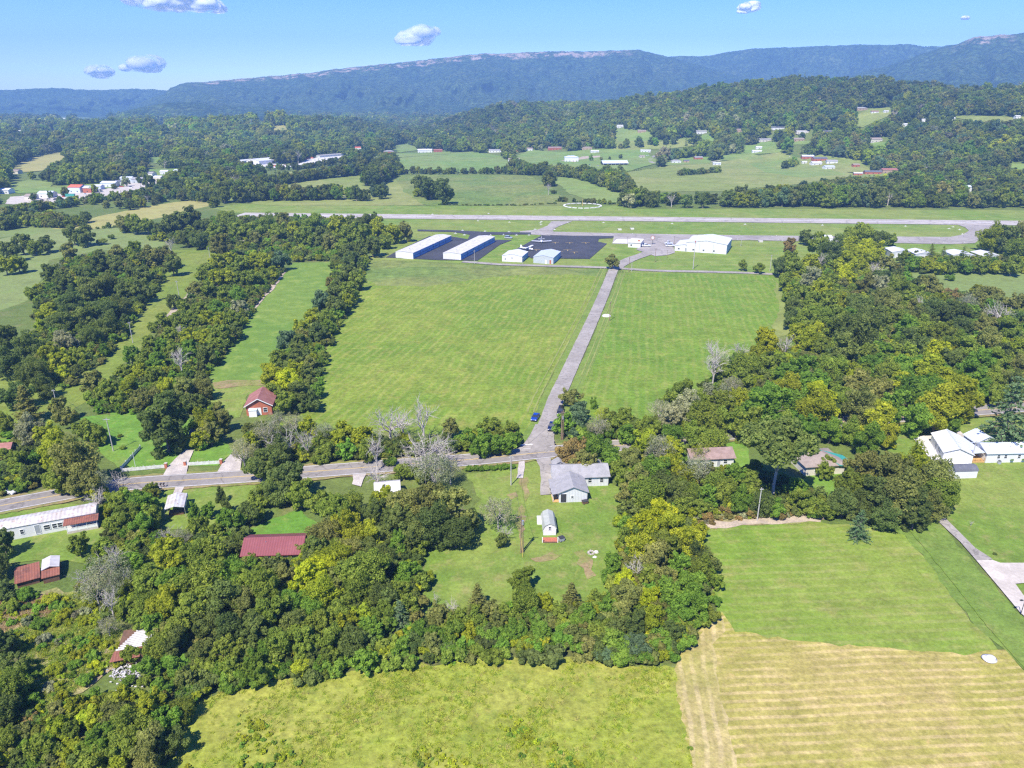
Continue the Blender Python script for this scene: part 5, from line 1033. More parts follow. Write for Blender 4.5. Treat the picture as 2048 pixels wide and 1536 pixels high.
# ---------------------------------------------------------------- building materials
M['white_siding'] = ribbed_mat("white_lap_siding", (.68, .68, .66), (.6, .6, .57), 'Z', .2, .6, amount=.4, depth=.01)
M['white_metal'] = ribbed_mat("white_metal_wall", (.68, .68, .68), (.6, .6, .6), 'X', .8, .45, amount=.5, depth=.02)
M['pale_siding'] = ribbed_mat("pale_grey_board_siding", (.60, .61, .61), (.54, .55, .55), 'X', .35, .6, amount=.4, depth=.02)
M['grey_metal'] = ribbed_mat("grey_metal_wall", (.45, .49, .50), (.40, .43, .44), 'X', .4, .5, amount=.4, depth=.02)
M['blue_metal'] = ribbed_mat("blue_metal_wall", (.16, .38, .62), (.13, .32, .55), 'Y', .5, .45, amount=.3, depth=.02)
M['white_roof'] = ribbed_mat("white_metal_roof", (.66, .66, .65), (.56, .555, .53), 'Y', 1.6, .4, amount=.7, depth=.02)
M['weathered_roof'] = ribbed_mat("weathered_pale_metal_roof", (.58, .56, .52), (.44, .415, .38), 'Y', 2.4, .6, amount=.8, depth=.02)
M['grey_roof_metal'] = ribbed_mat("light_grey_metal_roof", (.52, .56, .60), (.46, .5, .54), 'X', .5, .4, amount=.4, depth=.02)
M['shingle'] = hard_mat("grey_shingle_roof", (.26, .255, .25), (.31, .30, .295), .7, .9, speck=.22, bmp=.3)
M['dark_roof'] = hard_mat("charcoal_roof", (.10, .105, .125), (.13, .135, .15), .7, .8, speck=.15)
M['green_roof'] = hard_mat("grey_green_roof", (.33, .35, .30), (.39, .40, .35), .7, .8, speck=.1)
M['brown_roof'] = hard_mat("brown_shingle_roof", (.24, .165, .14), (.30, .21, .18), .7, .9, speck=.2, bmp=.3)
M['tan_roof'] = hard_mat("grey_brown_shingle_roof", (.30, .245, .20), (.25, .20, .165), .7, .9, speck=.2, bmp=.3)
M['red_brown_roof'] = hard_mat("reddish_brown_roof", (.26, .105, .08), (.32, .14, .11), .7, .7, speck=.15)
M['red_roof'] = ribbed_mat("dull_red_metal_roof", (.215, .058, .06), (.26, .08, .08), 'X', .5, .45, amount=.6, depth=.02)
M['rust_roof'] = ribbed_mat("rusted_tin_roof", (.24, .085, .05), (.15, .06, .04), 'X', .45, .75, amount=.9, depth=.03, stain=(.33, .16, .10))
M['rust_white'] = ribbed_mat("white_roof_with_rust", (.54, .53, .50), (.42, .37, .32), 'X', .8, .6, amount=.8, depth=.02, stain=(.34, .19, .12), lo=.42, hi=.56)
M['tin'] = ribbed_mat("bare_tin_roof", (.55, .53, .50), (.42, .39, .36), 'Y', .5, .5, amount=.8, depth=.03)
M['teal_roof'] = ribbed_mat("teal_metal_roof", (.045, .29, .24), (.06, .34, .28), 'Y', .5, .5, amount=.5, depth=.02)
M['brick'] = hard_mat("orange_red_brick", (.42, .13, .07), (.34, .11, .07), 1.5, .9, speck=.25)
M['tan_brick'] = hard_mat("tan_brick", (.42, .30, .2), (.36, .26, .18), 1.5, .9, speck=.2)
M['cream_wall'] = hard_mat("cream_wall", (.60, .56, .47), (.54, .5, .42), 1.0, .8)
M['brown_wood'] = hard_mat("brown_wood", (.16, .085, .05), (.12, .065, .04), 1.5, .8)
M['deck_wood'] = hard_mat("fresh_deck_wood", (.55, .33, .12), (.48, .28, .1), 1.5, .75)
M['glass'] = plain("dark_window_glass", (.03, .038, .05), .15)
M['trim'] = plain("white_trim", (.75, .75, .73), .5)
M['grey_trim'] = plain("grey_trim", (.3, .32, .34), .5)
M['dark'] = plain("dark_opening", (.035, .035, .04), .8)
M['fence_paint'] = hard_mat("white_fence_paint", (.72, .72, .69), (.58, .57, .53), 1.5, .7)
M['pole_wood'] = hard_mat("pole_wood", (.20, .13, .085), (.26, .18, .12), 1.5, .9)
M['pole_grey'] = hard_mat("weathered_pole", (.45, .43, .40), (.38, .36, .33), 1.5, .85)
M['steel'] = plain("galvanised_steel", (.5, .51, .52), .4, .6)
M['orange_roof'] = hard_mat("orange_roof", (.55, .14, .07), (.48, .12, .06), 1.0, .7)
M['blue_white'] = hard_mat("blue_white_roof", (.55, .62, .70), (.48, .55, .63), 1.0, .6)
HOUSEPX = []
# ---------------------------------------------------------------- building kit (local frame: x along the front wall, y away, z up)
def frame_root(name, A, B, label, cat, group=None, C=None, zl=0.0):
    """A, B: photo pixels of the front wall's foot (left, right); C: foot of the far end of the right wall"""
    a, b = G(*A), G(*B)
    if C is not None:
        c = G(*C); dy = (c - b).xy; ang = math.atan2(dy.y, dy.x) - math.pi / 2; ax = Vector((math.cos(ang), math.sin(ang)))
        L = (b - a).xy.dot(ax); o = b.xy - ax * L; D = dy.length
    else:
        d = (b - a).xy; ang = math.atan2(d.y, d.x); L = d.length; o = a.xy; D = 0
    r = empty(name, (o.x, o.y, float(H(o.x, o.y)) + zl), ang, label, cat, group); return r, L, D
def volume(root, x0, x1, y0, y1, h, rh, ridge='x', wall='white_siding', roof='shingle', over=.4, z0=0.0, th=.12, kind='gable', names=('wall', 'roof'), trim=None):
    w = MB()
    if kind == 'gable':
        if ridge == 'x':
            w.add([(x0, y0, z0), (x1, y0, z0), (x1, y1, z0), (x0, y1, z0), (x0, y0, z0 + h), (x1, y0, z0 + h), (x1, y1, z0 + h), (x0, y1, z0 + h), (x0, (y0 + y1) / 2, z0 + h + rh), (x1, (y0 + y1) / 2, z0 + h + rh)],
                  [(0, 1, 5, 4), (2, 3, 7, 6), (1, 2, 6, 9, 5), (3, 0, 4, 8, 7), (3, 2, 1, 0)])
            ym = (y0 + y1) / 2; s = rh / (ym - y0); e = over
            sec = [(y0 - e, h - e * s), (ym, h + rh), (y1 + e, h - e * s), (y1 + e, h - e * s + th), (ym, h + rh + th * 1.15), (y0 - e, h - e * s + th)]
            r = MB(); n = 6; X0, X1 = x0 - e, x1 + e
            vs = [(X0, p, z0 + q + .01) for p, q in sec] + [(X1, p, z0 + q + .01) for p, q in sec]
            r.add(vs, [(0, 1, 4, 5), (1, 2, 3, 4), (7, 6, 11, 10), (8, 7, 10, 9), (5, 4, 10, 11), (4, 3, 9, 10), (1, 0, 6, 7), (2, 1, 7, 8), (0, 5, 11, 6), (3, 2, 8, 9)])
        else:
            w.add([(x0, y0, z0), (x1, y0, z0), (x1, y1, z0), (x0, y1, z0), (x0, y0, z0 + h), (x1, y0, z0 + h), (x1, y1, z0 + h), (x0, y1, z0 + h), ((x0 + x1) / 2, y0, z0 + h + rh), ((x0 + x1) / 2, y1, z0 + h + rh)],
                  [(0, 1, 5, 8, 4), (2, 3, 7, 9, 6), (1, 2, 6, 5), (3, 0, 4, 7), (3, 2, 1, 0)])
            xm = (x0 + x1) / 2; s = rh / (xm - x0); e = over; sec = [(x0 - e, h - e * s), (xm, h + rh), (x1 + e, h - e * s), (x1 + e, h - e * s + th), (xm, h + rh + th * 1.15), (x0 - e, h - e * s + th)]
            r = MB(); Y0, Y1 = y0 - e, y1 + e
            vs = [(p, Y0, z0 + q + .01) for p, q in sec] + [(p, Y1, z0 + q + .01) for p, q in sec]
            r.add(vs, [(0, 1, 4, 5), (1, 2, 3, 4), (7, 6, 11, 10), (8, 7, 10, 9), (5, 4, 10, 11), (4, 3, 9, 10), (1, 0, 6, 7), (2, 1, 7, 8), (0, 5, 11, 6), (3, 2, 8, 9)])
    elif kind == 'hip':
        w.box(x0, x1, y0, y1, z0, z0 + h); e = over; r = MB(); i = min(x1 - x0, y1 - y0) / 2
        X0, X1, Y0, Y1 = x0 - e, x1 + e, y0 - e, y1 + e; zb = z0 + h - .05
        if ridge == 'x': r1, r2 = (X0 + i + e, (Y0 + Y1) / 2, zb + rh + .1), (X1 - i - e, (Y0 + Y1) / 2, zb + rh + .1)
        else: r1, r2 = ((X0 + X1) / 2, Y0 + i + e, zb + rh + .1), ((X0 + X1) / 2, Y1 - i - e, zb + rh + .1)
        base = [(X0, Y0, zb), (X1, Y0, zb), (X1, Y1, zb), (X0, Y1, zb)]; b2 = [(a, b, c + th) for a, b, c in base]
        fs = [(3, 2, 1, 0), (0, 1, 5, 4), (1, 2, 6, 5), (2, 3, 7, 6), (3, 0, 4, 7)]
        if ridge == 'x': fs += [(4, 5, 9, 8), (5, 6, 9), (6, 7, 8, 9), (7, 4, 8)]
        else: fs += [(4, 5, 8), (5, 6, 9, 8), (6, 7, 9), (7, 4, 8, 9)]
        r.add(base + b2 + [r1, r2], fs)
    elif kind == 'flat':
        w.box(x0, x1, y0, y1, z0, z0 + h); r = MB().box(x0 - over, x1 + over, y0 - over, y1 + over, z0 + h + .004, z0 + h + .25)
    elif kind == 'mono':      # single slope, high at the back by rh
        w.add([(x0, y0, z0), (x1, y0, z0), (x1, y1, z0), (x0, y1, z0), (x0, y0, z0 + h), (x1, y0, z0 + h), (x1, y1, z0 + h + rh), (x0, y1, z0 + h + rh)], [(3, 2, 1, 0), (4, 5, 6, 7), (0, 1, 5, 4), (1, 2, 6, 5), (2, 3, 7, 6), (3, 0, 4, 7)])
        e = over; s = rh / (y1 - y0); r = MB().hexa([(x0 - e, y0 - e, z0 + h - e * s + .01), (x1 + e, y0 - e, z0 + h - e * s + .01), (x1 + e, y1 + e, z0 + h + rh + e * s + .01), (x0 - e, y1 + e, z0 + h + rh + e * s + .01),
                                                 (x0 - e, y0 - e, z0 + h - e * s + th), (x1 + e, y0 - e, z0 + h - e * s + th), (x1 + e, y1 + e, z0 + h + rh + e * s + th), (x0 - e, y1 + e, z0 + h + rh + e * s + th)])
    elif kind in ('gambrel', 'arch'):
        xm = (x0 + x1) / 2; hw = (x1 - x0) / 2
        if kind == 'gambrel': sec = [(-1, 0), (-.72, .58), (0, 1), (.72, .58), (1, 0)]
        else: sec = [(-1, 0), (-.8, .52), (-.42, .88), (0, 1), (.42, .88), (.8, .52), (1, 0)]
        pts = [(x0, z0), *[(xm + hw * a, z0 + h + rh * b) for a, b in sec], (x1, z0)]; w.prism(pts, y0, y1)
        e = over; up = [(xm + (hw + .16) * a, z0 + h + rh * b + .14 - (.1 if b == 0 else 0)) for a, b in sec]; lo = [(xm + (hw + .02) * a, z0 + h + rh * b + .01 - (.1 if b == 0 else 0)) for a, b in sec]
        r = MB(); n = len(sec); vs = [(p, y0 - e, q) for p, q in up] + [(p, y0 - e, q) for p, q in lo] + [(p, y1 + e, q) for p, q in up] + [(p, y1 + e, q) for p, q in lo]
        fs = []
        for i in range(n - 1): fs += [(i, i + 1, 2 * n + i + 1, 2 * n + i), (n + i + 1, n + i, 3 * n + i, 3 * n + i + 1), (i + 1, i, n + i, n + i + 1), (2 * n + i, 2 * n + i + 1, 3 * n + i + 1, 3 * n + i)]
        fs += [(0, 2 * n, 3 * n, n), (n - 1, 2 * n - 1, 4 * n - 1, 3 * n - 1)]; r.add(vs, fs)
    wo_ = w.build(names[0], M[wall], root); ro = r.build(names[1], M[roof], root); return wo_, ro
def opening(root, x, y, z, w, h, face='S', name='window', frame='trim', pane='glass', mull=True, inner='pane'):
    """window or door standing proud of a wall face by 3 cm; pane is its sub-part"""
    t = .09 if name == 'window' else .07; f = MB(); g = MB(); d0, d1 = (.0, .05)
    def bx(mb, u0, u1, z0, z1, a, b):
        if face == 'S': mb.box(x + u0, x + u1, y - b, y - a, z + z0, z + z1)
        elif face == 'N': mb.box(x + u0, x + u1, y + a, y + b, z + z0, z + z1)
        elif face == 'E': mb.box(x + a, x + b, y + u0, y + u1, z + z0, z + z1)
        else: mb.box(x - b, x - a, y + u0, y + u1, z + z0, z + z1)
    bx(f, -w / 2 - t, -w / 2, -t, h + t, .003, .07); bx(f, w / 2, w / 2 + t, -t, h + t, .003, .07); bx(f, -w / 2, w / 2, -t, 0, .003, .08); bx(f, -w / 2, w / 2, h, h + t, .003, .07)
    if mull and name == 'window': bx(f, -w / 2, w / 2, h / 2 - .03, h / 2 + .03, .035, .06)
    bx(g, -w / 2, w / 2, 0, h, .004, .03)
    o = f.build(name, M[frame], root); g.build(inner, M[pane], o); return o
def vent(root, x, y, z, h=.35, r=.07): MB().tube((x, y, z - .2), (x, y, z + h), r, r, 8).build('roof_vent', M['steel'], root)
# ---- grey-roofed house
r, L, _ = frame_root('house', (1118, 1006), (1174, 1004), "pale grey house with grey shingle gables at the end of the cracked drive", 'house')
W_ = L; D1 = 7.0; wx = W_ + 6.2
volume(r, 1.15, W_, 0, D1 - .003, 2.7, 1.3, 'y', 'pale_siding', 'shingle') if False else None
# front gable wing with a covered porch on its left side
volume(r, 0.0, W_, 0, D1, 2.7, 1.35, 'y', 'pale_siding', 'shingle', names=('wall', 'roof'))
volume(r, -.3, wx, D1 + .01, D1 + 6.6, 2.7, 1.45, 'x', 'pale_siding', 'shingle')
volume(r, wx - 5.2, wx - .8, D1 + 6.62, D1 + 9.4, 2.7, 1.25, 'y', 'pale_siding', 'shingle')
volume(r, .4, 3.4, D1 + 6.62, D1 + 8.6, 2.6, .95, 'y', 'pale_siding', 'shingle')
opening(r, 3.0, 0, 1.2, .5, .6); opening(r, W_ + 1.8, D1 + .01, 1.1, .8, 1.1); opening(r, wx - 1.6, D1 + .01, 1.1, .8, 1.1); opening(r, 1.0, 0, .1, 1.3, 2.2, name='porch_opening', pane='dark', mull=False, inner='recess')
MB().box(-1.4, -.02, .2, D1 - .3, 0, .28).build('porch_deck', M['deck_wood'], r)
pr = MB(); [pr.box(-1.38, -1.28, y, y + .1, .28, 2.3) for y in (.25, 2.5, 4.6, 6.5)]; pr.box(-1.36, -1.30, .3, 6.5, 1.1, 1.2); pr.build('porch_rail', M['trim'], r)
MB().hexa([(-1.7, -.2, 2.25), (-.35, -.2, 2.5), (-.35, D1, 2.5), (-1.7, D1, 2.25), (-1.7, -.2, 2.35), (-.35, -.2, 2.6), (-.35, D1, 2.6), (-1.7, D1, 2.35)]).build('porch_roof', M['shingle'], r)
opening(r, 0, 3.4, .3, .9, 2.0, 'W', 'door', 'trim', 'brown_wood', inner='panel')
vent(r, W_ - 1.2, D1 - 1, 3.4); vent(r, wx - 3, D1 + 5, 3.6)
# fire ring by its corner
def firepit(px, py, lab, rr=.6, mat='brown_wood'):
    p = G(px, py); e = empty('fire_pit', (p.x, p.y, 0), .3, lab, 'fire pit'); mb = MB()
    for k in range(9):
        a = k / 9 * 6.283; mb.box(rr * math.cos(a) - .17, rr * math.cos(a) + .17, rr * math.sin(a) - .14, rr * math.sin(a) + .14, 0, .28 + .06 * (k % 3))
    mb.build('stone_ring', M['gravel'], e); MB().tube((0, 0, 0), (.1, 0, .12), rr * .7, rr * .5, 10).build('ash', M['dark'], e)
firepit(1182, 1107, "round fire pit of stones on bare ground in the house lawn")
def boxy(name, lab, cat, px, py, dims, mat, rz=.2, parts=None):
    p = G(px, py); e = empty(name, (p.x, p.y, 0.0), rz, lab, cat); w, d, h = dims
    MB().box(-w / 2, w / 2, -d / 2, d / 2, .12, h).build('body', M[mat], e, bevel=.05)
    MB().box(-w / 2 - .05, w / 2 + .05, -d / 2 - .05, d / 2 + .05, h + .004, h + .1).build('lid', M['dark'], e)
    mb = MB(); [mb.tube((sx * w * .35, sy * (d * .5 + .06), .15), (sx * w * .35, sy * (d * .5 - .02), .15), .15, .15, 10) for sx in (-1, 1) for sy in (-1, 1)]; mb.build('wheels', M['dark'], e) if False else [MB().tube((sx * w * .35, sy * (d * .5 + .1), .16), (sx * w * .35, sy * (d * .5 - .0), .16), .16, .16, 10).build('wheel', M['dark'], e) for sx in (-1, 1) for sy in (-1, 1)]
    return e
boxy('lawn_mower', "small dark lawn mower at the corner of the pale grey house", 'mower', 1170, 1007, (1.3, .9, .7), 'brown_wood', .4)
boxy('garden_cart', "dark covered cart beside the brick patio of the barn shed", 'cart', 1123, 1082, (1.1, .9, .9), 'grey_trim', .5)
def rock(px, py, lab, s=.5, mat='pale_concrete', seed=1):
    p = G(px, py); rng = np.random.RandomState(seed); v = ICO3[0] * (1 + .18 * np.sin(ICO3[0] @ rng.randn(3) * 3 + 1))[:, None] * np.array([s, s * .8, s * .5])
    me = mesh_np('rock', v, ICO3[1].ravel(), 3, M[mat]); o = link('rock', me, None, (p.x, p.y, s * .2)); return tag(o, lab, 'rock')
rock(1192, 1105, "tan stump-like rock right of the fire pit", .55, 'cream_wall', 2); rock(1190, 1115, "pale rock just below the fire pit", .45, 'cream_wall', 3)
rock(1213, 633, "pale rock pile beside the pole along the access road", 1.6, 'pale_concrete', 4); rock(1978, 1320, "white flat rock in the cut hay field", 1.1, 'pale_concrete', 5)
# ---- barn shed
r, L, _ = frame_root('barn_shed', (1086.5, 1071.5), (1112, 1071), "small white barn shed with rounded gambrel roof beside the utility pole", 'shed')
volume(r, 0, L, 0, 5.6, 1.7, 1.15, 'y', 'white_siding', 'green_roof', over=.12, kind='gambrel')
opening(r, L / 2, 0, 1.45, .45, .75)
MB().box(-1.0, -.02, 4.2, 5.5, 0, 1.5).build('side_locker', M['trim'], r)
r2 = empty('brick_patio', (*G(1086, 1086).xy, .0), 0, "little red brick patio with white posts in front of the barn shed", 'patio')
MB().box(-.1, L + .3, 0, 1.9, .01, .12).build('paving', M['brick'], r2)
for x in (-.2, L + .3): MB().box(x, x + .16, 0, .16, 0, 1.3).build('post', M['trim'], r2)
MB().box(0, L + .2, -.12, .0, 0, .35).build('kerb', M['brown_wood'], r2)
# ---- red-roofed house
r, L, _ = frame_root('house', (490, 1131), (603, 1127), "low brick house under a long dull red metal roof among the lower trees", 'house')
volume(r, 0, L, 0, 6.6, 2.6, 1.5, 'x', 'tan_brick', 'red_roof', over=.55)
for x in (2, 5.5, 9): opening(r, x, 0, 1.0, 1.0, 1.1)
vent(r, L * .36, 2.2, 3.6)
# ---- mobile home
r, L, _ = frame_root('mobile_home', (14, 1083), (196, 1049), "long white mobile home with stained roof below the country road", 'mobile home')
r.location.x -= 0
volume(r, -5, L, 0, 4.6, 2.9, .45, 'x', 'white_siding', 'rust_white', over=.12)
for x, w in ((3.0, .6), (7.5, 1.1), (8.9, .8), (9.9, .8), (L - 2.6, .9), (L - 1.2, .4)): opening(r, x, 0, 1.1, w, 1.0)
opening(r, 5.8, 0, .5, .9, 2.0, name='door', pane='grey_trim', inner='panel'); opening(r, 14.2, 0, .5, .8, 2.0, name='door', pane='trim', inner='panel')
MB().box(11.2, 17, -2.0, -.02, 0, .5).build('porch_deck', M['concrete'], r)
MB().hexa([(10.8, -2.3, 2.25), (17.3, -2.3, 2.25), (17.3, -.02, 2.6), (10.8, -.02, 2.6), (10.8, -2.3, 2.35), (17.3, -2.3, 2.35), (17.3, -.02, 2.7), (10.8, -.02, 2.7)]).build('awning', M['rust_roof'], r)
mb = MB(); [mb.box(x, x + .1, -1.98, -1.88, .5, 2.3) for x in (11.25, 13, 15, 16.85)]; mb.box(11.3, 16.9, -1.96, -1.9, 1.3, 1.38); mb.box(11.3, 16.9, -1.95, -1.92, .6, 1.2); mb.build('porch_rail', M['trim'], r)
# ---- rusty sheds
r, L, _ = frame_root('tin_shed', (36, 1177), (80, 1165), "low shed with a rusted red tin roof at the left, the wider of the pair", 'shed')
volume(r, 0, L, 0, 4.2, 1.2, .6, 'x', 'brown_wood', 'rust_roof', over=.3, kind='mono')
r, L, _ = frame_root('tin_shed', (88, 1168), (120, 1160), "taller tin shed with pale sheets and a rusted lean-to roof", 'shed')
volume(r, 0, L, 2.0, 5.6, 1.9, .4, 'y', 'brown_wood', 'tin', over=.2, kind='gable'); volume(r, 0, L, 0, 1.97, 1.3, .4, 'x', 'brown_wood', 'rust_roof', over=.2, kind='mono')
# ---- carport
r, L, _ = frame_root('carport', (331, 1040), (373, 1034), "open metal carport with white roof rusting along its front edge", 'carport')
mb = MB(); hw = L / 2
sec = [(0, 2.1), (.12, 2.5), (hw, 3.0), (L - .12, 2.5), (L, 2.1)]
vs = [(p, -.1, q) for p, q in sec] + [(p, 6.3, q) for p, q in sec] + [(p, -.1, q + .07) for p, q in sec] + [(p, 6.3, q + .07) for p, q in sec]
fs = []
for i in range(4): fs += [(i + 1, i, 5 + i, 6 + i), (10 + i, 11 + i, 16 + i, 15 + i), (i, i + 1, 11 + i, 10 + i), (6 + i, 5 + i, 15 + i, 16 + i)]
mb.add(vs, fs); mb.build('roof', M['rust_white'], r)
for x in (.05, L - .12):
    for y in (0, 3, 6): MB().box(x, x + .08, y, y + .08, 0, 2.15).build('post', M['steel'], r)
MB().box(.6, 3.6, 1.2, 2.8, 0, .8).build('stored_boxes', M['brown_wood'], r)
# ---- brick house
r, L, _ = frame_root('house', (494, 832), (545, 829), "orange brick gabled house with brown roof beside the bright yellow-green tree", 'house')
volume(r, 0, L, 0, 9, 3.2, 2.0, 'y', 'brick', 'red_brown_roof', over=.5)
mb = MB(); xm = L / 2; s = 2.0 / xm
for sg in (-1, 1): mb.hexa([(xm, -.56, 5.36), (xm, -.50, 5.36), (xm + sg * (xm + .5), -.50, 3.2 - .5 * s + .12), (xm + sg * (xm + .5), -.56, 3.2 - .5 * s + .12), (xm, -.56, 5.12), (xm, -.50, 5.12), (xm + sg * (xm + .5), -.50, 3.2 - .5 * s - .12), (xm + sg * (xm + .5), -.56, 3.2 - .5 * s - .12)])
mb.build('gable_trim', M['trim'], r)
for x in (1.6, L - 1.8): opening(r, x, 0, 1.0, 1.0, 1.3)
opening(r, L / 2, 0, .2, 1.0, 2.1, name='door', pane='trim', inner='panel')
volume(r, L * .12, L * .42, -1.1, -.02, 2.0, .2, 'x', 'trim', 'blue_white', over=.1, kind='mono', names=('porch_wall', 'porch_roof'))
# ---- maroon roof, far left
r, L, _ = frame_root('house', (-40, 928), (22, 922), "house with plain maroon roof cut by the left edge", 'house')
volume(r, 0, L, 0, 5, 2.6, 1.4, 'x', 'tan_brick', 'red_brown_roof', over=.4); opening(r, L - 2, 0, 1, 1, 1)
# ---- house hidden by the round tree
r, L, _ = frame_root('house', (383, 892), (425, 889), "brick house mostly hidden behind the big round tree", 'house')
volume(r, 0, L, 0, 6, 2.6, 1.4, 'x', 'brick', 'dark_roof', over=.4); opening(r, 2, 0, 1, 1, 1)
r, L, _ = frame_root('tin_shed', (369, 822), (383, 820), "tiny grey-roofed shed behind the big round tree", 'shed'); volume(r, 0, L, 0, 2.4, 2, .6, 'x', 'brown_wood', 'tin', over=.15)
# ---- white house hidden between trees
r, L, _ = frame_root('house', (752, 1004), (800, 1000), "white house with pale roof hidden between the dark trees", 'house')
volume(r, 0, L, 0, 5, 2.4, 1.1, 'x', 'white_siding', 'tin', over=.3); opening(r, 1.5, 0, 1, 1, 1); opening(r, 4.5, 0, 1, 1, 1)
# ---- cottage with brown roof
r, L, _ = frame_root('cottage', (1382, 936), (1466, 932), "white cottage with long brown hip-like roof in the wood", 'house')
volume(r, 0, L, 0, 5.5, 2.5, 1.4, 'x', 'white_siding', 'brown_roof', over=.45)
opening(r, L - 2.1, 0, .9, .9, .9); opening(r, L - 3.8, 0, .2, .8, 1.9, name='door', pane='grey_trim', inner='panel'); opening(r, 2, 0, .9, .9, .9)
# ---- house with teal porch roof
r, L, _ = frame_root('house', (1622, 952), (1670, 949), "grey-brown roofed house with a teal metal porch roof", 'house')
volume(r, -1.5, L + 2.2, 0, 8.5, 2.6, 1.7, 'x', 'cream_wall', 'tan_roof', over=.5, kind='hip')
MB().hexa([(L + .4, -.6, 2.62), (L + 5.2, -.6, 2.2), (L + 4.6, 5.4, 2.2), (L - 2.6, 5.4, 4.3), (L + .4, -.6, 2.78), (L + 5.2, -.6, 2.32), (L + 4.6, 5.4, 2.32), (L - 2.6, 5.4, 4.46)]).build('porch_roof', M['teal_roof'], r)
MB().box(L + 2.3, L + 5.0, 1.2, 6.2, 0, .3).build('porch_deck', M['deck_wood'], r)
for y in (1.3, 3.6, 6.0): MB().box(L + 4.8, L + 4.9, y, y + .1, .3, 2.25).build('porch_post', M['brown_wood'], r)
opening(r, 1.2, 0, .9, 1.0, 1.1); opening(r, L - 1.2, 0, .9, 1.0, 1.1)
b_ = G(1654, 953); e = empty('concrete_slab', (b_.x, b_.y, .0), 0, "small pale concrete slab in the lawn before the teal porch", 'slab'); MB().box(-1.2, 1.2, -1, 1, 0, .12).build('slab', M['pale_concrete'], e)
# ---- white metal garage
r, L, D = frame_root('garage', (1888, 932), (1942, 931), "white metal garage with grey ridge on the white concrete pad", 'garage', C=(1915, 892))
volume(r, 0, L, 0, max(D, 9), 2.9, 1.35, 'y', 'white_metal', 'white_roof', over=.3)
for y in (3.0, 4.2): opening(r, 0, y, 1.2, .6, .9, 'W')
opening(r, 0, 6.6, .1, .9, 2.1, 'W', 'door', 'trim', 'grey_trim', inner='panel')
Dg = max(D, 9)
MB().box(L / 2 - .14, L / 2 + .14, -.31, Dg + .31, 4.36, 4.46).build('ridge_cap', M['grey_roof_metal'], r)
# ---- small shed with dark roof
r, L, _ = frame_root('utility_shed', (1908, 958), (1952.5, 956.5), "small white shed with rounded charcoal roof in front of the garage", 'shed')
w = MB(); sec = [(0, 0), (0, 1.9), (.25, 2.35), (.9, 2.75), (1.55, 2.9), (2.2, 2.75), (2.85, 2.35), (3.1, 1.9), (3.1, 0)]
w.add([(0, a, b) for a, b in sec] + [(L, a, b) for a, b in sec], [tuple(range(9)), tuple(range(17, 8, -1))] + [(i, i + 9, i + 10, i + 1) for i in range(8)]); w.build('wall', M['white_siding'], r)
s2 = sec[1:-1]; cxy = 1.55; up = [(cxy + (a - cxy) * 1.06, b + .1) for a, b in s2]; rr_ = MB(); n = len(s2)
rr_.add([(-.15, a, b) for a, b in up] + [(L + .15, a, b) for a, b in up] + [(-.15, cxy + (a - cxy) * 1.01, b + .01) for a, b in s2] + [(L + .15, cxy + (a - cxy) * 1.01, b + .01) for a, b in s2],
        [(i, i + n, i + n + 1, i + 1) for i in range(n - 1)] + [(2 * n + i, 2 * n + i + 1, 3 * n + i + 1, 3 * n + i) for i in range(n - 1)] + [(i, i + 1, 2 * n + i + 1, 2 * n + i) for i in range(n - 1)] + [(n + i + 1, n + i, 3 * n + i, 3 * n + i + 1) for i in range(n - 1)])
rr_.build('roof', M['dark_roof'], r)
# ---- white house on the right
r, L, _ = frame_root('house', (1970, 926.5), (2090, 924), "white house with light grey metal roofs and a timber deck at the right edge", 'house')
volume(r, 0, L, 0, 6.0, 2.8, 1.3, 'x', 'white_siding', 'grey_roof_metal', over=.35)
volume(r, 1.0, 7.2, 6.02, 11.0, 2.8, 1.6, 'y', 'white_siding', 'grey_roof_metal', over=.3)
volume(r, -5.2, -.02, 1.2, 9.0, .3, .01, 'x', 'deck_wood', 'deck_wood', over=0, kind='flat', names=('deck', 'deck_top'))
MB().hexa([(-5.6, .4, 2.3), (-.36, .4, 2.75), (-.36, 9.4, 2.75), (-5.6, 9.4, 2.3), (-5.6, .4, 2.42), (-.36, .4, 2.87), (-.36, 9.4, 2.87), (-5.6, 9.4, 2.42)]).build('porch_roof', M['grey_roof_metal'], r)
for y in (1.3, 4.0, 6.6, 8.8): MB().box(-5.1, -4.98, y, y + .12, .55, 2.3).build('porch_post', M['brown_wood'], r)
mb = MB(); mb.box(-5.1, -.1, .2, 1.15, 0, .5); [mb.box(x, x + .08, .2, .28, .5, 1.4) for x in (-5.1, -3.8, -2.5, -1.2, -.2)]; mb.box(-5.1, -.1, .2, .26, 1.32, 1.4); mb.box(-5.1, -.1, .2, .26, .9, .96); mb.build('deck_rail', M['deck_wood'], r)
for x in (3.1, 4.9, 8.4, 11): opening(r, x, 0, 1.3, .7, .9)
vent(r, 1.6, 2, 3.9); vent(r, 5.8, 3.4, 4.1); vent(r, 6.8, 1.6, 3.7)
p = G(1998, 928); e = empty('air_conditioner', (p.x, p.y, 0), .1, "round grey cooling unit on the ground by the white house wall", 'cooling unit'); MB().tube((0, 0, .1), (0, 0, .85), .42, .42, 16).build('casing', M['grey_trim'], e); MB().tube((0, 0, .86), (0, 0, .92), .36, .34, 16).build('fan_grille', M['dark'], e)
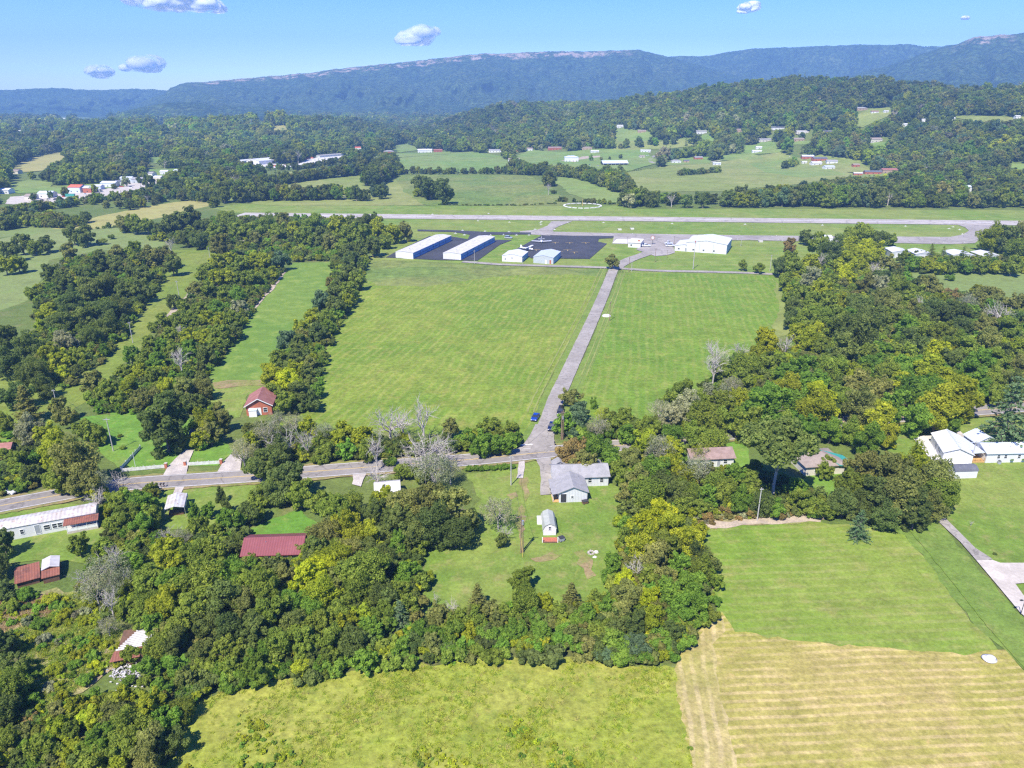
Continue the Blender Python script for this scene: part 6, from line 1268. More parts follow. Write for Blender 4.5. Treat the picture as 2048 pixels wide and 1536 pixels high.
# ---- ruined shed and rubble, lower left
r, L, _ = frame_root('ruined_shed', (232, 1334), (278, 1326), "collapsing shed of white slats and rusty tin buried in the trees", 'shed')
for k in range(13):
    t = k * .46; MB().hexa([(0 + t * .55, 1.5 + t, 1.9), (4.6 + t * .3, 1.7 + t, 1.9), (4.6 + t * .3, 1.9 + t, 2.0), (0 + t * .55, 1.7 + t, 2.0), (0 + t * .55, 1.5 + t, 2.0), (4.6 + t * .3, 1.7 + t, 1.98), (4.6 + t * .3, 1.9 + t, 2.08), (0 + t * .55, 1.7 + t, 2.08)]).build('roof_slat', M['tin'], r)
MB().hexa([(-.6, -.6, 1.5), (3.8, -.4, 1.5), (4.0, 1.4, 1.95), (-.2, 1.3, 1.95), (-.6, -.6, 1.58), (3.8, -.4, 1.58), (4.0, 1.4, 2.03), (-.2, 1.3, 2.03)]).build('tin_roof', M['rust_roof'], r)
MB().box(0, 4.2, 0, 7.2, 0, 1.45).build('wall', M['brown_wood'], r)
rb = MB(); rng = random.Random(3)
for cx, cy, n, s in ((268, 1352, 170, 2.6), (240, 1345, 90, 1.5), (236, 1396, 90, 1.2), (214, 1430, 60, .9), (214, 1460, 80, 1.1)):
    c = G(cx, cy)
    for _ in range(n):
        x = c.x + rng.gauss(0, s * .5); y = c.y + rng.gauss(0, s * .5); z = rng.uniform(.0, .6); w_ = rng.uniform(.06, .2); a = rng.uniform(0, 3)
        u = Vector((math.cos(a), math.sin(a), rng.uniform(-.3, .3))) * w_; v = Vector((-math.sin(a), math.cos(a), rng.uniform(-.3, .3))) * w_ * .6; q = Vector((x, y, z + .1)); nn = Vector((0, 0, .08))
        rb.hexa([q - u - v, q + u - v, q + u + v, q - u + v, q - u - v + nn, q + u - v + nn, q + u + v + nn, q - u + v + nn])
tag(rb.build('debris', M['tin'], None), "pale broken debris scattered below the collapsing shed", None, None, 'stuff')
# junk and vehicles half hidden at far left
# ---- hangars
def thangar(A, B, C, lab):
    r, L, D = frame_root('long_hangar', A, B, lab, 'hangar', C=C); L = max(L, 9)
    volume(r, 0, L, 0, D, 3.6, .55, 'y', 'white_metal', 'weathered_roof', over=.15)
    MB().box(L + .003, L + .05, .2, D - .2, .1, 3.35).build('blue_doors', M['blue_metal'], r)
    n = 6
    for k in range(1, n): MB().box(L + .05, L + .12, D * k / n - .12, D * k / n + .12, 0, 3.5).build('door_post', M['dark'], r)
    MB().box(L + .05, L + .1, .3, D - .3, 1.72, 1.86).build('door_rail', M['dark'], r)
    opening(r, L - .9, 0, .05, .8, 2.0, name='door', pane='trim', inner='panel')
    MB().box(-.16, -.05, -.1, D + .1, 3.35, 3.5).build('gutter', M['grey_trim'], r)
    for k in range(4): MB().box(L * .5 - .25, L * .5 + .25, D * (k + .5) / 4 - .25, D * (k + .5) / 4 + .25, 4.22, 4.6).build('roof_vent', M['steel'], r)
    return r, L, D
thangar((789, 517.5), (826.5, 518.5), (903, 482.5), "left one of the two long white hangars with blue doors")
thangar((882.8, 520.3), (922, 520.8), (989.7, 484.7), "right one of the two long white hangars with blue doors")
r, L, D = frame_root('square_hangar', (1002.5, 524.2), (1044, 525), "small square white hangar with blue side beside the lane", 'hangar', C=(1056, 514.7))
volume(r, 0, L, 0, max(D, 12), 3.3, 1.2, 'y', 'white_metal', 'white_roof', over=.15); MB().box(L + .003, L + .06, .4, max(D, 12) - .4, .1, 3.0).build('blue_door', M['blue_metal'], r); opening(r, 1.9, 0, 1.2, .7, .7); opening(r, L * .5, 0, 2.0, .6, .6)
r, L, D = frame_root('square_hangar', (1064.7, 527.9), (1106.5, 528.6), "small grey hangar with a reddish door next to the lane", 'hangar', C=(1121, 515.4))
volume(r, 0, L, 0, max(D, 12), 3.6, 1.1, 'y', 'grey_metal', 'grey_roof_metal', over=.15); MB().box(L + .003, L + .06, .4, max(D, 12) - .4, .1, 3.1).build('blue_door', M['blue_metal'], r)
opening(r, L - 1.7, 0, .1, 1.0, 2.2, name='door', pane='brick', inner='panel'); opening(r, L - 4.2, 0, .1, .9, 2.1, name='door', pane='trim', inner='panel')
r, L, D = frame_root('terminal', (1255, 495.6), (1280.6, 496), "little white terminal building with cream flat roof by the apron", 'terminal', C=(1287, 487.6))
volume(r, 0, L, 0, max(D, 9), 2.9, .3, 'x', 'white_siding', 'pale_roof' if 'pale_roof' in M else 'cream_wall', over=.3, kind='flat')
opening(r, 2, 0, 1, 1, 1); opening(r, L, 2.5, .1, 1.0, 2.1, 'E', 'door', 'trim', 'grey_trim', inner='panel')
MB().box(L * .7, L * .7 + 1, 5, 6, 3.16, 3.9).build('roof_unit', M['brick'], r)
r, L, D = frame_root('big_hangar', (1368, 506.5), (1452.6, 509), "largest white hangar with lower lean-to at its left", 'hangar', C=(1462, 494.5))
D = max(D, 24)
volume(r, 0, L, 0, D, 5.6, 1.7, 'y', 'white_metal', 'white_roof', over=.2)
MB().hexa([(-6.6, 0, 0), (-.02, 0, 0), (-.02, D * .75, 0), (-6.6, D * .75, 0), (-6.6, 0, 3.3), (-.02, 0, 4.3), (-.02, D * .75, 4.3), (-6.6, D * .75, 3.3)]).build('lean_to', M['white_metal'], r)
MB().hexa([(-6.8, -.2, 3.31), (-.22, -.2, 4.33), (-.22, D * .75 + .2, 4.33), (-6.8, D * .75 + .2, 3.31), (-6.8, -.2, 3.42), (-.22, -.2, 4.44), (-.22, D * .75 + .2, 4.44), (-6.8, D * .75 + .2, 3.42)]).build('lean_to_roof', M['white_roof'], r)
for x in (-4.2, 4.5, 10.5, 16.5): opening(r, x, 0, 1.1, 1.1, .9)
opening(r, -.9 + .9, 0, .1, 1.0, 2.1, name='door', pane='grey_trim', inner='panel'); opening(r, -.4 + .4, 0, 3.6, .6, .5)
MB().box(L + .003, L + .08, 1, D - 1, .1, 5.1).build('blue_door', M['blue_metal'], r)
for k in range(1, 6): MB().box(L + .081, L + .12, D * k / 6 - .06, D * k / 6 + .06, .1, 5.1).build('door_seam', M['grey_trim'], r)
for x in (.02, L / 3, L * 2 / 3, L - .14): MB().box(x, x + .12, -.09, -.01, 0, 5.4).build('downpipe', M['grey_trim'], r)
for i, (A, B, lab) in enumerate([((1782, 516), (1818, 517), "leftmost"), ((1829, 520), (1865, 520.5), "second"), ((1903, 522), (1948, 523), "third"), ((1962, 524), (2002, 524.5), "rightmost")]):
    r, L, _ = frame_root('small_hangar', A, B, f"small white-roofed hangar behind the shrubby row, {lab} of four", 'hangar', 'four small hangars')
    volume(r, 0, L, 0, 13, 3.4, 1.0, 'y', 'grey_metal', 'white_roof', over=.15)
    MB().box(L * .2, L * .8, -.06, -.003, .05, 2.9).build('door', M['pale_siding'], r)
r, L, _ = frame_root('small_hangar', (1630, 486), (1664, 487), "white shed roof showing behind the tip of the right wood", 'hangar'); volume(r, 0, L, 0, 10, 3.4, 1.0, 'x', 'white_metal', 'white_roof', over=.15)
r, L, _ = frame_root('house', (484, 497), (523, 494), "dark brown house with porch in front of the upper grove", 'house')
volume(r, 0, L, 0, 7, 2.8, 1.5, 'x', 'brown_wood', 'tan_roof', over=.5); opening(r, 3, 0, 1, 1, 1); MB().box(L * .4, L, -2.2, -.02, .0, .5).build('porch_deck', M['brown_wood'], r)
# ---------------------------------------------------------------- far houses
FH = [  # px, py, width px, depth m, wall h, roof, wall, kind, label, category
 (1143, 324, 24, 12, 5.5, 'blue_white', 'white_siding', 'hip', "white two-storey farm building left of the open barn", 'house'),
 (1110, 300, 23, 9, 3, 'brown_roof', 'brick', 'gable', "long low brick house at the wood edge left of the barn", 'house'),
 (1041, 303, 16, 9, 3, 'brown_roof', 'brick', 'gable', "brick house among yards, left of the long low brick house", 'house'),
 (1057, 302, 14, 9, 3, 'tan_roof', 'white_siding', 'gable', "white bungalow just right of the yard's brick house", 'house'),
 (1174, 300, 17, 9, 3, 'tan_roof', 'tan_brick', 'hip', "tan-roofed house behind the open barn", 'house'),
 (1190, 306, 14, 6, 2.6, 'white_roof', 'white_siding', 'gable', "white trailer behind the open barn", 'trailer'),
 (1291, 305, 17, 6, 2.6, 'white_roof', 'white_siding', 'gable', "white trailer beside the lane bend", 'trailer'),
 (1240, 256, 12, 8, 3.4, 'white_roof', 'white_siding', 'gable', "lone white house high above the lane bend", 'house'),
 (1284, 266, 14, 8, 3, 'tan_roof', 'tan_brick', 'gable', "tan house just right of the lone white hillside house", 'house'),
 (1403, 268, 18, 9, 3.4, 'shingle', 'white_siding', 'gable', "white house with porch in the middle of the wooded slope", 'house'),
 (1353, 327, 16, 9, 3, 'shingle', 'white_siding', 'hip', "white house with grey roof right of the lane bend", 'house'),
 (1373, 326, 9, 6, 2.6, 'dark_roof', 'tan_brick', 'gable', "small outbuilding right of the grey-roofed lane house", 'shed'),
 (1398, 320, 14, 8, 3, 'shingle', 'brick', 'gable', "brick house with grey roof in the middle of the lane row", 'house'),
 (1434, 331, 13, 7, 2.5, 'grey_roof_metal', 'white_siding', 'gable', "low white shed standing alone by the pasture edge", 'shed'),
 (1285, 316, 9, 6, 2.4, 'tan_roof', 'cream_wall', 'gable', "tiny farm shed between barn and lane bend", 'shed'),
 (1481, 264, 16, 8, 3, 'tan_roof', 'tan_brick', 'gable', "brown house right of the porch house on the slope", 'house'),
 (1555, 260, 24, 9, 3, 'dark_roof', 'white_siding', 'gable', "long dark-roofed house on the wooded slope", 'house'),
 (1530, 284, 24, 9, 3, 'shingle', 'cream_wall', 'gable', "long grey-roofed house below the dark-roofed one", 'house'),
 (1605, 268, 20, 8, 3, 'tin', 'cream_wall', 'gable', "pale-roofed house right of the long dark roof", 'house'),
 (1598, 283, 18, 9, 3, 'tan_roof', 'tan_brick', 'gable', "grey-brown roof in trees above the pasture hamlet", 'house'),
 (1655, 268, 14, 8, 3, 'dark_roof', 'brick', 'gable', "small dark roof right of the pale-roofed house", 'house'),
 (1753, 285, 22, 12, 3.6, 'tan_roof', 'cream_wall', 'gable', "large tan-roofed house alone in the hill wood", 'house'),
 (1723, 221, 22, 10, 3, 'shingle', 'tan_brick', 'hip', "grey-roofed house in the hilltop clearing", 'house'),
 (1750, 227, 12, 6, 2.6, 'red_brown_roof', 'white_siding', 'gable', "small red-roofed house inside the hilltop clearing", 'house'),
 (1773, 226, 8, 5, 2.4, 'white_roof', 'white_siding', 'gable', "white shed at the right side of the hilltop clearing", 'shed'),
 (1616, 318, 20, 9, 3, 'blue_white', 'brick', 'gable', "brick house with bluish white roof beside the hamlet pasture", 'house'),
 (1641, 323, 24, 10, 3.2, 'dark_roof', 'brick', 'gable', "brick house with charcoal roof in the pasture hamlet", 'house'),
 (1634, 331, 18, 8, 3, 'white_roof', 'white_siding', 'gable', "white house in front of the charcoal-roofed brick house", 'house'),
 (1664, 328, 18, 9, 3, 'shingle', 'white_siding', 'gable', "grey-roofed white house right of the charcoal roof", 'house'),
 (1660, 339, 18, 8, 2.8, 'grey_roof_metal', 'white_siding', 'gable', "grey-roofed white house at the pasture's right corner", 'house'),
 (1609, 328, 8, 4, 2.4, 'white_roof', 'white_siding', 'gable', "tiny white shed below the bluish white roof", 'shed'),
 (1713, 335, 11, 7, 2.8, 'tan_roof', 'brick', 'gable', "brick house half behind trees right of the hamlet", 'house'),
 (1716, 352, 14, 6, 2.6, 'white_roof', 'brick', 'gable', "red and white shed left of the long black roof", 'shed'),
 (1746, 350, 27, 8, 3, 'dark_roof', 'brick', 'gable', "long black-roofed house at the right of the pasture", 'house'),
 (1780, 347, 26, 10, 3.4, 'red_brown_roof', 'tan_brick', 'gable', "brownish red roofed house right of the long black roof", 'house'),
 (1518, 299, 10, 6, 3, 'white_roof', 'white_siding', 'gable', "white building at the lane's right end", 'house'),
 (1514, 306, 16, 6, 2.6, 'white_roof', 'white_siding', 'gable', "low white trailer at the lane's right end", 'trailer'),
 (1809, 253, 9, 5, 3, 'white_roof', 'white_siding', 'gable', "white hut in the wood below the hilltop clearing", 'shed'),
 (1846, 246, 6, 5, 5, 'white_roof', 'white_siding', 'flat', "small white tower-like hut in the hill wood", 'hut'),
 (1906, 241, 7, 5, 3, 'white_roof', 'white_siding', 'gable', "white hut right of the tower-like hut", 'shed'),
 (1935, 384, 15, 8, 4, 'blue_white', 'white_siding', 'gable', "pale blue-white roof inside the dark right tree belt", 'shed'),
 (2036, 238, 8, 6, 3, 'white_roof', 'white_siding', 'gable', "white house in the clearing at the right edge", 'house'),
 (720, 300, 17, 9, 3.4, 'orange_roof', 'white_siding', 'gable', "house with bright red-orange roof right of the warehouse", 'house'),
 (778, 309, 18, 10, 4, 'shingle', 'brick', 'hip', "pinkish brick farmhouse beside the small hill pasture", 'house'),
 (850, 306, 25, 10, 4, 'white_roof', 'white_siding', 'gable', "long white farmhouse at the top of the smooth pasture", 'house'),
 (876, 305, 15, 8, 3.4, 'red_brown_roof', 'brick', 'gable', "dark red building right of the long white farmhouse", 'barn'),
 (990, 305, 22, 8, 3, 'shingle', 'white_siding', 'gable', "grey-roofed house at the smooth pasture's right corner", 'house'),
 (1028, 323, 20, 7, 2.6, 'tan_roof', 'white_siding', 'gable', "low white trailer by the fence line of the pasture", 'trailer'),
 (8, 388, 18, 9, 3, 'white_roof', 'white_siding', 'gable', "white house at the far left edge of the lots", 'house'),
 (90, 396, 24, 10, 3.4, 'blue_white', 'white_siding', 'gable', "white and blue shop at the left end of the lots", 'shop'),
 (149, 386, 22, 12, 4.5, 'orange_roof', 'blue_white', 'gable', "shop with bright orange-red roof on the trading lots", 'shop'),
 (175, 386, 15, 9, 4, 'blue_white', 'brick', 'gable', "red shop right of the orange-red roof", 'shop'),
 (216, 375, 26, 10, 3.6, 'blue_white', 'white_siding', 'gable', "long blue-white shop in the middle of the lots", 'shop'),
 (252, 365, 20, 10, 3.6, 'grey_roof_metal', 'blue_white', 'gable', "grey-roofed workshop, left one of a pair", 'shop'),
 (274, 367, 18, 10, 3.6, 'shingle', 'grey_metal', 'gable', "grey workshop, right one of the pair", 'shop'),
 (328, 350, 13, 8, 3.4, 'white_roof', 'white_siding', 'gable', "white shop at the right end of the lots", 'shop'),
 (346, 356, 16, 8, 3.0, 'white_roof', 'blue_white', 'gable', "low pale shop below the right-end white shop", 'shop'),
 (299, 354, 12, 9, 3.4, 'shingle', 'white_siding', 'gable', "small grey-roofed shop below the tree gap at the lots", 'shop'),
 (314, 362, 14, 9, 3.2, 'white_roof', 'cream_wall', 'gable', "cream shop with white roof near the right end of the lots", 'shop'),
 (355, 348, 14, 8, 3.2, 'grey_roof_metal', 'brick', 'gable', "brick shop at the upper right corner of the lots", 'shop'),
 (194, 380, 14, 8, 3.0, 'white_roof', 'blue_white', 'gable', "pale low shop between the red shop and the long blue-white shop", 'shop'),
 (58, 400, 16, 8, 3.0, 'tan_roof', 'cream_wall', 'gable', "cream building at the lower left of the lots", 'shop'),
 (236, 370, 12, 7, 3.0, 'dark_roof', 'white_siding', 'gable', "small dark-roofed shop left of the grey workshop pair", 'shop'),
 (30, 348, 12, 8, 3, 'tan_roof', 'cream_wall', 'gable', "cream house beside the tan field at the far left", 'house'),
 (130, 244, 8, 8, 14, 'white_roof', 'white_siding', 'flat', "white silo-like block in the distant town", 'town building'),
 (178, 245, 30, 12, 5, 'white_roof', 'white_siding', 'flat', "long white block right of the silo in the distant town", 'town building'),
 (208, 245, 16, 12, 5, 'white_roof', 'cream_wall', 'flat', "cream block at the right of the distant town", 'town building'),
 (40, 266, 14, 10, 4, 'white_roof', 'white_siding', 'gable', "white house among trees at the far left", 'house'),
 (115, 268, 22, 10, 4, 'tan_roof', 'cream_wall', 'gable', "cream roadside building among the far left trees", 'house'),
 (324, 257, 12, 9, 3.4, 'white_roof', 'white_siding', 'gable', "white house on the low wooded ridge", 'house'),
 (402, 240, 22, 14, 5, 'white_roof', 'white_siding', 'flat', "long white shed just over the wooded ridge", 'warehouse'),
 (524, 246, 12, 8, 3.4, 'tan_roof', 'white_siding', 'gable', "white house beside the dry clearing on the ridge", 'house'),
 (630, 217, 20, 16, 6, 'tan_roof', 'cream_wall', 'flat', "tan block at the foot of the plateau", 'warehouse')]
for px, py, wp, dm, wh, rf, wl_, kd, lb, ct in FH:
    c = G(px, py); zc = c.y * CP - (c.z - CH) * SP; w_ = 1.15 * wp * zc / FPX; wh *= 1.2; HOUSEPX.append((px, py, wp))
    rz = ((px * 7) % 13 - 6) * .03
    r = empty('far_' + ct.replace(' ', '_') if ct in ('house', 'shed') else ct.replace(' ', '_'), (c.x, c.y, c.z - .3), rz, lb, ct, "far buildings beyond the airfield")
    volume(r, -w_ / 2, w_ / 2, 0, dm, wh + .3, min(2.2, dm * .17), 'x', wl_, rf, over=.3, kind=kd)
    for k in range(max(1, int(w_ / 5))):
        u = -w_ / 2 + w_ * (k + .5) / max(1, int(w_ / 5)); o_ = MB().box(u - .5, u + .5, -.06, -.003, 1.2, 2.3).build('window', M['glass'], r)
# open barn
c = G(1231, 331); zc = c.y * CP - (c.z - CH) * SP; w_ = 50 * zc / FPX; HOUSEPX.append((1231, 331, 54))
r = empty('open_barn', (c.x, c.y, c.z - .3), .12, "wide open-sided barn with pale metal roof in the far farmyard", 'barn')
volume(r, -w_ / 2, w_ / 2, 0, 16, 3.6, 3.0, 'x', 'dark', 'blue_white', over=1.0)
for k in range(7): MB().box(-w_ / 2 + k * w_ / 6.05 - .1, -w_ / 2 + k * w_ / 6.05 + .15, -.9, -.7, 0, 3.6).build('post', M['cream_wall'], r)
# far warehouse
r, L, D = frame_root('warehouse', (519, 331), (591, 324.5), "large far warehouse with white roof and open dock doors", 'warehouse'); HOUSEPX.append((556, 332, 80))
volume(r, 0, L, 0, 26, 6, 2.4, 'x', 'white_metal', 'white_roof', over=.3)
for u in (.35, .8): MB().box(L * u, L * u + 5, -.08, -.003, 0, 4).build('dock_door', M['dark'], r)
r, L, D = frame_root('warehouse', (640, 316), (688, 312), "long grey shed at the right end of the gravel yard", 'warehouse'); HOUSEPX.append((664, 316, 54)); volume(r, 0, L, 0, 10, 3.4, 1.0, 'x', 'grey_metal', 'shingle', over=.3)
r, L, D = frame_root('warehouse', (484, 328), (512, 325), "small white shed at the left end of the warehouse", 'warehouse'); HOUSEPX.append((498, 328, 30)); volume(r, 0, L, 0, 12, 4, 1.2, 'x', 'white_metal', 'white_roof', over=.3)
for i, (px, py, w_, mt, nm_, lb) in enumerate([(612, 320, 8, 'orange_roof', 'shipping_container', "orange container nearest the warehouse"), (622, 318, 7, 'brick', 'shipping_container', "dark red container in the middle of the yard"), (548, 334, 6, 'brick', 'shipping_container', "red container before the warehouse wall"), (140, 394, 8, 'teal_roof', 'shipping_container', "green container on the trading lots"), (188, 384, 12, 'grey_trim', 'shipping_container', "long dark container along the lots")]):
    c = G(px, py); r = empty(nm_, (c.x, c.y, c.z), .05, lb, 'container'); MB().box(-w_ / 2, w_ / 2, 0, 2.5, 0.15, 2.8).build('box', M[mt], r); MB().box(-w_ / 2 + .1, w_ / 2 - .1, .1, 2.4, 0, .15).build('skids', M['dark'], r)
far_wood()
# ---------------------------------------------------------------- poles and wires
def pole(px, py, h, lab, mat='pole_wood', r=.14, arm=None, arms=1, extra=None, name='utility_pole', cat='utility pole', rz=.2, tr=False):
    p = G(px, py); e = empty(name, (p.x, p.y, p.z), rz, lab, cat)
    MB().tube((0, 0, -.2), (0, 0, h), r, r * .65, 10).build('pole', M[mat], e)
    if arm:
        for k in range(arms):
            z = h - .35 - k * 1.0; a = MB().box(-arm / 2, arm / 2, -.06 - r, .05 - r, z - .06, z + .06).build('crossarm', M[mat], e)
            mb = MB(); [mb.tube((x, -r, z + .06), (x, -r, z + .26), .05, .035, 6) for x in (-arm / 2 + .1, -arm / 6, arm / 6, arm / 2 - .1)]; mb.build('insulator', M['steel'], a)
    if tr: MB().tube((.32, 0, h - 2.2), (.32, 0, h - 1.3), .24, .24, 10).build('transformer', M['steel'], e)
    if extra: extra(e, h)
    return Vector((p.x, p.y, p.z + h - .2)), e
t1, _ = pole(1022, 971, 7.9, "tall pale utility pole on the lawn edge below the junction", 'pole_grey', .15, 1.2)
t2, e2 = pole(1042, 1106, 8.8, "dark double utility pole with transformer left of the barn shed", 'pole_wood', .16, 2.0, tr=True)
MB().tube((.42, 0, -.2), (.36, 0, 6.6), .13, .1, 8).build('brace_pole', M['pole_wood'], e2)
MB().tube((0, -1.7, 0), (0, -.1, 3.6), .035, .035, 5).build('guy_guard', M['yellow_line'], e2)
t3, e3 = pole(1122.5, 880, 8.3, "brown double utility pole right of the dark blue car", 'pole_wood', .17, 1.8, tr=True)
MB().tube((.42, 0, -.2), (.40, 0, 8.6), .15, .1, 8).build('second_pole', M['pole_wood'], e3)
t4, _ = pole(227, 903, 9.5, "tall utility pole on the bright lawn behind the white fence", 'pole_grey', .15, 1.6)
t5, _ = pole(271, 934, 4.2, "thin white flagpole-like post inside the white fence", 'trim', .06, name='white_post', cat='post')
t6, _ = pole(116, 820, 6.5, "pole at the bottom of the wide grass strip", 'pole_grey', .14, 1.0)
t7, _ = pole(266, 686, 8.2, "pole halfway up the wide grass strip", 'pole_grey', .14, 1.0)
t8, _ = pole(359, 598, 8.5, "pole near the top of the wide grass strip", 'pole_grey', .14, 1.0)
t9, _ = pole(421, 523, 8, "pole at the upper end of the wide grass strip", 'pole_grey', .14, 1.0)
pole(1386, 538.5, 14.5, "tallest pale pole in the airfield lawn, with a cross near its top", 'pole_grey', .22, 2.6, 1, name='beacon_pole', cat='pole', extra=lambda e, h: MB().tube((0, 0, h), (0, 0, h + .9), .35, .25, 8).build('beacon', M['brick'], e))
t11, _ = pole(1539.5, 542.5, 8.6, "white pole at the right end of the airport lane", 'pole_grey', .16, .9)
t12, _ = pole(1257.5, 544, 8.0, "brown utility pole at the top of the access road, left of a pair", 'pole_wood', .15, 1.2)
t13, _ = pole(1263, 543, 7.6, "pale pole at the top of the access road, right of a pair", 'pole_grey', .14, 1.0)
pole(1310, 524, 7.6, "brown pole beside the curving airport drive", 'pole_wood', .14, .9); pole(1481.5, 492.5, 5.6, "short grey pole right of the largest hangar", 'pole_grey', .12, .8)
pole(1348, 489, 5.2, "thin pole left of the largest hangar", 'pole_wood', .1, .6); pole(1254.5, 491, 5.6, "thin pole at the left corner of the terminal", 'pole_wood', .1, .6)
pole(1334, 516, 4.8, "thin post at the edge of the worn parking lot", 'pole_wood', .09, .5)
pole(949, 528, 7.6, "pale utility pole beside the right long hangar", 'pole_grey', .15, 1.0); pole(1045.5, 528.5, 3.6, "short post between the two square hangars", 'pole_grey', .1, .6)
t19, _ = pole(1219, 642, 8.2, "brown pole standing by the pale rock pile", 'pole_wood', .15, .9)
t20, _ = pole(1941, 928.6, 6.4, "wooden pole between the garage and the white house", 'pole_grey', .15, 1.0)
pole(1514, 1042, 8.2, "bare weathered pole in the dry brush", 'pole_grey', .14, .8)
def lampx(e, h): MB().tube((0, 0, h), (-.7, 0, h + .1), .05, .05, 6).build('lamp_arm', M['dark'], e); MB().box(-1.0, -.5, -.14, .14, h + .02, h + .16).build('lamp_head', M['dark'], e)
pole(2041, 1230, 3.2, "dark yard lamp beside the pale concrete forecourt", 'dark', .07, extra=lampx, name='yard_lamp', cat='lamp post')
for px, py, h, lb in [(505, 264, 26, "left lattice pylon on the low wooded ridge"), (645, 252, 24, "right lattice pylon on the low wooded ridge")]:
    p = G(px, py); e = empty('transmission_tower', (p.x, p.y, p.z), .3, lb, 'pylon'); mb = MB()
    for sx in (-1, 1):
        for sy in (-1, 1): mb.tube((sx * 3, sy * 3, 0), (sx * .5, sy * .5, h), .22, .15, 4)
    for k in range(6):
        z = h * k / 6; w0 = 3 - 2.5 * k / 6; w1 = 3 - 2.5 * (k + 1) / 6
        for sy in (-1, 1): mb.tube((-w0, sy * w0, z), (w1, sy * w1, z + h / 6), .1, .1, 4); mb.tube((w0, sy * w0, z), (-w1, sy * w1, z + h / 6), .1, .1, 4)
    mb.build('lattice', M['steel'], e)
    for z in (h * .75, h * .95): MB().box(-5, 5, -.2, .2, z, z + .3).build('crossarm', M['steel'], e)
def wire(a, b, sag, lab, off=0):
    pts = []; n = 14; d = (b - a); s = Vector((d.y, -d.x, 0)).normalized() * off
    for i in range(n + 1): t = i / n; q = a.lerp(b, t) + s; q.z -= sag * 4 * t * (1 - t); pts.append(q)
    mb = MB(); [mb.tube(p, q, .022, .022, 4, False) for p, q in zip(pts, pts[1:])]; tag(mb.build('power_line', M['dark'], None), lab, 'power line', 'power lines between the poles')
wire(t2, t1, 1.2, "power line from the double pole by the barn shed to the pole below the junction"); wire(t1, t3, .8, "power line crossing the country road at the junction")
wire(t3, t19, 5.0, "power line running up along the access road"); wire(t19, t12, 3.5, "power line running on to the airport lane"); wire(t4, G(-60, 905, 8), 1.5, "power line leaving the tall pole on the bright lawn to the left")
wire(t6, t7, 2.0, "power line over the lower half of the wide grass strip"); wire(t7, t8, 2.0, "power line over the middle of the wide grass strip"); wire(t8, t9, 2.0, "power line over the top of the wide grass strip")
wire(t4, t6, 1.5, "power line from the bright lawn to the foot of the grass strip")
# ---------------------------------------------------------------- fences
def fence(A, B, lab, h=1.05, flip=False):
    a, b = G(*A), G(*B); d = (b - a).xy; L = d.length; e = empty('picket_fence', (a.x, a.y, 0), math.atan2(d.y, d.x), lab, 'fence', 'white fences by the country road')
    n = max(2, int(L / 2.4) + 1)
    mb = MB(); x = .02
    while x < L: mb.box(x, x + .13, -.03, -.008, .08, h - .05 + .04 * math.sin(x * 9)); x += .15
    mb.build('pickets', M['fence_paint'], e)
    for z in (.3, h - .25): MB().box(0, L, 0, .05, z, z + .09).build('rail', M['fence_paint'], e)
    for k in range(n): MB().box(k * L / (n - 1) - .06, k * L / (n - 1) + .06, .055, .17, 0, h + .1).build('post', M['fence_paint'], e)
fence((244, 944), (331, 936), "white picket fence left of the concrete drive"); fence((373, 932), (441, 928), "white picket fence right of the concrete drive"); fence((243, 940), (282, 897), "white picket fence running back up the bright lawn")
def pillar(px, py, lab):
    p = G(px, py); e = empty('brick_pillar', (p.x, p.y, 0), 0, lab, 'pillar'); MB().box(-.3, .3, -.3, .3, 0, 1.3).build('shaft', M['brick'], e); MB().box(-.36, .36, -.36, .36, 1.304, 1.42).build('cap', M['concrete'], e)
pillar(333, 936, "brick pillar at the end of the left picket fence"); pillar(371, 932, "brick pillar right of the concrete drive"); pillar(443, 928, "brick pillar at the far end of the right picket fence")
def mailbox(px, py, lab, rz=0):
    p = G(px, py); e = empty('mailbox', (p.x, p.y, 0), rz, lab, 'mailbox'); MB().box(-.06, .06, -.06, .06, 0, 1.1).build('post', M['pole_wood'], e); b = MB().box(-.14, .14, -.3, .3, 1.104, 1.4).build('box', M['dark'], e, bevel=.03); MB().box(.145, .17, -.1, .1, 1.3, 1.5).build('flag', M['brick'], b)
mailbox(323, 977, "dark mailbox by the carport drive, left of two"); mailbox(329, 976.5, "dark mailbox by the carport drive, right of two"); mailbox(1109, 893, "black mailbox at the right corner of the junction")
# stop sign seen from behind
p = G(1029, 884); e = empty('stop_sign', (p.x, p.y, 0), rad(8), "stop sign seen from its grey back at the junction", 'road sign')
MB().tube((0, 0, -.1), (0, 0, 2.6), .05, .05, 8).build('post', M['steel'], e)
def octo(y0, y1, rr): pts = [(rr * math.cos(math.pi / 8 + k * math.pi / 4), 2.5 + rr * math.sin(math.pi / 8 + k * math.pi / 4)) for k in range(8)]; return MB().prism(pts, y0, y1)
# road users stop before the country road, so the red face looks up the access road, away from the camera
octo(-.062, -.052, .46).build('sign_back', M['steel'], e); octo(.052, .062, .46).build('sign_face', plain("red_sign_face", (.45, .02, .02), .4), e)
def text_mesh(s, size, mat, loc, rot, parent, name='lettering'):
    c = bpy.data.curves.new(name, 'FONT'); c.body = s; c.size = size; c.align_x = 'CENTER'; c.align_y = 'CENTER'; c.extrude = .002; o = bpy.data.objects.new(name, c); COL.objects.link(o)
    bpy.context.view_layer.update(); me = bpy.data.meshes.new_from_object(o); bpy.data.objects.remove(o); me.materials.clear(); me.materials.append(mat); o = link(name, me, parent); o.location = loc; o.rotation_euler = rot; return o
text_mesh("STOP", .3, M['trim'], (0, .066, 2.5), (math.pi / 2, 0, math.pi), e)
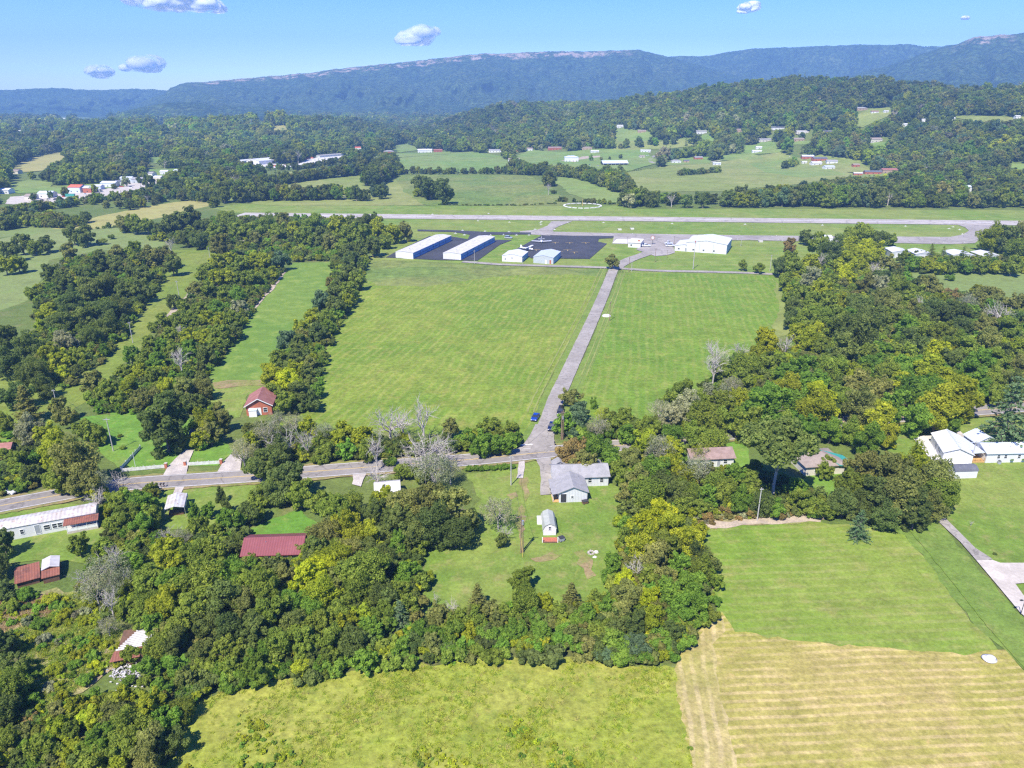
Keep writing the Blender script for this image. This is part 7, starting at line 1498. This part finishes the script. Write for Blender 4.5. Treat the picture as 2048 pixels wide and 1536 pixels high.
# airport sign on a post
p = G(1304.5, 489.5); e = empty('airport_sign', (p.x, p.y, 0), 0, "round brown-rimmed sign board on a tall post by the lot", 'sign')
MB().tube((0, 0, -.1), (0, 0, 3.4), .12, .1, 8).build('post', M['dark'], e)
octo(-.1, .1, 1.35).build('board', M['brick'], e).location.z = 1.9; octo(-.16, -.11, 1.05).build('panel', M['pale_concrete'], e).location.z = 1.9
# runway edge markers
mk = None
def marker(px, py, w, lab, grp):
    p = G(px, py); e = empty('edge_marker', (p.x, p.y, .02), 0, lab, 'runway marker', grp)
    MB().box(-w, w, -.9, .9, 0, .05).build('base', M['pale_concrete'], e); MB().tube((0, 0, .05), (0, 0, .7), .12, .12, 8).build('light', M['trim'], e)
MK = [(750, 462.5), (865, 429), (977, 427.5), (956, 442), (1083, 443.6), (1207, 445.5), (1344, 447.4), (1490, 448.8), (1645, 450.5), (1811, 452.5), (1019, 444.5), (1081, 446), (1082, 449.6), (1070, 458.8), (1109, 459.5), (1123, 450), (1135, 446), (970, 462.5), (1018, 463.8), (1265, 468.4), (1334, 469.8), (1478, 471.3), (1553, 472.6), (1556, 481), (1565, 482), (1887, 485.5), (1929, 486), (1793, 477), (1878, 477.5), (1898, 457.5), (1906, 454), (1919, 459.5), (1925, 468.5), (1914, 475.5), (1475, 479.5), (925, 461), (911, 466.7), (929, 470), (981, 470.3), (1007, 469.8), (1033, 470.3), (1058, 470.3), (1060, 464)]
srt = sorted(range(len(MK)), key=lambda i: MK[i][0])
for n_, i in enumerate(srt):
    px, py = MK[i]; rowp = "along the runway edge" if py < 455 else "along the taxiway"
    k_ = sum(1 for j in srt[:n_] if (MK[j][1] < 455) == (py < 455)); T_ = "thirtieth"
    marker(px, py, .9, f"low white marker slab, {NUM[k_] if k_ < len(NUM) else T_} from the left {rowp}", f"white marker slabs {rowp}")
for px, py, lb in [(1239, 460.5, "left white equipment box in the grass before the runway"), (1264, 459, "right white equipment box in the grass before the runway"), (1521, 484.5, "pair of white culvert headwalls right of the largest hangar")]:
    p = G(px, py); e = empty('equipment_box', (p.x, p.y, 0), 0, lb, 'equipment'); MB().box(-1.4, 1.4, -.6, .6, 0, 1.1).build('cabinet', M['pale_concrete'], e, bevel=.05); MB().box(-1.5, -1.1, -.7, -.61, .2, .9).build('hatch', M['dark'], e)
# windsock
p = G(1305, 489)
# ---------------------------------------------------------------- aircraft
M['plane_white'] = plain("white_aircraft_paint", (.8, .8, .8), .3); M['plane_stripe'] = plain("aircraft_stripe", (.12, .2, .4), .3)
def plane(px, py, rz, lab, low=True, s=1.0):
    p = G(px, py); e = empty('light_aircraft', (p.x, p.y, .0), rz, lab, 'aircraft', 'light aircraft on the apron'); e.scale = (s, s, s)
    secs = [(-3.6, .95, .10, .12), (-3.2, .95, .36, .38), (-2.2, 1.0, .5, .48), (-1.2, 1.1, .58, .62), (.0, 1.1, .58, .6), (1.2, 1.12, .40, .40), (2.6, 1.2, .2, .24), (3.7, 1.28, .07, .1)]
    V = []; F_ = []; n = 12
    for y, z, a, b in secs: V += [(a * math.cos(t * 2 * math.pi / n), y, z + b * math.sin(t * 2 * math.pi / n)) for t in range(n)]
    for k in range(len(secs) - 1): F_ += [(k * n + i, k * n + (i + 1) % n, (k + 1) * n + (i + 1) % n, (k + 1) * n + i) for i in range(n)]
    F_ += [tuple(range(n)), tuple(range(len(V) - 1, len(V) - n - 1, -1))]
    f = MB().add(V, F_).build('fuselage', M['plane_white'], e, smooth_=True)
    MB().box(-.60, .60, -2.6, 3.0, 1.02, 1.07).build('stripe', M['plane_stripe'], f).scale = (.93, 1, 1)
    z = .72 if low else 1.72
    for sx in (-1, 1): MB().hexa([(sx * .3, -1.5, z), (sx * 5.0, -1.2, z + .28), (sx * 5.0, -.1, z + .28), (sx * .3, .15, z), (sx * .3, -1.5, z + .16), (sx * 5.0, -1.2, z + .36), (sx * 5.0, -.1, z + .33), (sx * .3, .15, z + .08)]).build('wing', M['plane_white'], e)
    MB().hexa([(-1.7, 2.95, 1.25), (1.7, 2.95, 1.25), (1.7, 3.6, 1.25), (-1.7, 3.6, 1.25), (-1.7, 2.95, 1.33), (1.7, 2.95, 1.33), (1.7, 3.6, 1.3), (-1.7, 3.6, 1.3)]).build('tailplane', M['plane_white'], e)
    MB().hexa([(-.05, 2.6, 1.35), (.05, 2.6, 1.35), (.05, 3.75, 1.3), (-.05, 3.75, 1.3), (-.03, 3.3, 2.6), (.03, 3.3, 2.6), (.03, 3.9, 2.6), (-.03, 3.9, 2.6)]).build('fin', M['plane_white'], e)
    MB().hexa([(-.5, -1.7, 1.45), (.5, -1.7, 1.45), (.48, .5, 1.5), (-.48, .5, 1.5), (-.38, -1.15, 1.95), (.38, -1.15, 1.95), (.36, .1, 1.95), (-.36, .1, 1.95)]).build('canopy', M['glass'], e)
    MB().box(-.85, .85, -3.72, -3.68, .9, 1.0).build('propeller', M['dark'], e)
    for x, y in ((0, -2.9), (-1.3, -.4), (1.3, -.4)): w = MB().tube((x - .08, y, .2), (x + .08, y, .2), .2, .2, 12).build('wheel', M['dark'], e); MB().tube((x, y, .38), (x * .8, y, .78), .04, .04, 6).build('leg', M['steel'], w)
plane(1083, 485, rad(0), "white low-wing plane parked near the apron's left edge", True, 1.28); plane(1054, 501, rad(60), "white high-wing plane partly behind the square hangars", False, 1.2)
# ---------------------------------------------------------------- vehicles
def carmat(name, c): m, nt, b, out = newmat(name); b.inputs['Base Color'].default_value = (*c, 1); b.inputs['Roughness'].default_value = .25; b.inputs['Coat Weight'].default_value = .6; b.inputs['Metallic'].default_value = .2; return m
M['blue_car'] = carmat("blue_car_paint", (.01, .05, .32)); M['navy_car'] = carmat("dark_blue_car_paint", (.008, .018, .07)); M['black_car'] = carmat("black_car_paint", (.02, .018, .022)); M['white_car'] = carmat("white_car_paint", (.75, .76, .78)); M['silver_car'] = carmat("silver_car_paint", (.42, .45, .5))
M['blue_car_roof'] = M['blue_car']
M['chrome'] = plain("lamp_glass", (.75, .75, .78), .15); M['tail'] = plain("red_lamp", (.4, .02, .02), .3)
def car(px, py, rz, name, lab, cat, mat, kind='suv', z=0.33, s=1.0):
    """front faces local -y"""
    p = G(px, py); e = empty(name, (p.x, p.y, z), rz, lab, cat, "parked cars near the junction" if cat in ('car', 'pickup', 'SUV') and py > 600 else None); e.scale = (s, s, s)
    hood = dict(suv=1.05, sedan=.92, pickup=1.08)[kind]; top = dict(suv=1.75, sedan=1.45, pickup=1.78)[kind]; W2 = .93
    def loft(secs, name_, m_, bev=.05):
        # secs: (y, halfwidth_bottom, z_bottom, halfwidth_top, z_top)
        V = []; F_ = []
        for y, wb, zb, wt, zt in secs: V += [(-wb, y, zb), (wb, y, zb), (wt, y, zt), (-wt, y, zt)]
        for k in range(len(secs) - 1): F_ += [(k * 4 + i, k * 4 + (i + 1) % 4, k * 4 + 4 + (i + 1) % 4, k * 4 + 4 + i) for i in range(4)]
        F_ += [(3, 2, 1, 0), tuple(range(len(V) - 4, len(V)))]; return MB().add(V, F_).build(name_, M[m_], e, bevel=bev)
    tail = dict(suv=1.1, sedan=.98, pickup=1.05)[kind]
    b = loft([(-2.35, .78, .42, .74, .72), (-2.2, .9, .3, .84, .86), (-1.0, W2, .28, .88, hood), (.2, W2, .28, .9, hood + .05), (1.6, W2, .28, .88, tail), (2.25, .9, .32, .84, tail), (2.4, .82, .42, .78, tail - .2)], 'body', mat)
    y0, y1, y2, y3 = dict(suv=(-1.05, -.35, 1.85, 2.25), sedan=(-.95, -.2, .95, 1.75), pickup=(-1.0, -.35, .85, 1.0))[kind]
    loft([(y0, .84, hood - .02, .8, hood), (y1, .86, hood, .66, top - .06), (y2, .86, tail, .66, top - .06), (y3, .84, tail - .02, .8, tail)], 'window_band', 'glass', .02)
    loft([(y1 - .05, .69, top - .12, .62, top), ((y1 + y2) / 2, .70, top - .1, .64, top + .03), (y2 + .05, .69, top - .12, .62, top)], 'roof', mat, .03)
    if kind == 'pickup': MB().box(-.74, .74, 1.1, 2.3, tail - .3, tail + .004).build('cargo_bed', M['dark'], e)
    for sx in (-1, 1):
        MB().box(sx * .62 - .17, sx * .62 + .17, -2.36, -2.26, .58, .74).build('headlight', M['chrome'], e); MB().box(sx * .68 - .12, sx * .68 + .12, 2.32, 2.41, .72, .86).build('taillight', M['tail'], e)
        MB().box(sx * .98 - .09, sx * .98 + .09, y0 + .3, y0 + .42, hood + .02, hood + .16).build('mirror', M[mat], e)
        for y in (-1.45, 1.42):
            w = MB().tube((sx * .74, y, .34), (sx * .95, y, .34), .34, .34, 16).build('wheel', M['dark'], e); MB().tube((sx * .951, y, .34), (sx * .97, y, .34), .2, .18, 12).build('rim', M['steel'], w)
    MB().box(-.5, .5, -2.38, -2.33, .44, .56).build('grille', M['dark'], b)
hd = math.atan2(-(side_cl[30] - side_cl[10]).x, (side_cl[30] - side_cl[10]).y)
car(1103.5, 859, hd + .0, 'pickup', "dark blue pickup on the access road, nearest the junction", 'pickup', 'navy_car', 'pickup')
car(1121, 826, hd + .02, 'car', "black car parked on the right grass verge of the access road", 'car', 'black_car', 'suv', .02)
car(1070.5, 838, hd - .05, 'car', "bright blue car parked on the left grass verge of the access road", 'car', 'blue_car', 'sedan', .02)
car(1017, 477, rad(70), 'car', "silver car on the grass between the long hangars and the apron", 'car', 'silver_car', 'suv', .02, 1.1)
car(1292, 494, rad(80), 'car', "white car parked right beside the terminal", 'car', 'white_car', 'sedan', .3, 1.2); car(1340, 494, rad(85), 'car', "white van-like car left of the largest hangar", 'car', 'white_car', 'suv', .3, 1.2)
car(1337, 489, rad(80), 'car', "white pickup behind the van-like car at the lot", 'pickup', 'white_car', 'pickup', .3, 1.1)
car(20, 985, rad(65), 'car', "white car half hidden under trees at the left edge", 'car', 'white_car', 'suv', .02); car(12, 962, rad(70), 'car', "silver car behind the hidden white car at the left edge", 'car', 'silver_car', 'sedan', .02)
# tractor
p = G(42, 967); e = empty('tractor', (p.x, p.y, .0), .4, "orange farm tractor under the trees at the left edge", 'tractor')
M['orange'] = plain("orange_paint", (.6, .17, .02), .5)
MB().box(-.4, .4, -1.6, .3, .7, 1.35).build('bonnet', M['orange'], e, bevel=.06); MB().box(-.6, .6, .3, 1.5, .6, 1.1).build('platform', M['orange'], e, bevel=.04); MB().box(-.3, .3, .8, 1.2, 1.1, 1.6).build('seat', M['dark'], e)
for sx in (-1, 1): MB().tube((sx * .65, .9, .75), (sx * 1.0, .9, .75), .75, .75, 18).build('wheel', M['dark'], e); MB().tube((sx * .5, -1.3, .4), (sx * .72, -1.3, .4), .4, .4, 14).build('wheel', M['dark'], e)
rng = random.Random(8); FC = ['first', 'second', 'third', 'fourth', 'fifth', 'sixth', 'seventh', 'eighth', 'ninth', 'tenth', 'eleventh', 'twelfth', 'thirteenth', 'fourteenth', 'fifteenth', 'sixteenth']
def farcar(px, py, mat, lab, grp):
    p = G(px, py); e = empty('far_car', (p.x, p.y, p.z + .1), rng.uniform(0, 3.14), lab, 'car', grp)
    MB().box(-.9, .9, -2.2, 2.2, .25, 1.0).build('body', M[mat], e, bevel=.12); MB().box(-.75, .75, -1.0, 1.5, 1.004, 1.5).build('cabin', M['glass'], e, bevel=.1)
xs = [(70, 405), (84, 402), (98, 399), (112, 400), (128, 394), (170, 389), (186, 391), (204, 384), (228, 378), (243, 374), (262, 376), (288, 366), (300, 362), (318, 356), (334, 362), (350, 350)]
cm = ['white_car', 'black_car', 'silver_car', 'navy_car', 'tail']
for i, (a, b) in enumerate(xs): farcar(a, b, cm[i % 5], f"tiny parked car on the trading lots, {FC[i]} from the left", "cars on the trading lots")
for i, (a, b) in enumerate([(532, 334), (561, 333), (572, 331), (583, 330), (600, 326), (630, 322), (650, 318)]): farcar(a, b, cm[(i * 2) % 5], f"tiny vehicle in the warehouse yard, {FC[i]} from the left", "vehicles in the warehouse yard")
for i, (a, b) in enumerate([(1179, 331), (1196, 333), (1295, 312)]): farcar(a, b, ['blue_car', 'white_car', 'white_car'][i], ["blue boat-like car near the open barn", "white car left of the open barn", "white car at the lane bend"][i], None)
# ---------------------------------------------------------------- air
hz = MB(); hz.box(-6850, 6850, -6800, 6850, -8, 600)
ho = hz.mesh('haze', None); hm = bpy.data.materials.new("valley_haze"); hm.use_nodes = True; nt = hm.node_tree; nt.nodes.clear()
o_ = nt.nodes.new("ShaderNodeOutputMaterial"); pv = nt.nodes.new("ShaderNodeVolumePrincipled"); pv.inputs['Color'].default_value = (.31, .60, 1.0, 1); pv.inputs['Density'].default_value = HAZE; pv.inputs['Anisotropy'].default_value = .0
nt.links.new(pv.outputs[0], o_.inputs['Volume']); ho.materials.append(hm)
tag(link('haze', ho), "pale blue summer haze over the valley and the mountains", None, None, 'stuff')
